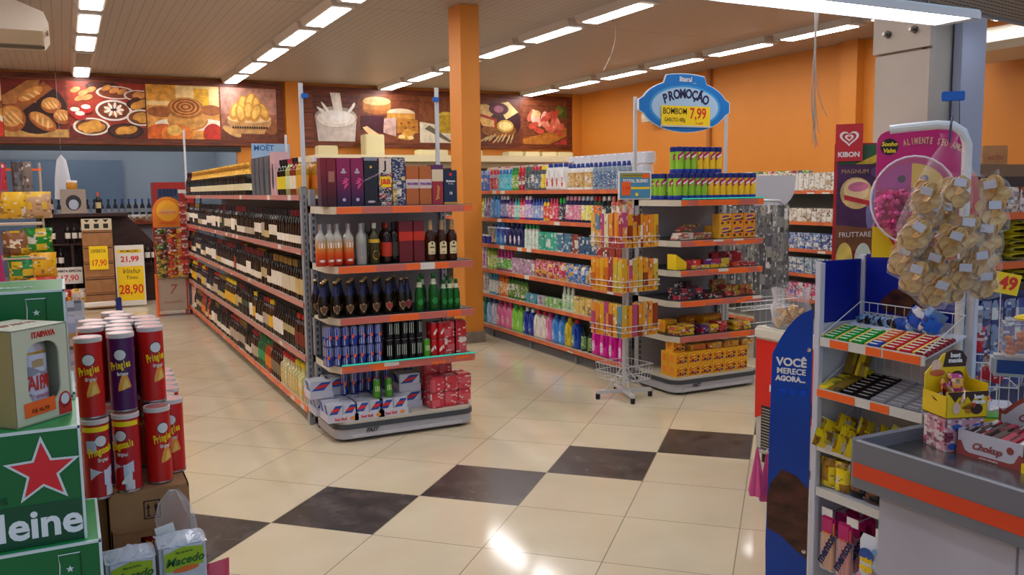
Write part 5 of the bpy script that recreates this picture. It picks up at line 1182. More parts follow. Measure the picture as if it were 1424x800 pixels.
col3(Z3[3], CUPS, .12, ['#3858a0', '#8098c0'], 'blue dessert pack on the third shelf by the side wall', 14, 2, .092)
col3(Z3[2], CUPS, .12, ['#a8b8b8', '#90a8b8'], 'pale dessert pack on the fourth shelf by the side wall', 14, 2, .092)
col3(Z3[1], CUPS, .12, ['#c85828', '#d83878'], 'orange dessert pack on the fifth shelf by the side wall', 14, 2, .092)
for k in range(16): put(CUPS, (7.75, 7.6+.13*k, 1.71), -PI/2, f'green and red pack behind the white cartons, {nth(k+1)} from near end', 'green and red packs', {'self': ['#6aa838', '#c84838', '#d8c048'][k % 3]}, sc=(1, 1, 2.6))
# side wall air conditioner behind the sign, ceiling AC units
def ac(name, label, loc, rz, w=1.0, h=.25, d=.62):
    t = thing(name, label, 'air conditioner', loc, rz); AC = mat('ac_plastic', '#c9bfae', .4)
    G().prism([(-d, h*.25), (-d*.93, 0), (0, 0), (0, h), (-d*.55, h), (-d*.95, h*.6)][::-1], 'x', -w/2, w/2, AC).obj('body', t, smooth=False)
    g = G()
    for k in range(7): g.box(w*.2, w*.44, -d*.9, -d*.1, .0-.003, .001, mat('ac_slot', '#7a7468', .5)) if k == 0 else g.box(w*.22+.03*k, w*.23+.03*k, -d*.93, -d*.3, -.004, .002, mat('ac_dark', '#4a463e', .5))
    g.obj('grille', t, smooth=False); G().box(-w*.3, -w*.1, -d*.99, -d*.965, h*.12, h*.2, mat('ac_slot', '#7a7468', .5)).obj('vent', t)
    return t
ac('air_conditioner', 'beige ceiling air conditioner by the orange side wall beside the pillar', (10.0, 6.2, 3.2), -PI/2, 1.7, .32, 1.0)
ac('air_conditioner', 'small pale air conditioner on the far orange wall behind the oval sign', (10.24, 13.6, 3.02), -PI/2, .9, .28, .25)
ac('air_conditioner', 'shiny pale air conditioner hung from the ceiling over the snack displays', (-.78, 10.3, 3.32), PI/2, 1.3, .3, .75)
# bunch of hanging cables
t = thing('hanging_cables', 'bunch of thin grey cables dangling from the ceiling near the lamp box', 'cables', (6.12, 5.92, ZC))
random.seed(9); CAB = mat('cable_grey', '#8a8480', .5)
def cab(pts): G().tube(pts, .0045, CAB, 5).obj('cable', t)
def bez(P, n=14):
    r = []
    for k in range(n+1):
        s = k/n; r.append(tuple((1-s)**3*P[0][i]+3*s*(1-s)**2*P[1][i]+3*s*s*(1-s)*P[2][i]+s**3*P[3][i] for i in range(3)))
    return r
for k in range(6):
    dx = -.04+.015*k; e = [(-.02, -1.9), (.02, -1.95), (.06, -1.8), (.16, -1.62), (.0, -1.75), (.05, -1.92)][k]
    e = (e[0], e[1]*.88); cab(bez([(dx, 0, 0), (dx+.01, 0, -.8), (dx*(-1.5)-.04, .01*k, -1.15), (e[0], 0, e[1])]))
t = thing('ceiling_cable', 'single thin cable curving down from the ceiling near the cable bunch', 'cable', (6.1, 9.2, ZC)); G().tube(bez([(0, 0, 0), (.1, 0, -.15), (.05, 0, -.35), (-.12, 0, -.62)]), .004, CAB, 5).obj('cable', t)
# ================================================================== FREEZER, POSTER, PILLAR, LAMP BOX
t = thing('ice_cream_freezer', 'white and red chest freezer with heart logo and dark vent grille', 'freezer', (4.19, 3.72, 0))
RD = mat('freezer_red', '#d4281c', .35); FW = noisy('freezer_white', '#c6c4ba', '#b4b2a8', 5, .4)
b = G().box(-.32, .32, -.46, .46, .06, .80, FW, .012).obj('cabinet', t)
G().box(-.335, .335, -.475, .475, .80, .88, mat('freezer_rim', '#d0ccbc', .4), .015).obj('rim', t)
G().box(-.28, .28, -.42, .42, .882, .89, mat('freezer_glass', '#8090a0', .1), .002).obj('lid', t)
z0 = []
random.seed(2)
low = [(-.46+.92*k/14, .36+.05*math.sin(k*1.7)+.03*random.random()-(.0 if k < 11 else .05)) for k in range(15)]
g = G(); g.prism([(y, z) for y, z in low]+[(.46, .8), (-.46, .8)], 'x', -.3225, -.3205, RD); g.obj('red_panel', t, smooth=False)
g = G()
for k, r in ((0, 1.0), (1, .72), (2, .42)):
    pts = []
    for q in range(28):
        a = 2*PI*q/28; hx = 16*math.sin(a)**3/17; hz = (13*math.cos(a)-5*math.cos(2*a)-2*math.cos(3*a)-math.cos(4*a))/17
        pts.append((-.326-.0006*k, .24-hx*.075*r, .64+hz*.075*r))
    g.poly(pts, PAPER if k != 1 else RD)
g.obj('heart_emblem', t, smooth=False); text(t, 'KIBON', .06, (-.326, .24, .5), PAPER, rz=-PI/2, bold=.002)
g = G().box(-.325, -.32, .02, .40, .10, .38, mat('grille_dark', '#2c2a28', .5))
for k in range(14): g.box(-.332, -.324, .03, .39, .11+.019*k, .115+.019*k, mat('grille_bar', '#a09c90', .4))
g.obj('vent_grille', t, smooth=False)
g = G().disc((-.3245, .0, .45), .03, .07, mat('choc_print', '#3c2014', .4), ang=.5, plane='x'); g.disc((-.3249, -.02, .42), .02, .035, mat('choc_print', '#3c2014', .4), plane='x'); g.obj('print', t)
for x in (-.27, .27):
    for y in (-.4, .4): G().lathe([(.03, 0), (.032, .03), (.03, .06)], BLACK, 10, c=(x, y, 0)).obj('foot', t)
# bag of gold coins on the freezer
CBAG = (3.97, 3.99, .89)
COIN = noisy('gold_coin', '#dab474', '#bd9150', 60, .3, metal=.3); COIN2 = mat('gold_coin_edge', '#a87c38', .35, .45)
def coinmesh():
    g = G(); g.lathe([(.0, 0), (.0185, 0), (.0195, .0012), (.0195, .0033), (.0185, .0045), (.0165, .0045), (.016, .004), (0, .004)], COIN, 16); return g.mesh('chocolate_coin')
CM = coinmesh()
t = thing('coin_bag', 'open clear bag of gold coins on the chest freezer', 'bag', CBAG)
random.seed(6)
for k in range(46):
    a = random.random()*2*PI; r = .085*math.sqrt(random.random()); o = bpy.data.objects.new('chocolate_coin', CM); o.parent = t; COL.objects.link(o)
    o.location = (r*math.cos(a), r*math.sin(a), .01+.115*random.random()); o.rotation_euler = (random.uniform(-1.2, 1.2), random.uniform(-1.2, 1.2), 0); o.scale = (1.15,)*3
g = G().lathe([(.09, 0), (.115, .03), (.118, .12), (.105, .17), (.118, .23), (.12, .245)], film(fac=.1), 20, cap=False)
g.bend(lambda x, y, z: (x*(1+.06*math.sin(9*z*10+x*40)), y*(1+.06*math.cos(x*60+z*50)), z+(.03*math.sin(x*30) if z > .2 else 0))); g.obj('bag', t)
# ice cream standee
t = thing('ice_cream_poster', 'tall purple and red ice cream standee with heart header', 'poster', (4.45, 3.90, .89), -PI/4-.1)
G().box(-.165, .165, 0, .012, 0, 1.13, mat('standee_red', '#a82428', .4)).obj('board', t, smooth=False)
g = G(); y = -.001
def lay(pts, c): 
    global y
    y -= .0007; g.poly([(a, y, b) for a, b in pts], C(c))
def el(x, z, rx, rz, c, ang=0):
    global y
    y -= .0007; g.disc((x, y, z), rx, rz, C(c), 20, ang)
lay([(-.145, .5), (.155, .5), (.155, 1.0), (-.145, 1.0)], '4a2450'); el(.08, .95, .03, .03, '6a4478'); el(.1, .7, .07, .2, '7a78a8'); el(.12, .55, .06, .14, 'a8a4c0'); lay([(-.145, 1.0), (.165, 1.0), (.165, 1.12), (-.145, 1.12)], '2a5a34'); lay([(-.04, 1.0), (.06, 1.0), (.165, 1.06), (.165, 1.1)], 'd8b830')
el(-.03, .82, .095, .1, 'd8b878', .3); el(-.03, .84, .075, .07, 'e8cc98', .3); el(-.02, .86, .06, .03, 'd87898', .1); lay([(-.1, .78), (.06, .74), (.06, .77), (-.1, .81)], 'c02830')
lay([(-.145, .44), (.08, .48), (.08, .6), (-.145, .62)], '7a4a28'); el(-.09, .4, .05, .11, 'e0c860'); el(.02, .4, .05, .11, 'c8d8c8'); lay([(-.145, .1), (.155, .1), (.155, .27), (-.145, .3)], 'b82820'); lay([(-.12, .27), (.11, .29), (.11, .32), (-.12, .31)], '5a8a3c')
for k, c in enumerate(('e8d8b0', '4a2a18', 'd8e0e0', 'e0b0a0', '3a2050')): el(-.1+.05*k, .17+.03*(k % 2), .035, .011, c, 2.3)
el(-.08, .235, .05, .02, 'd8b030')
g.obj('picture', t, smooth=False)
text(t, 'MAGNUM', .036, (-.04, y-.001, .955), mat('pale_gold', '#b89868', .4)); text(t, 'FRUTTARE', .045, (-.03, y-.001, .56), PAPER, tilt=.04, sx=.9); text(t, 'Cornetto', .034, (-.03, y-.001, .235), NAVY)
h = G().box(-.16, -.0, -.022, -.012, 1.02, 1.25, mat('standee_header', '#c0242c', .4), rot=None).obj('header', t, smooth=False)
g = G()
for k, r in ((0, 1.0), (1, .74), (2, .46), (3, .22)):
    g.poly([(-.08+16*math.sin(2*PI*q/28)**3/17*.06*r, -.0225-.0006*k, 1.165+(13*math.cos(2*PI*q/28)-5*math.cos(4*PI*q/28)-2*math.cos(6*PI*q/28)-math.cos(8*PI*q/28))/17*.055*r) for q in range(28)], PAPER if k % 2 == 0 else mat('standee_header', '#c0242c', .4))
g.obj('heart_emblem', h, smooth=False); text(h, 'KIBON', .042, (-.08, -.0225, 1.06), PAPER, bold=.0015)
# white clad pillar
PW = noisy('pillar_white', '#c4bcb0', '#b8b0a4', 2, .5); PB = mat('pillar_steel_blue', '#a9b4cc', .4); PD = mat('pillar_shadow_gap', '#4a4850', .6)
g = G().box(4.85, 4.87, 3.76, 4.17, 0, 2.60, PW).box(4.835, 4.875, 3.75, 4.18, 2.615, 3.9, PW)
g.box(4.87, 5.12, 3.80, 3.83, 0, 3.9, PW); g.box(4.87, 5.33, 4.12, 4.17, 0, 3.9, PW); g.box(5.10, 5.33, 3.72, 3.78, 0, 3.9, PB); g.box(5.17, 5.2, 3.78, 4.12, 0, 3.9, PB); g.box(4.87, 4.9, 3.76, 4.12, 0, 3.9, PW)
struct(g.obj('pillar_white', smooth=False))
for k, y in enumerate((4.06, 3.86)):
    t = thing('pillar_bolt', f'steel anchor bolt on the white pillar plate, {("further", "closer")[k]} one', 'bolt', (4.833, y, 2.73))
    G().lathe([(.011, 0), (.011, .05)], STEEL, 8).bend(lambda x, y, z: (-z, y, x)).obj('shank', t); G().lathe([(.024, 0), (.024, .016)], mat('bolt_dark', '#5c5850', .4, .6), 6).bend(lambda x, y, z: (-z, y, x)).obj('nut', t)
t = thing('cable_clip', 'small blue clip with two wires hanging by the white pillar', 'clip', (3.03, 2.24, 2.09), -PI/4)
G().box(-.04, .04, -.006, .006, -.018, .018, BLUE, .003).obj('plate', t)
for s in (-.012, .022): G().tube([(s, 0, 0), (s+.004, 0, -.12), (s, 0, -.2)], .0016, mat('wire_dark', '#2a3050', .5), 5).obj('wire', t)
# open tube lamp box under the perforated channel
t = thing('tube_lamp_box', 'long bright open lamp box with bare tubes over the checkout', 'lamp', (2.83, 2.56, 2.45))
LW = mat('lamp_box_white', '#e8e8e8', .3); GLOW = mat('tube_glow_bright', '#eef2ff', .5, emit=14)
g = G().box(-.66, .66, .085, .095, 0, .03, LW).box(-.66, .66, -.095, -.085, 0, .03, LW).box(.61, .66, -.09, .09, 0, .03, LW).box(-.66, -.65, -.09, .09, 0, .03, LW)
g.box(-.66, .66, -.09, .09, .028, .038, mat('lamp_reflector', '#c8ccc8', .06, 1)); g.obj('case', t, smooth=False)
for yy in (-.068, .068): G().tube([(-.6, yy, .013), (.6, yy, .013)], .011, GLOW, 10).obj('tube', t)
for s in (-.45, .45): G().tube([(s, 0, .036), (s, 0, 1.36)], .004, STEEL, 5).obj('hanger', t)
t = thing('perforated_channel', 'perforated grey steel channel of the roller door above the checkout', 'door channel', (4.08, 2.98, 2.63), .164)
g = G().box(-1.6, 2.2, -.55, 0, 0, .3, PERF, .01)
for r in range(9):
    for k in range(80):
        x = -.9+.036*k+(.018 if r % 2 else 0)
        if r not in (6, 7): g.box(x, x+.02, -.05-.04*r-.007, -.05-.04*r, -.0015, .0005, SLOT)
        elif r == 7: g.box(x, x+.026, -.05-.04*r-.014, -.05-.04*r, -.0015, .0005, BLACK)
g.obj('channel', t, smooth=False)
G().box(-1.6, 2.2, .0, .02, -.012, .1, mat('channel_grey', '#a0a0a4', .4)).obj('flange', t, smooth=False)
for s in (-1.2, 1.9): G().box(s-.02, s+.02, -.2, -.16, .3, 1.22, PERF).obj('bracket', t)
t = thing('spot_lamp', 'small white lamp shade beside the perforated channel', 'lamp', (5.08, 3.42, 2.74)); G().lathe([(.09, 0), (.09, .03), (.06, .07), (.02, .08)], WHITE, 20).obj('shade', t); G().lathe([(.07, -.004), (.07, 0)], GLOW, 16).obj('bulb', t); G().tube([(0, 0, .07), (0, 0, 1.08)], .006, STEEL).obj('rod', t)

# ================================================================== CANDY KIOSK facing -x
KX, KY0, KY1 = 2.70, 2.06, 2.555
t = thing('candy_kiosk', 'white candy display stand with tilted shelves and blue header panels', 'display stand', (2.83, 2.3, 0))
KW = mat('kiosk_white', '#c8ccd6', .35); KB = mat('kiosk_blue', '#10208c', .3); KB2 = mat('kiosk_bright_blue', '#0f4fb4', .35)
ox, oy = 2.83, 2.3
def kb(x0, x1, y0, y1, z0, z1, m, name, bev=.002): return G().box(x0-ox, x1-ox, y0-oy, y1-oy, z0, z1, m, bev).obj(name, t)
kb(2.69, 2.715, 2.545, 2.575, 0, 1.45, KW, 'post'); kb(2.94, 2.965, 2.55, 2.58, 0, 1.47, KW, 'post'); kb(2.94, 2.965, 2.05, 2.085, 0, 1.48, KW, 'post')
kb(2.945, 2.955, 2.085, 2.55, .1, 1.20, KW, 'back_panel'); kb(2.935, 2.95, 2.085, 2.55, 1.20, 1.235, KW, 'rail')
hb = kb(2.948, 2.956, 2.085, 2.55, 1.235, 1.475, KB, 'header_panel')
kb(2.715, 2.94, 2.565, 2.572, 1.20, 1.455, KB, 'header_panel'); kb(2.715, 2.94, 2.565, 2.572, .05, 1.20, KW, 'side_panel')
g = G(); cm = noisy('melted_chocolate', '#2e1610', '#5a3024', 9, .2, (1, 1, 2))
pts = [(.17, -.085), (.12, -.06), (.1, .02), (.075, .09), (-.02, .1), (-.04, .06), (0, -.0), (-.07, -.01), (-.13, -.06), (-.12, -.1), (0, -.11)]
g.prism([(-a*.95+2.34-oy, 1.35+b) for a, b in pts], 'x', 2.943-ox, 2.948-ox, cm); g.obj('chocolate_print', t)
SLX = 2.70
TIL = .28
levels = (1.135, .925, .70, .51)
for k, z in enumerate(levels):
    a = TIL if k < 3 else .1
    d = .22; dz = math.tan(a)*d
    g = G(); g.prism([(SLX-ox, z), (SLX-ox+d, z+dz), (SLX-ox+d, z+dz+.006), (SLX-ox, z+.006)], 'y', KY0-oy, KY1-oy, KW)
    s = g.obj('shelf', t, smooth=False)
    G().box(SLX-.008-ox, SLX-ox, KY0-oy-.0, KY1-oy, z-.022, z+.014, mat('kiosk_lip', '#d0d0c8', .35)).obj('lip', s, smooth=False)
    if k < 2:
        for (ya, yb_) in (((2.40, 2.49), (2.245, 2.315), (2.075, 2.235)) if k == 0 else ((2.36, 2.55), (2.2, 2.285))):
            G().box(SLX-.0105-ox, SLX-.008-ox, ya-oy, yb_-oy, z-.020, z+.010, ORT).obj('price_tag', s, smooth=False)
    if k in (0, 1, 2):
        g = G(); zt_ = z+dz+.05
        g.tube([(SLX-ox, KY1-oy-.01, z+.02), (SLX-ox+d, KY1-oy-.01, zt_+.03), (SLX-ox+d, KY0-oy+.01, zt_+.03), (SLX-ox, KY0-oy+.01, z+.02)], .0025, WHITE, 5)
        for q in range(12): y_ = KY0-oy+.02+.042*q; g.tube([(SLX-ox+d, y_, zt_+.03), (SLX-ox+d, y_, z+dz)], .0015, WHITE, 4)
        for q in range(5): f = (q+1)/6; g.tube([(SLX-ox+d*f, KY0-oy+.01, z+.02+(dz+.06)*f), (SLX-ox+d*f, KY0-oy+.01, z+dz*f-.01)], .0015, WHITE, 4)
        g.obj('wire_guard', s)
HK = []
for q, y_ in enumerate((2.50, 2.37, 2.23)):
    h = G().tube([(2.94-ox, y_-oy, .435), (2.72-ox, y_-oy, .42)], .003, CHROME, 5).obj('hook', t); G().box(2.713-ox, 2.717-ox, y_-oy-.028, y_-oy+.028, .405, .44, PAPER).obj('ticket', h, smooth=False)
# flared blue end panel
o = thing('kiosk_end_panel', 'tall curved blue end panel with white slogan beside the candy stand', 'panel', (2.69, 2.58, .03), math.atan2(.87, -.5)+PI)
outl = [(0, 0), (0, 1.23)]+[(-.02-.015*k*1.05, 1.22-.0011*k*k*1.5-.006*k) for k in range(1, 10)]+[(-.165, .9), (-.17, .5), (-.175, .2), (-.17, 0)]
G().prism(outl[::-1], 'y', -.004, .004, noisy('panel_blue', '#0c44a4', '#0a3690', 1.5, .3)).obj('panel', o)
E2 = o
text(o, 'VOCÊ', .047, (-.082, -.0055, 1.0), PAPER, bold=.0016, sx=1.0, rz=0); text(o, 'MERECE', .034, (-.082, -.0055, .962), PAPER, bold=.0009, sx=.98); text(o, 'AGORA...', .03, (-.084, -.0055, .93), PAPER, bold=.0015, sx=.98)
for k in range(3): G().box(-.13+.042*k, -.102+.042*k, -.0055, -.004, .865, .89, mat('panel_icon', '#0a4ac0', .3), .001).obj('icon', o)
g = G(); g.prism([(0, .17), (0, .47), (-.05, .52), (-.11, .54), (-.16, .47), (-.172, .4), (-.168, .27), (-.11, .25), (-.05, .2)], 'y', -.0055, -.0042, cm); g.obj('chocolate_print', o)
for z in (1.06, .2): G().lathe([(.007, 0), (.009, .004), (0, .006)], CHROME, 10).bend(lambda x, y, z: (x, -z, y)).obj('rivet', o, loc=(-.012, -.004, z))
# products on the kiosk
def onshelf(k, f, y, h=0):
    z = levels[k]; a = TIL if k < 3 else .1; return (SLX+.22*f+.004-h*math.sin(a), y, z+.008+math.tan(a)*.22*f+h*math.cos(a))
TR = lambda a=TIL: Matrix.Rotation(-a, 4, 'Y').to_euler()
GUM = tinted_box('gum_pack', 'gum pack', .021, .062, .012, tint(.3)); 
def gumtop(name, c1):
    p = proto('gum_pack', 'gum pack'); part(p, 'wrapper', G().box(-.0105, .0105, -.031, .031, 0, .012, tint(.3), .002), color=c1)
    part(p, 'lettering', G().poly([(-.004, -.02, .0126), (.004, -.02, .0126), (.004, .018, .0126), (-.004, .018, .0126)], mat('gum_print', '#d8e8c8', .4)), smooth=False)
    part(p, 'corner', G().box(-.0107, .0107, .02, .0315, .001, .0124, mat('gum_corner', '#e0c060', .4))); return p
GG, GO, GR = gumtop('a', '#1c9a30'), gumtop('b', '#e06020'), gumtop('c', '#c8202c')
n = 0
for ci, (yy, p, cname, cc) in enumerate(((2.515, GG, 'green', '#1f9a34'), (2.445, GG, 'green', '#1f9a34'), (2.375, GG, 'green', '#1f9a34'), (2.30, GO, 'orange', '#e0602c'), (2.225, GR, 'red', '#c4242c'), (2.155, GR, 'red', '#c4242c'), (2.088, GR, 'dark red', '#8c1c28'))):
    for r in range(6 if ci < 3 else 7):
        n += 1; c_ = cc if not (ci == 3 and r < 2) else '#2a48a8'
        put(p, onshelf(0, .06+.1*r, yy), 0, f'{cname if c_ == cc else "blue"} gum pack, {nth(r+1)} from the front edge, {("first", "second", "third", "fourth", "fifth", "sixth", "seventh")[ci]} column from the blue panel', f'{cname} gum packs column {ci}', {'wrapper': c_}, rot=TR())
CB_ = pouch('candy_bag', .11, .13, .05, printed('candyblue', 30, .9, .85, '#88b8e8', .2))
for k, (yy, c) in enumerate(((2.27, '#1a58c8'), (2.21, '#2068d8'), (2.33, '#1c50b0'))): put(CB_, onshelf(0, .8, yy), 0, f'shiny blue candy bag lying at the back of the gum shelf, {nth(k+1)} of three', 'blue candy bags', {'self': c}, rot=(0, .5 if k < 2 else 1.3, -PI/2+.3*k), sc=.8)
for k in range(6): put(CB_, onshelf(0, .86, 2.37+.033*k), 0, f'small black candy bag at the back of the gum shelf, {nth(k+1)} of six', 'black candy bags', {'self': '#1c1c24'}, rot=(0, 1.1, -PI/2), sc=(.4, .5, .4))
CBAR = proto('chocolate_bar', 'chocolate bar'); part(CBAR, 'wrapper', G().box(-.1, .1, -.016, .016, 0, .014, tint(.3), .004), color='#2a1c18')
part(CBAR, 'lettering', G().poly([(-.05, -.005, .0146), (.04, -.005, .0146), (.04, .005, .0146), (-.05, .005, .0146)], mat('bar_print', '#b8b4b0', .4)), smooth=False)
for k in range(3):
    for r in range(2):
        put(tinted_box('chocolate_tablet', 'chocolate bar', .085, .04, .02, printed('tablet', 22, .93, .8, '#5a3018')) if (k, r) == (0, 0) else TAB, onshelf(1, .2+.5*r, 2.53-.045*k), 0, f'yellow chocolate tablet on the second kiosk shelf, {nth(k*2+r+1)} from the blue panel', 'yellow tablets', {'self': '#f2d820'}, rot=TR(), sc=(1.2, 1, 1)) if False else None
TAB = tinted_box('chocolate_tablet', 'chocolate bar', .1, .05, .018, printed('tablet', 22, .97, .78, '#5a3018'))
n = 0
for k in range(2):
    for r in range(2):
        n += 1; put(TAB, onshelf(1, .2+.5*r, 2.525-.055*k), 0, f'yellow chocolate tablet on the second kiosk shelf, {nth(n)} from the blue panel', 'yellow tablets', {'self': '#f2d820'}, rot=TR())
for k in range(2): put(TAB, (2.86, 2.52-.06*k, 1.03), 0, f'yellow chocolate tablet leaning upright under the gum shelf, {nth(k+1)} of two', 'leaning yellow tablets', {'self': '#f2d820'}, rot=(0, -1.2, 0))
CUBE = proto('chocolate_bar', 'chocolate bar'); part(CUBE, 'wrapper', G().box(-.011, .011, -.035, .035, 0, .012, tint(.25, .2, key='foil2'), .003), color='#2a2228')
part(CUBE, 'lettering', G().poly([(-.003, -.022, .0126), (.003, -.022, .0126), (.003, .022, .0126), (-.003, .022, .0126)], mat('bar_print', '#b8b4b0', .4)), smooth=False)
n = 0
for ci, (yy, c, d) in enumerate(((2.415, '#1c1820', 'black'), (2.34, '#2a2024', 'black'), (2.265, '#a0a0a6', 'silver'), (2.19, '#a4a4a8', 'silver'), (2.115, '#9c9ca2', 'silver'))):
    for r in range(8):
        n += 1; put(CUBE, onshelf(1, .07+.108*r, yy), 0, f'{d} wrapped bar, {nth(r+1)} from the front edge, {nth(ci+1)} column beside the yellow tablets', f'{d} wrapped bars column {ci}', {'wrapper': c}, rot=TR())
YB_ = pouch('candy_bag', .075, .11, .03, printed('candyyellow', 60, .97, .93, '#8a4a20', .25))
random.seed(12)
n = 0
for k in range(5):
    for r in range(3):
        n += 1; c = '#f6dc20' if k < 4 else '#1c3c98'
        put(YB_, onshelf(2, .12+.33*r, 2.51-.09*k+.02*(r % 2)), 0, f'{"yellow" if k < 4 else "blue"} candy bag lying on the third kiosk shelf, {nth(n)} from the blue panel', 'candy bags on the third kiosk shelf', {'self': c}, rot=(0, -PI/2+.35+.15*random.random(), random.uniform(-.3, .3)))
n = 0
for k, c in enumerate(('#f6dc20', '#f6dc20', '#18161a', '#18161a', '#f2d41c', '#f2d41c')):
    for r in range(2):
        n += 1; put(YB_, (2.735+.07*r, 2.52-.075*k, .525+.004*r), -PI/2+.1, f'{"black" if k in (2, 3) else "yellow"} chocolate bag upright on the fourth kiosk shelf, {nth(n)} from the blue panel', 'upright bags on the fourth kiosk shelf', {'self': c}, sc=(.95, 1.3, 1.1 if k < 4 else .7))
MEN = proto('candy_multipack', 'candy pack')
g = G()
for k in range(3): g.lathe([(.008, 0), (.0105, .004), (.0105, .2), (.008, .205)], tint(.3), 10, c=(-.021+.021*k, 0, 0))
part(MEN, 'rolls', g, color='#e08838'); part(MEN, 'header', G().box(-.035, .035, -.011, .011, .15, .225, mat('candy_magenta', '#b81a68', .25), .008))
part(MEN, 'wrapper', G().box(-.035, .035, -.0125, .0125, -.004, .15, film('pack_film', '#f0f4ff', .12), .004)); text(MEN, 'mentos', .05, (0, -.0135, .09), NAVY, tilt=1.1, bold=.002)
for k, (yy, c, d) in enumerate(((2.49, '#e8a040', 'orange'), (2.405, '#e07048', 'dark orange'))): put(MEN, (2.715, yy, .185), -PI/2, f'pink-headed {d} roll candy pack on a kiosk hook', None, {'rolls': c}, rot=(0, .0, -PI/2))
for k, (xx, yy) in enumerate(((2.78, 2.48), (2.84, 2.48), (2.78, 2.4), (2.84, 2.4), (2.79, 2.26))): put(MEN, (xx, yy, .19), -PI/2, f'pink-headed candy pack further along its hook, {nth(k+1)}', 'pink-headed candy packs behind', {'rolls': '#b82848'})
t2 = thing('candy_egg_bag', 'white and blue candy bag with yellow lettering on the last kiosk hook', 'candy bag', (2.72, 2.285, .20), -PI/2)
EB = pouch('b', .105, .20, .04, mat('egg_bag_white', '#d8e4f0', .3)); o = bpy.data.objects.new('pouch', EB.data); COL.objects.link(o); o.parent = t2
g = G().disc((0, -.0222, .125), .035, .028, mat('egg_bag_blue', '#1c4ca0', .3)); g.disc((-.035, -.019, .03), .012, .012, C('d888b0')); g.disc((.03, -.019, .06), .01, .01, C('d888b0')); g.disc((.035, -.019, .15), .01, .01, C('68a8d8')); g.obj('print', t2, smooth=False)
text(t2, 'mini', .032, (0, -.0235, .105), YEL, bold=.0016); text(t2, 'eggs', .036, (0, -.0235, .075), YEL, bold=.0016)
# pink bags hanging on the far side of the kiosk
g = G().lathe([(.004, .2), (.008, .17), (.018, .1), (.03, .02), (.033, .0), (.028, -.012)], tint(.3), 20, cap=False)
g.bend(lambda x, y, z: (x*(1+.28*math.cos(5*math.atan2(y, x))), y*(1+.28*math.cos(5*math.atan2(y, x))), z)); PKB = proto('pink_bag', 'bag', g.mesh('pink_bag'))
for k, (x, y, z) in enumerate(((2.655, 2.85, .41), (2.695, 2.83, .385))): put(PKB, (x, y, z), .6, f'pleated pink wrapped bag hanging behind the blue panel, {("outer", "inner")[k]} one', 'pink hanging bags', {'self': '#e05890'})
t = thing('hook_rail', 'thin steel rail behind the blue panel holding the pink bags', 'rail', (2.69, 2.83, 0)); G().tube([(.03, -.02, .0), (.03, -.02, .625), (0, 0, .6), (-.035, .02, .615)], .003, CHROME, 5).obj('rail', t)

# ---------------------------------------------------------------- pink heart dispenser board on top of the kiosk
t = thing('candy_dispenser', 'magenta candy dispenser board with clear dome above the kiosk', 'dispenser', (2.95, 2.315, 1.475), -.80)
PKM = noisy('board_magenta', '#cc1470', '#b81064', 2, .35)
def rrect(w, z0, z1, r, top_arch=.03):
    pts = [(-w, z0), (w, z0), (w, z1-r)]+[(w-r+r*math.cos(a), z1-r+r*math.sin(a)) for a in (.3, .8, 1.3)]+[(0, z1+top_arch)]+[(-w+r+r*math.cos(a), z1-r+r*math.sin(a)) for a in (1.84, 2.34, 2.84)]+[(-w, z1-r)]; return pts
G().prism(rrect(.152, .0, .49, .04)[::-1], 'y', .0, .012, PKM).obj('board', t)
G().disc((-.108, -.002, .43), .032, .032, mat('logo_black', '#1c1410', .4)).obj('emblem', t); text(t, 'Sonho', .022, (-.108, -.003, .44), YEL, shear=.2, bold=.0008); text(t, 'Valsa', .022, (-.108, -.003, .415), YEL, shear=.2, bold=.0008)
s_ = 'ALIMENTE SEU AMOR'
for k, ch in enumerate(s_):
    a = -.22+k*.046; 
    if ch != ' ': text(t, ch, .034, (-.0+.29*math.sin(a)+.01, -.002, .165+.285*math.cos(a)-.0), mat('pale_orange', '#e0a888', .4), tilt=-a, bold=.0012, sx=.5)
g = G(); dm = film('dome_plastic', '#ffe8f0', .08, .06)
ringp = [(.15*math.cos(a)*1.0-.025, .225+.165*math.sin(a)) for a in [2*PI*k/28 for k in range(28)]]
g.prism(ringp[::-1], 'y', -.10, -.006, dm); g.obj('dome', t)
G().tube([(x, -.10, z) for x, z in ringp], .004, mat('dome_rim', '#e8d8e0', .2), 5, True).obj('dome_rim', t)
g = G(); g.disc((-.025, -.004, .27), .12, .095, mat('sector_magenta', '#b8148c', .35), 14, a0=PI/2, a1=PI); g.disc((-.025, -.004, .27), .12, .095, YEL, 14, a0=0, a1=PI/2); g.disc((-.06, -.0046, .305), .015, .015, INK); g.disc((.02, -.0046, .305), .015, .015, INK); g.obj('sector_print', t, smooth=False)
G().box(-.15, .11, -.1, -.006, .258, .262, dm).box(-.022, -.018, -.1, -.006, .06, .22, dm).obj('divider', t)
def candy():
    g = G(); g.ellipsoid((0, 0, 0), (.012, .012, .011), tint(.22, .3, key='wrap'), 8, 6)
    for s in (-1, 1): g.lathe([(.003, 0), (.011, .014), (.009, .018)], tint(.22, .3, key='wrap'), 6, c=(0, 0, .008)) if s > 0 else g.lathe([(.009, -.026), (.011, -.022), (.003, -.008)], tint(.22, .3, key='wrap'), 6)
    g.bend(lambda x, y, z: (x*(1+.25*math.sin(z*300+y*200)), y*(1+.2*math.cos(z*280)), z)); return g.mesh('wrapped_candy', smooth=False)
CN = proto('wrapped_candy', 'candy', candy())
random.seed(17)
m4 = Matrix.Translation((2.95, 2.315, 1.475)) @ RZ(-.80)
n = 0
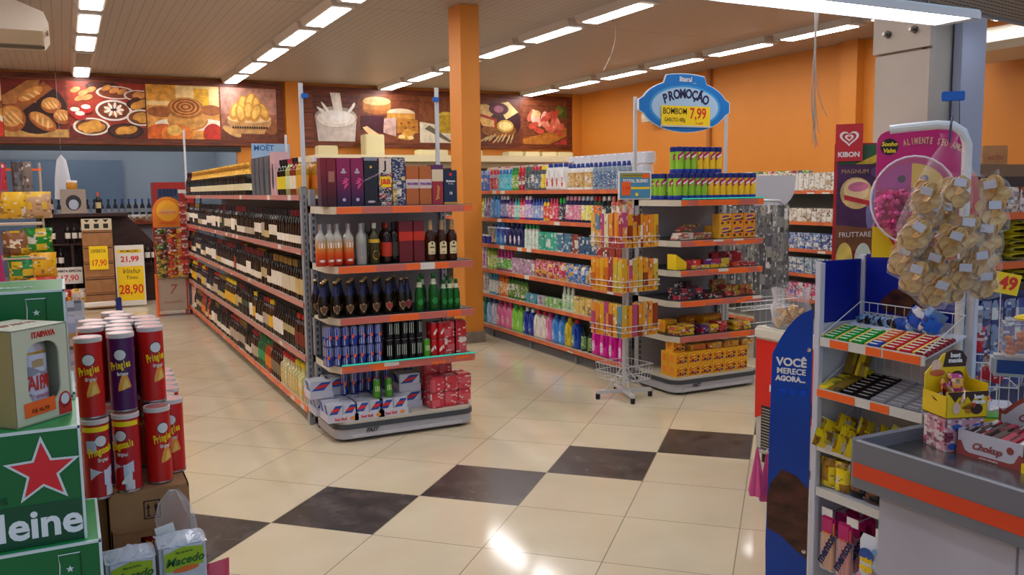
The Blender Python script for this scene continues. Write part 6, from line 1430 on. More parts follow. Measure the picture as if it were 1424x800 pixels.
for side in (-1, 1):
    for k in range(60):
        n += 1
        while True:
            x = -.02+side*random.uniform(.006, .125); z = random.uniform(.07, .25)
            if ((x+.02)/.135)**2+((z-.225)/.15)**2 < 1: break
        p = m4 @ Vector((x, random.uniform(-.085, -.02), z))
        put(CN, p, 0, f'{"pink" if side < 0 else "gold"} wrapped candy in the dispenser dome', f'{"pink" if side < 0 else "gold"} candies in the dome', {'self': random.choice(['#d82878', '#f060a0', '#b81858']) if side < 0 else random.choice(['#f0c028', '#d8a818', '#f8dc60'])}, rot=(random.random()*3, random.random()*3, 0))
o = tag(G().box(-.1, .07, -.004, .004, .0, .12, YEL).obj('price_card', loc=tuple(m4 @ Vector((-.06, -.014, -.0))), rot=(0, 0, -.8)), 'yellow price card with red arrow below the dispenser dome', 'card')
g = G().poly([(-.02, -.0048, .08), (.0, -.0048, .08), (.0, -.0048, .118), (-.02, -.0048, .118)][::-1], RED).poly([(-.045, -.0048, .085), (-.01, -.0048, .03), (.025, -.0048, .085)], RED); g.obj('arrow', o, smooth=False)
t = thing('tube_bracket', 'white bent tube arm carrying the coin pouches above the kiosk', 'bracket', (2.93, 2.1, .9))
G().tube([(0, 0, 0), (0, 0, 1.0), (-.01, .012, 1.045), (-.03, .04, 1.07), (-.06, .08, 1.075), (-.11, .17, 1.07), (-.14, .22, 1.065)], .017, WHITE, 10).obj('tube', t)
# ---------------------------------------------------------------- hanging cluster of coin pouches
rV = Vector((math.cos(YAW), -math.sin(YAW), 0)); fV = Vector((math.sin(YAW), math.cos(YAW), 0)); cC = Vector((2.69, 1.995, 1.58))
PO = proto('coin_pouch', 'pouch')
random.seed(22)
for k in range(15):
    a = random.random()*2*PI; r = .032*math.sqrt(random.random()); part(PO, 'chocolate_coin', CM, loc=(r*math.cos(a), random.uniform(-.02, .018), -.072+.075*random.random()+.0), rot=(random.choice([1.57, 1.3, 1.1, .6, 1.9])+random.uniform(-.3, .3), random.uniform(-.6, .6), random.uniform(-.8, .8)))
for o_ in KIDS[PO]: o_.scale = (1.45,)*3
g = G(); g.lathe([(.008, -.108), (.05, -.094), (.062, -.055), (.056, -.01), (.03, .025), (.036, .045)], film('pouch_film', '#ffffff', .01, edge=.28), 14, cap=False, sy=.7); g.bend(lambda x, y, z: (x*(1+.08*math.sin(z*130)), y*(1+.1*math.cos(z*100+x*80)), z)); part(PO, 'bag', g)
part(PO, 'header_card', G().box(-.021, .021, -.042, -.040, -.012, .018, mat('pouch_card', '#c4c4cc', .5)), rot=(.1, .1, 0))
spots = [(1336, 268), (1372, 268), (1283, 274), (1298, 300), (1371, 298), (1341, 322), (1290, 340), (1318, 335), (1369, 330), (1264, 362), (1302, 366), (1353, 363), (1381, 360), (1274, 384), (1299, 402), (1336, 400), (1370, 392), (1267, 326), (1325, 300), (1340, 380)]
for k, (px, py) in enumerate(spots):
    dx = (px-1325)/1213.5*2.98*.97; dz = -(py-322)/1213.5*2.98; dd = (.02+.05*((k*37) % 10)/10)*(-1 if k % 3 else .6)
    p = cC+rV*(dx*.96+.016)+fV*dd+Vector((0, 0, dz+.045))
    put(PO, p, 0, f'small clear pouch of gold coins, {nth(k+1)} counted down the hanging cluster', 'coin pouches in the hanging cluster', rot=(random.uniform(-.2, .2), -dx*2.2+random.uniform(-.25, .25), -YAW-.35+random.uniform(-.5, .5)), sc=.90)
t = thing('pouch_bag', 'big loose clear plastic bag tied around the coin pouches', 'bag', (2.69, 1.995, 1.30))
g = G().lathe([(.05, .02), (.12, .08), (.15, .2), (.15, .32), (.11, .44), (.06, .54), (.022, .6), (.03, .63)], film('thin_film', '#ffffff', .0, edge=.22), 22, cap=False)
random.seed(1); g.bend(lambda x, y, z: (x*(1+.07*math.sin(z*40+y*20)), y*(1+.07*math.cos(z*50+x*25)), z)); g.obj('bag', t)
G().tube([(0, 0, .6), (.03, .02, .66), (.09, .06, .69)], .004, mat('string_navy', '#20284a', .6), 5).obj('string', t)

# ================================================================== CHECKOUT COUNTER
t = thing('checkout_counter', 'grey checkout counter with orange stripe and steel top', 'counter', (2.9, 1.2, 0))
CG = mat('counter_grey', '#6e7076', .45); CO = mat('counter_orange', '#d8441c', .45); CP = noisy('counter_panel', '#b4b2bc', '#a8a6b0', 3, .45)
def rim(x0, x1, y0, y1, z0, z1, th, m, name, r=.035):
    def rr(x0, x1, y0, y1, r):
        pts = []
        for cx, cy, a in ((x1-r, y1-r, 0), (x0+r, y1-r, PI/2), (x0+r, y0+r, PI), (x1-r, y0+r, 1.5*PI)):
            for k in range(5): pts.append((cx+r*math.cos(a+k*PI/8), cy+r*math.sin(a+k*PI/8)))
        return pts
    A = rr(x0, x1, y0, y1, r); B = rr(x0+th, x1-th, y0+th, y1-th, max(.004, r-th)); g = G(); i = g.mi(m); n = len(A)
    v = [[g.bm.verts.new((a, b, z)) for a, b in P] for P, z in ((A, z0), (A, z1), (B, z1), (B, z0))]
    for p, q in ((0, 1), (1, 2), (2, 3), (3, 0)):
        for k in range(n): g._f([v[p][k], v[p][(k+1) % n], v[q][(k+1) % n], v[q][k]], i)
    return g.obj(name, t)
rim(-.585, .62, -1.6, .855, .745, .905, .03, CG, 'bumper')
rim(-.589, .61, -1.59, .8, .785, .835, .006, CO, 'orange_stripe', .035) if False else None
G().box(-.588, -.584, -1.55, .825, .782, .832, CO).obj('orange_stripe', t)
G().tube([(-.577, -1.55, .903), (-.577, .82, .903)], .006, mat('counter_edge', '#a4a4a4', .3), 6).obj('edge_trim', t)
G().box(-.556, .59, -1.57, .826, .84, .862, noisy('brushed_steel', '#8f8c88', '#7c7974', 4, .22, metal=.85)).obj('steel_top', t)
G().box(-.53, .56, -1.5, .77, 0, .76, CP, .01).obj('body', t); G().box(-.532, -.528, .28, .286, 0, .745, mat('panel_gap', '#77757f', .6)).obj('panel_joint', t)
# things on the counter
CT = .862
def disp(name, label, loc, rz, w, d, h, m, back, prt, fill=None):
    t = thing(name, label, 'box', loc, rz); x = w/2; y = d/2
    g = G().box(-x, x, -y, -y+.003, 0, h*.55, m).box(-x, x, y-.003, y, 0, h, m).box(-x, x, -y, y, 0, .003, m)
    g.prism([(-y, 0), (y, 0), (y, h), (y*.2, h*.6), (-y, h*.55)], 'x', -x, -x+.003, m); g.prism([(-y, 0), (y, 0), (y, h), (y*.2, h*.6), (-y, h*.55)], 'x', x-.003, x, m); g.obj('carton', t, smooth=False)
    return t
YP = mat('box_yellow', '#e6c414', .4); BRN = mat('box_brown', '#3c2014', .4)
t = thing('candy_carton', 'pink printed candy carton on the counter under the yellow box', 'box', (2.665, 1.915, CT), -.32)
G().box(-.07, .07, -.06, .06, 0, .115, printed('pinkcarton', 50, .72, .8, '#c83868'), .002).obj('carton', t, color='#c89098')
g = G()
for k, (x, z) in enumerate(((-.03, .085), (.03, .035), (.0, .02), (-.045, .02), (.045, .085))): g.disc((x, -.0612-.0003*k, z), .018, .011, mat('blue_print', '#3858a8', .4))
g.obj('print', t, smooth=False)
t = thing('candy_display_box', 'yellow open candy box with brown drips on the pink carton', 'box', (2.665, 1.915, CT+.117), -.32)
g = G().box(-.075, .075, -.065, -.062, 0, .09, YP).box(-.075, .075, -.065, .065, 0, .003, BRN).box(-.075, -.072, -.065, .065, 0, .075, YP).box(.072, .075, -.065, .065, 0, .115, YP)
g.prism([(-.065, 0), (.065, 0), (.065, .16), (.02, .1), (-.065, .05)], 'x', .0748, .0756, YP)
g.obj('carton', t, smooth=False)
pts = [(-.075, .06), (.075, .06), (.075, .17)]+[(.065-.013*k, .185+.015*math.sin(k*1.5)) for k in range(8)]+[(-.05, .16), (-.075, .13)]
G().prism(pts[::-1], 'y', .055, .06, YP).obj('backboard', t)
g = G(); g.prism([(-.01, .15), (.075, .15), (.08, .18), (.06, .205), (.03, .21), (0, .2)][::-1], 'y', .0535, .055, BRN); g.disc((-.035, .0545, .155), .02, .022, C('e0b89c')); g.disc((-.03, .0543, .13), .03, .012, C('c86838')); g.disc((.045, .0545, .115), .025, .02, BRN); g.disc((.015, .0542, .115), .014, .016, C('d88820')); g.obj('back_print', t, smooth=False)
text(t, 'best', .022, (.035, .0528, .19), PAPER, bold=.001); text(t, 'mania', .022, (.035, .0528, .172), PAPER, bold=.001)
g = G(); g.prism([(-.075, .09), (.075, .09), (.075, .07)]+[(.06-.015*k, .075-.02*(k % 2)) for k in range(9)], 'y', -.0665, -.065, BRN); g.disc((.035, -.067, .03), .022, .018, BRN); g.disc((.005, -.067, .03), .013, .015, C('d88820')); g.disc((-.04, -.067, .035), .015, .02, C('e0b89c')); g.obj('front_print', t, smooth=False)
text(t, 'best', .02, (.04, -.068, .072), PAPER, bold=.001); text(t, 'mania', .02, (.04, -.068, .055), PAPER, bold=.001)
random.seed(19)
mt = Matrix.Translation((2.665, 1.915, CT+.117)) @ RZ(-.32)
SW = pouch('sweet', .05, .06, .02, printed('sweetwrap', 50, .8, .8, '#e8b020', .25))
for k in range(14): put(SW, mt @ Vector((random.uniform(-.045, .045), random.uniform(-.04, .04), .02+.06*random.random())), 0, f'small wrapped sweet inside the yellow box, {nth(k+1)}', 'wrapped sweets in the yellow box', {'self': random.choice(['#d84a28', '#7a3018', '#e8b020', '#b83878'])}, rot=(random.uniform(-1.5, 1.5), random.uniform(-1, 1), random.random()*3))
WB = mat('white_box', '#c8c6cc', .4); WBR = mat('box_maroon', '#9c4640', .4)
t = thing('chocolate_bar_box', 'white and maroon open chocolate box with pointed backboard on the counter', 'box', (2.72, 1.745, CT), -PI/2)
g = G().box(-.115, .115, -.11, -.107, 0, .085, WB).box(-.115, -.112, -.11, .11, 0, .085, WB).box(.112, .115, -.11, .11, 0, .085, WB).box(-.115, .115, .107, .11, 0, .085, WB).box(-.115, .115, -.11, .11, 0, .003, WB); g.obj('carton', t, smooth=False)
g = G().prism([(-.115, 0), (.115, 0), (.115, .045), (.1, .05), (.085, .02), (.07, .014), (-.07, .014), (-.085, .02), (-.1, .05), (-.115, .045)], 'y', -.1115, -.11, WBR); g.disc((.07, -.1112, .055), .012, .012, WBR); g.obj('print', t, smooth=False)
text(t, 'Chokup', .032, (-.01, -.1115, .04), WBR, shear=.4, bold=.0008); text(t, 'recheio chocolate', .009, (0, -.1125, .007), PAPER)
G().prism([(-.115, .05), (.115, .05), (.115, .13), (.1, .12), (.06, .16), (0, .2), (-.06, .16), (-.1, .12), (-.115, .13)], 'y', .104, .107, WBR).obj('backboard', t, smooth=False)
G().prism([(-.105, .05), (.105, .05), (.105, .11), (.09, .11), (.05, .148), (0, .187), (-.05, .148), (-.09, .11), (-.105, .11)], 'y', .1032, .104, WB).obj('back_print', t, smooth=False); text(t, 'Chokup', .035, (.01, .1025, .11), WBR, shear=.4, bold=.0008)
mt = Matrix.Translation((2.72, 1.745, CT)) @ RZ(-PI/2)
for k in range(14):
    a, b = k % 7, k//7; put(BARS, mt @ Vector((-.095+.031*a, -.05+.1*b, .035)), 0, f'wrapped bar standing in the white and maroon box, {nth(k+1)}', 'bars in the white and maroon box', {'self': '#5a4038' if k not in (6, 13) else '#d8d0c0'}, rot=(.2, random.uniform(-.15, .15), -PI/2), sc=(.35, 1.6, 1.1))
put(GRN, (2.93, 1.76, CT), 0, 'green glass bottle behind the white and maroon box', sc=1.25)
t = thing('price_ticket', 'yellow price ticket at the edge of the white box', 'ticket', (2.60, 1.60, CT)); G().box(-.002, .002, -.05, .03, 0, .03, YEL, rot=None).obj('card', t); text(t, 'R$', .02, (-.003, -.01, .015), INK, rz=-PI/2)
t = thing('weighing_scale', 'white weighing scale with blue display strip behind the boxes', 'scale', (3.18, 1.93, CT), -.9)
G().box(-.16, .16, -.14, .14, 0, .03, WHITE, .01).obj('base', t); G().box(-.05, .05, .05, .09, .03, .17, mat('scale_grey', '#b8bab8', .4), .006).obj('column', t)
G().box(-.17, .17, .02, .10, .17, .25, mat('scale_white', '#c8c8c8', .4), .01).obj('head', t); G().box(-.15, .15, .016, .02, .185, .235, mat('scale_blue', '#2c4a88', .3)).obj('display', t); G().box(-.06, .12, .0145, .016, .198, .222, mat('scale_lcd', '#3a4438', .3)).obj('screen', t)
for s in (-.015, .015): G().disc((s, .049, .1), .007, .007, mat('scale_dark', '#3c4448', .4)).obj('button', t)
t = thing('candy_jar', 'square clear tub of orange sweets with yellow scoop on the scale', 'jar', (3.18, 1.98, CT+.251), -.9)
G().box(-.1, .1, -.06, .06, 0, .14, film('tub_plastic', '#ffffff', .14), .012).obj('tub', t); G().lathe([(.06, .141), (.062, .147), (.05, .154)], YEL, 20).obj('lid', t)
random.seed(23); OR_ = tint(.4)
g = G()
for k in range(40): g.ellipsoid((random.uniform(-.085, .085), random.uniform(-.045, .045), .015+.08*random.random()), (.014, .014, .011), OR_, 8, 5)
o = g.obj('sweets', t, color='#d87a20'); o['kind'] = 'stuff'
G().box(-.01, .01, -.01, .01, .15, .24, BLACK, .004).obj('handle', t)
t = thing('green_packet', 'green and yellow packet lying beyond the yellow candy box', 'packet', (3.0, 2.0, CT), -.7); G().box(-.1, .1, -.05, .05, 0, .05, mat('packet_green', '#3c9a38', .4), .004).obj('carton', t); G().box(-.1, .1, -.052, -.05, .03, .045, YEL).obj('print', t)

# ---------------------------------------------------------------- shelves behind the checkout (faces -y)
t = thing('snack_shelf', 'red framed snack shelf behind the checkout counter', 'shelving', (4.62, 3.1, 0))
for z in (.30, .62, .92, 1.33, 1.60): s = G().box(-.5, .6, -.1, .2, z-.02, z, SHELF).obj('shelf', t, smooth=False); G().box(-.5, .6, -.112, -.1, z-.035, z+.003, mat('rail_orange', '#d8602c', .4)).obj('price_rail', s, smooth=False)
G().box(-.5, .6, .2, .22, 0, 1.8, mat('snack_back', '#3c3030', .5)).obj('back_panel', t)
G().prism([(-.12, 0), (.2, 0), (.2, 1.82), (.0, 1.86), (-.10, 1.80), (-.14, 1.6)], 'x', -.50, -.34, mat('rack_red', '#b01c1c', .35)).obj('side_frame', t)
YS = pouch('snack_bag', .2, .15, .06, printed('yellowsnack', 18, .96, .9, '#a89010', .3))
for k in range(7): put(YS, (4.72, 3.02, 1.36+.034*k) if k < 6 else (4.72, 3.02, 1.362), 0, f'flat yellow snack bag in the stack behind the checkout, {nth(k+1)}', 'stacked yellow snack bags', {'self': '#c8b428'}, rot=(-PI/2+.02, 0, 0)) if k < 6 else None
for k in range(3): put(YS, (4.72, 3.02, 1.22+.034*k), 0, f'flat yellow snack bag under the middle rail, {nth(k+1)}', 'stacked yellow snack bags', {'self': '#c8b428'}, rot=(-PI/2+.02, 0, 0))
RS = pouch('snack_bag', .12, .14, .05, printed('redsnack', 24, .85, .8, '#e8d8c0', .3))
for k in range(7): put(RS, (4.36+.13*k, 3.03, 1.60), 0, f'small red and white bag on the upper snack shelf, {nth(k+1)} from the red frame', 'red and white bags', {'self': '#a8382c'})
BP = pouch('shaving_pack', .1, .13, .03, printed('bluepack', 26, .95, .86, '#8090a8', .25))
n = 0
for zz in (1.02, .90, .78, .66):
    for k in range(8): n += 1; put(BP, (4.05+.1*k, 2.9, zz), 0, f'dark blue hanging packet behind the checkout, {nth(n)} counted from the top row', 'dark blue packets', {'self': '#2c3c78'})
t = thing('packet_panel', 'dark blue hook panel behind the checkout', 'panel', (4.4, 2.95, 0)); G().box(-.42, .45, -.01, .01, 0, 1.18, mat('hook_panel', '#28345c', .5)).obj('panel', t)
for k in range(3): G().tube([(-.3+.3*k, 0, 1.15), (-.3+.3*k, -.08, 1.15)], .003, CHROME, 4).obj('hook', t)
t = thing('price_card', 'tilted yellow price card with red figures behind the coin pouches', 'card', (3.95, 2.62, 1.29), -.5)
G().box(-.085, .085, -.002, .002, -.05, .05, YEL, rot=Matrix.Rotation(.2, 4, 'Y')).obj('card', t); text(t, '2,49', .085, (0, -.003, 0), RED, tilt=-.2, bold=.003); G().tube([(0, .006, .04), (.02, .02, -1.29)], .003, WIRE, 5).obj('stem', t)
t = thing('pasta_bag', 'clear bag of snacks with yellow and green header hanging at the frame edge', 'bag', (3.52, 2.17, 1.60), -.9)
o = bpy.data.objects.new('pouch', pouch('p', .13, .2, .06, tint(.3)).data); o.parent = t; COL.objects.link(o); o.color = (*lin('#b88848'), 1); G().box(-.05, .05, -.032, -.028, .1, .17, YEL).box(-.052, .052, -.0335, -.028, .085, .1, mat('pack_green2', '#2c7a3c', .4)).box(-.05, .05, -.0335, -.028, .055, .085, PAPER).obj('header', t)
t = thing('carton', 'brown cardboard carton on top of the shelf behind the pillar', 'carton', (7.5, 5.15, 1.93), -.5); G().box(-.11, .11, -.1, .1, 0, .17, CARD, .004).obj('box', t); text(t, 'ACTN', .05, (0, -.102, .06), mat('faded_red', '#9a3a2c', .6))
t = thing('tall_shelf', 'plain shelf carrying the brown carton beyond the white pillar', 'shelving', (7.5, 5.15, 0)); G().box(-.4, 1.6, -.2, .2, 0, 1.93, mat('tall_shelf_grey', '#6c5c4c', .5), .004).obj('body', t)
for k in range(4): G().box(-.4, 1.6, -.212, -.2, .4+.4*k, .44+.4*k, mat('rail_orange', '#d8602c', .4)).obj('price_rail', t)
t = thing('wall_conduit', 'thin grey conduit hanging on the orange wall below the air conditioner', 'conduit', (10.235, 6.35, 2.4)); G().tube([(0, 0, .9), (0, 0, 0)], .012, CAB, 6).obj('pipe', t)
# red product and small blue/pink items beyond the kiosk post
for k, (x, y, z, c, d) in enumerate(((3.35, 2.35, 1.19, '#2a78c8', 'blue'), (3.4, 2.38, 1.1, '#c82838', 'red'), (3.42, 2.3, .98, '#c02438', 'deep red'), (3.36, 2.4, .9, '#b82040', 'crimson'))): put(RS, (x, y, z-.05), 0, f'{d} sweet bag in the wire basket beyond the kiosk post', None, {'self': c}, rot=(0, .1*k, -.8), sc=.8)
t = thing('wire_basket_stand', 'white wire basket of red sweet bags beyond the kiosk post', 'basket', (3.42, 2.36, 0), -.8)
g = G()
for z in (.82, .92, 1.02): g.tube([(-.14, -.1, z), (.14, -.1, z), (.14, .1, z), (-.14, .1, z)], .003, WIRE, 4, True)
for k in range(9): g.tube([(-.14+.035*k, -.1, .82), (-.14+.035*k, -.1, 1.02)], .002, WIRE, 4)
g.obj('basket', t); G().box(-.15, .15, -.1, .11, .79, .82, KW).obj('tray', t); G().tube([(0, .1, 0), (0, .1, 1.1)], .012, WIRE).obj('pole', t); G().box(-.12, .12, -.1, .12, 0, .03, KW).obj('base', t)
# ================================================================== BEER CARTONS, bottom-left
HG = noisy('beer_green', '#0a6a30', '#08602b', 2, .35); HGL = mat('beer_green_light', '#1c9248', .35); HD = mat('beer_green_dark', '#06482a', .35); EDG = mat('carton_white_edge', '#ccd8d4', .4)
STAR = [(math.sin(2*PI*k/10)*(1 if k % 2 == 0 else .42), math.cos(2*PI*k/10)*(1 if k % 2 == 0 else .42)) for k in range(10)]
def clipped(t, s, size, x, y, z, xmax, m):
    """lettering that runs off the edge of its face: cut where the face ends"""
    me = textmesh(s, size, m, .0006, 'LEFT', 0, .0022).copy(); bm = bmesh.new(); bm.from_mesh(me)
    bmesh.ops.bisect_plane(bm, geom=bm.verts[:]+bm.edges[:]+bm.faces[:], plane_co=(xmax-x, 0, 0), plane_no=(1, 0, 0), clear_outer=True); bm.to_mesh(me); bm.free()
    o = bpy.data.objects.new('lettering', me); o.rotation_euler = (PI/2, 0, 0); o.location = (x, y, z); o.parent = t; COL.objects.link(o)
def beer_carton(label, xr, yf, z, w=.42, d=.28, h=.24, face='star'):
    t = thing('beer_carton', label, 'carton', (xr-w/2, yf+d/2, z), group='green beer cartons'); X = w/2; Y = d/2
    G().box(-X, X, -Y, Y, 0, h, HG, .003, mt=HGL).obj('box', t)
    e = G(); q = .0045
    for a, b, c, dd, z0, z1 in ((-X, X, -Y-.001, -Y+q, h-q, h+.001), (X-q, X+.001, -Y-.001, -Y+q, 0, h), (X-q, X+.001, -Y, Y, h-q, h+.001), (-X, X, Y-q, Y+.001, h-q, h+.001)): e.box(a, b, c, dd, z0, z1, EDG)
    e.obj('edging', t, smooth=False); y = -Y-.001
    if face == 'star':
        G().box(-X, X-.007, y-.0002, y+.001, 0, .088, HD).obj('band', t, smooth=False)
        g = G(); cx, cz, R = X-.072, .155, .066
        g.poly([(cx+a*R*1.1, y-.001, cz+b*R*1.12) for a, b in STAR], EDG); g.poly([(cx+a*R*.9, y-.0016, cz+b*R*.92) for a, b in STAR], mat('star_red', '#d42028', .4)); g.obj('star', t, smooth=False)
        clipped(t, 'Heineken', .081, X-.2, y-.001, .045, X-.006, mat('beer_white', '#dfe6e4', .4))
        text(t, 'TRADE', .018, (X-.165, y-.001, .103), HD)
    elif face == 'bottle':
        g = G(); x0 = X-.06
        o_ = [(x0-.02, .01), (x0-.02, .17), (x0-.018, .2), (x0-.02, .222), (x0+.02, .222)]
        g.tube([(a, y-.001, b) for a, b in o_], .0012, EDG, 4); g.tube([(x0+.02, y-.001, .222), (x0+.02, y-.001, .01)], .001, HD, 4); g.poly([(x0+.0+a*.008, y-.0012, .19+b*.008) for a, b in STAR], EDG); g.obj('bottle_print', t, smooth=False)
        text(t, 'Heineken', .02, (x0, y-.001, .13), EDG, tilt=PI/2); g = G(); g.poly([(-.07+a*.02, y-.0012, .175+b*.02) for a, b in STAR], mat('star_red', '#d42028', .4)); g.obj('star', t, smooth=False)
    text(t, 'Heineken', .05, (.05, -.05, h+.0015), EDG, rx=0, name='top_lettering') if face == 'bottle' else None
    return t
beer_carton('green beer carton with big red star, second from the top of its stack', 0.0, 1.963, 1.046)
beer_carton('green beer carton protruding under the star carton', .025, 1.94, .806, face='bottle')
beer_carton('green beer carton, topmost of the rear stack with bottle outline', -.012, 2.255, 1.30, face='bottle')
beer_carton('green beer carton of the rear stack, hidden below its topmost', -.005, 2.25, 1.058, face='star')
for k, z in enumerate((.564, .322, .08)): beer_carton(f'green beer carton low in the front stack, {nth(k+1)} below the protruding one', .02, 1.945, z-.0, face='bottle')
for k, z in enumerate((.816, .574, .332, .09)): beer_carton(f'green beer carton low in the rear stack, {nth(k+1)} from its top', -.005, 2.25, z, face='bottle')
t = thing('pallet', 'low wooden pallet under the beer cartons', 'pallet', (-.2, 2.2, 0)); g = G()
for k in range(5): g.box(-.3, .3, -.36+.16*k, -.26+.16*k, .06, .08, CARD)
for k in range(3): g.box(-.3+.25*k, -.2+.25*k, -.36, .38, 0, .06, CARD)
g.obj('slats', t, smooth=False)
# Itaipava gift box with a windowed can
t = thing('beer_gift_box', 'beige beer gift box with can in a rounded window on the star carton', 'gift box', (-.113, 1.985, 1.287), PI/4)
BG = mat('gift_beige', '#c6c6a8', .45); BG2 = mat('gift_beige_dark', '#9a9060', .45); S = .143; H = .2
g = G()
# front face with a rounded hole
def rrp(x0, x1, z0, z1, r, n=5):
    pts = []
    for cx, cz, a in ((x1-r, z1-r, 0), (x0+r, z1-r, PI/2), (x0+r, z0+r, PI), (x1-r, z0+r, 1.5*PI)):
        for k in range(n): pts.append((cx+r*math.cos(a+k*PI/2/(n-1)), cz+r*math.sin(a+k*PI/2/(n-1))))
    return pts
outer = [(0, 0), (S, 0), (S, H), (0, H)]; inner = rrp(.035, .118, .038, .168, .03)
va = [g.bm.verts.new((a, 0, b)) for a, b in outer]; vb = [g.bm.verts.new((a, 0, b)) for a, b in inner]; vc = [g.bm.verts.new((a, .004, b)) for a, b in inner]
es = [g.bm.edges.new((va[k], va[(k+1) % 4])) for k in range(4)]+[g.bm.edges.new((vb[k], vb[(k+1) % len(vb)])) for k in range(len(vb))]
bmesh.ops.triangle_fill(g.bm, edges=es, use_beauty=True); i = g.mi(BG)
for k in range(len(vb)): g._f([vb[k], vb[(k+1) % len(vb)], vc[(k+1) % len(vb)], vc[k]], i)
g.box(0, .003, 0, S, 0, H, BG2); g.box(S-.003, S, 0, S, 0, H, BG); g.box(0, S, S-.003, S, 0, H, mat('gift_inside', '#3a3830', .6)); g.box(0, S, 0, S, H-.003, H, BG); g.box(0, S, 0, S, 0, .003, BG)
g.obj('carton', t, smooth=False)
text(t, 'ITAIPAVA', .0165, (.08, -.0008, .183), DKRED if False else mat('ita_red', '#c03028', .4), bold=.0006, sx=.85); text(t, 'ITAIPAVA', .03, (.06, .07, H+.0006), mat('ita_red_pale', '#b0705c', .5), rx=0)
g = G().disc((.125, -.0006, .034), .016, .018, mat('ita_red', '#c03028', .4)); g.box(.108, .1425, -.0006, .0, .004, .034, mat('ita_red', '#c03028', .4)); g.disc((.125, -.0012, .036), .011, .012, mat('seal_pale', '#c8ccd0', .4)); g.obj('seal', t, smooth=False)
o = G().box(.022, .1, -.0018, -.0008, .016, .046, ORT, rot=Matrix.Rotation(-.03, 4, 'Y')).obj('price_sticker', t, smooth=False); text(o, 'R$ 46,99', .012, (.06, -.0022, .028), mat('sticker_ink', '#8a3010', .5))
for k in range(4): G().box(-.0006, 0, .09, .13, .06+.025*k, .061+.025*k, mat('faint_print', '#7a7040', .5)).obj('small_print', t)
G().box(-.0008, 0, .1, .14, .012, .04, mat('side_label', '#b8b8b4', .5)).obj('side_label', t)
t2 = thing('beer_can', 'large silver and red beer can inside the beige gift box', 'can', (-.113, 1.985, 1.29), PI/4)
cb = G().lathe([(.038, 0), (.048, .01), (.048, .15), (.042, .17), (.038, .185)], mat('can_silver_big', '#b4b8be', .3, .5), 28, c=(.070, .055, 0)).obj('body', t2)
cc_ = (.070, .055)
def cw(cols, m, r=.0484):
    g = G(); i = g.mi(m); lo = [g.bm.verts.new((cc_[0]+r*math.sin(a), cc_[1]-r*math.cos(a), z0)) for a, z0, z1 in cols]; hi = [g.bm.verts.new((cc_[0]+r*math.sin(a), cc_[1]-r*math.cos(a), z1)) for a, z0, z1 in cols]
    for k in range(len(cols)-1): f = g.bm.faces.new([lo[k], lo[k+1], hi[k+1], hi[k]]); f.material_index = i
    return g
cw([(-1.4+.2*k, .012+.006*math.cos(-1.4+.2*k), .125+.014*math.cos(-1.4+.2*k)) for k in range(15)], mat('can_label_pale', '#c4c4d2', .4)).obj('label', t2)
cw([(-1.4+.2*k, .136+.004*math.cos(-1.4+.2*k), .141+.004*math.cos(-1.4+.2*k)) for k in range(15)], mat('can_gold', '#c09838', .3, .5), .0487).obj('gold_band', t2)
cw([(-1.0+.2*k, .092+.004*(k % 3), .108+.008*math.sin(k*.7)) for k in range(11)], mat('can_hills', '#8c8c98', .5), .0487).obj('picture', t2)
cw([(-.3+.1*k, .112, .126+.003*math.sin(k*.5)) for k in range(7)], mat('can_crest', '#a89068', .4), .0488).obj('crest', t2)
for k, ch in enumerate('ITAIPAVA'):
    a = (k-3.5)*.235; text(t2, ch, .042, (cc_[0]+.0492*math.sin(a), cc_[1]-.0492*math.cos(a), .078), mat('ita_red', '#c03028', .4), rz=a, bold=.001, sx=.62)
for k, ch in enumerate('Premium'): a = (k-3)*.17; text(t2, ch, .016, (cc_[0]+.0492*math.sin(a), cc_[1]-.0492*math.cos(a), .052), mat('can_pink', '#b87888', .4), rz=a, shear=.3)
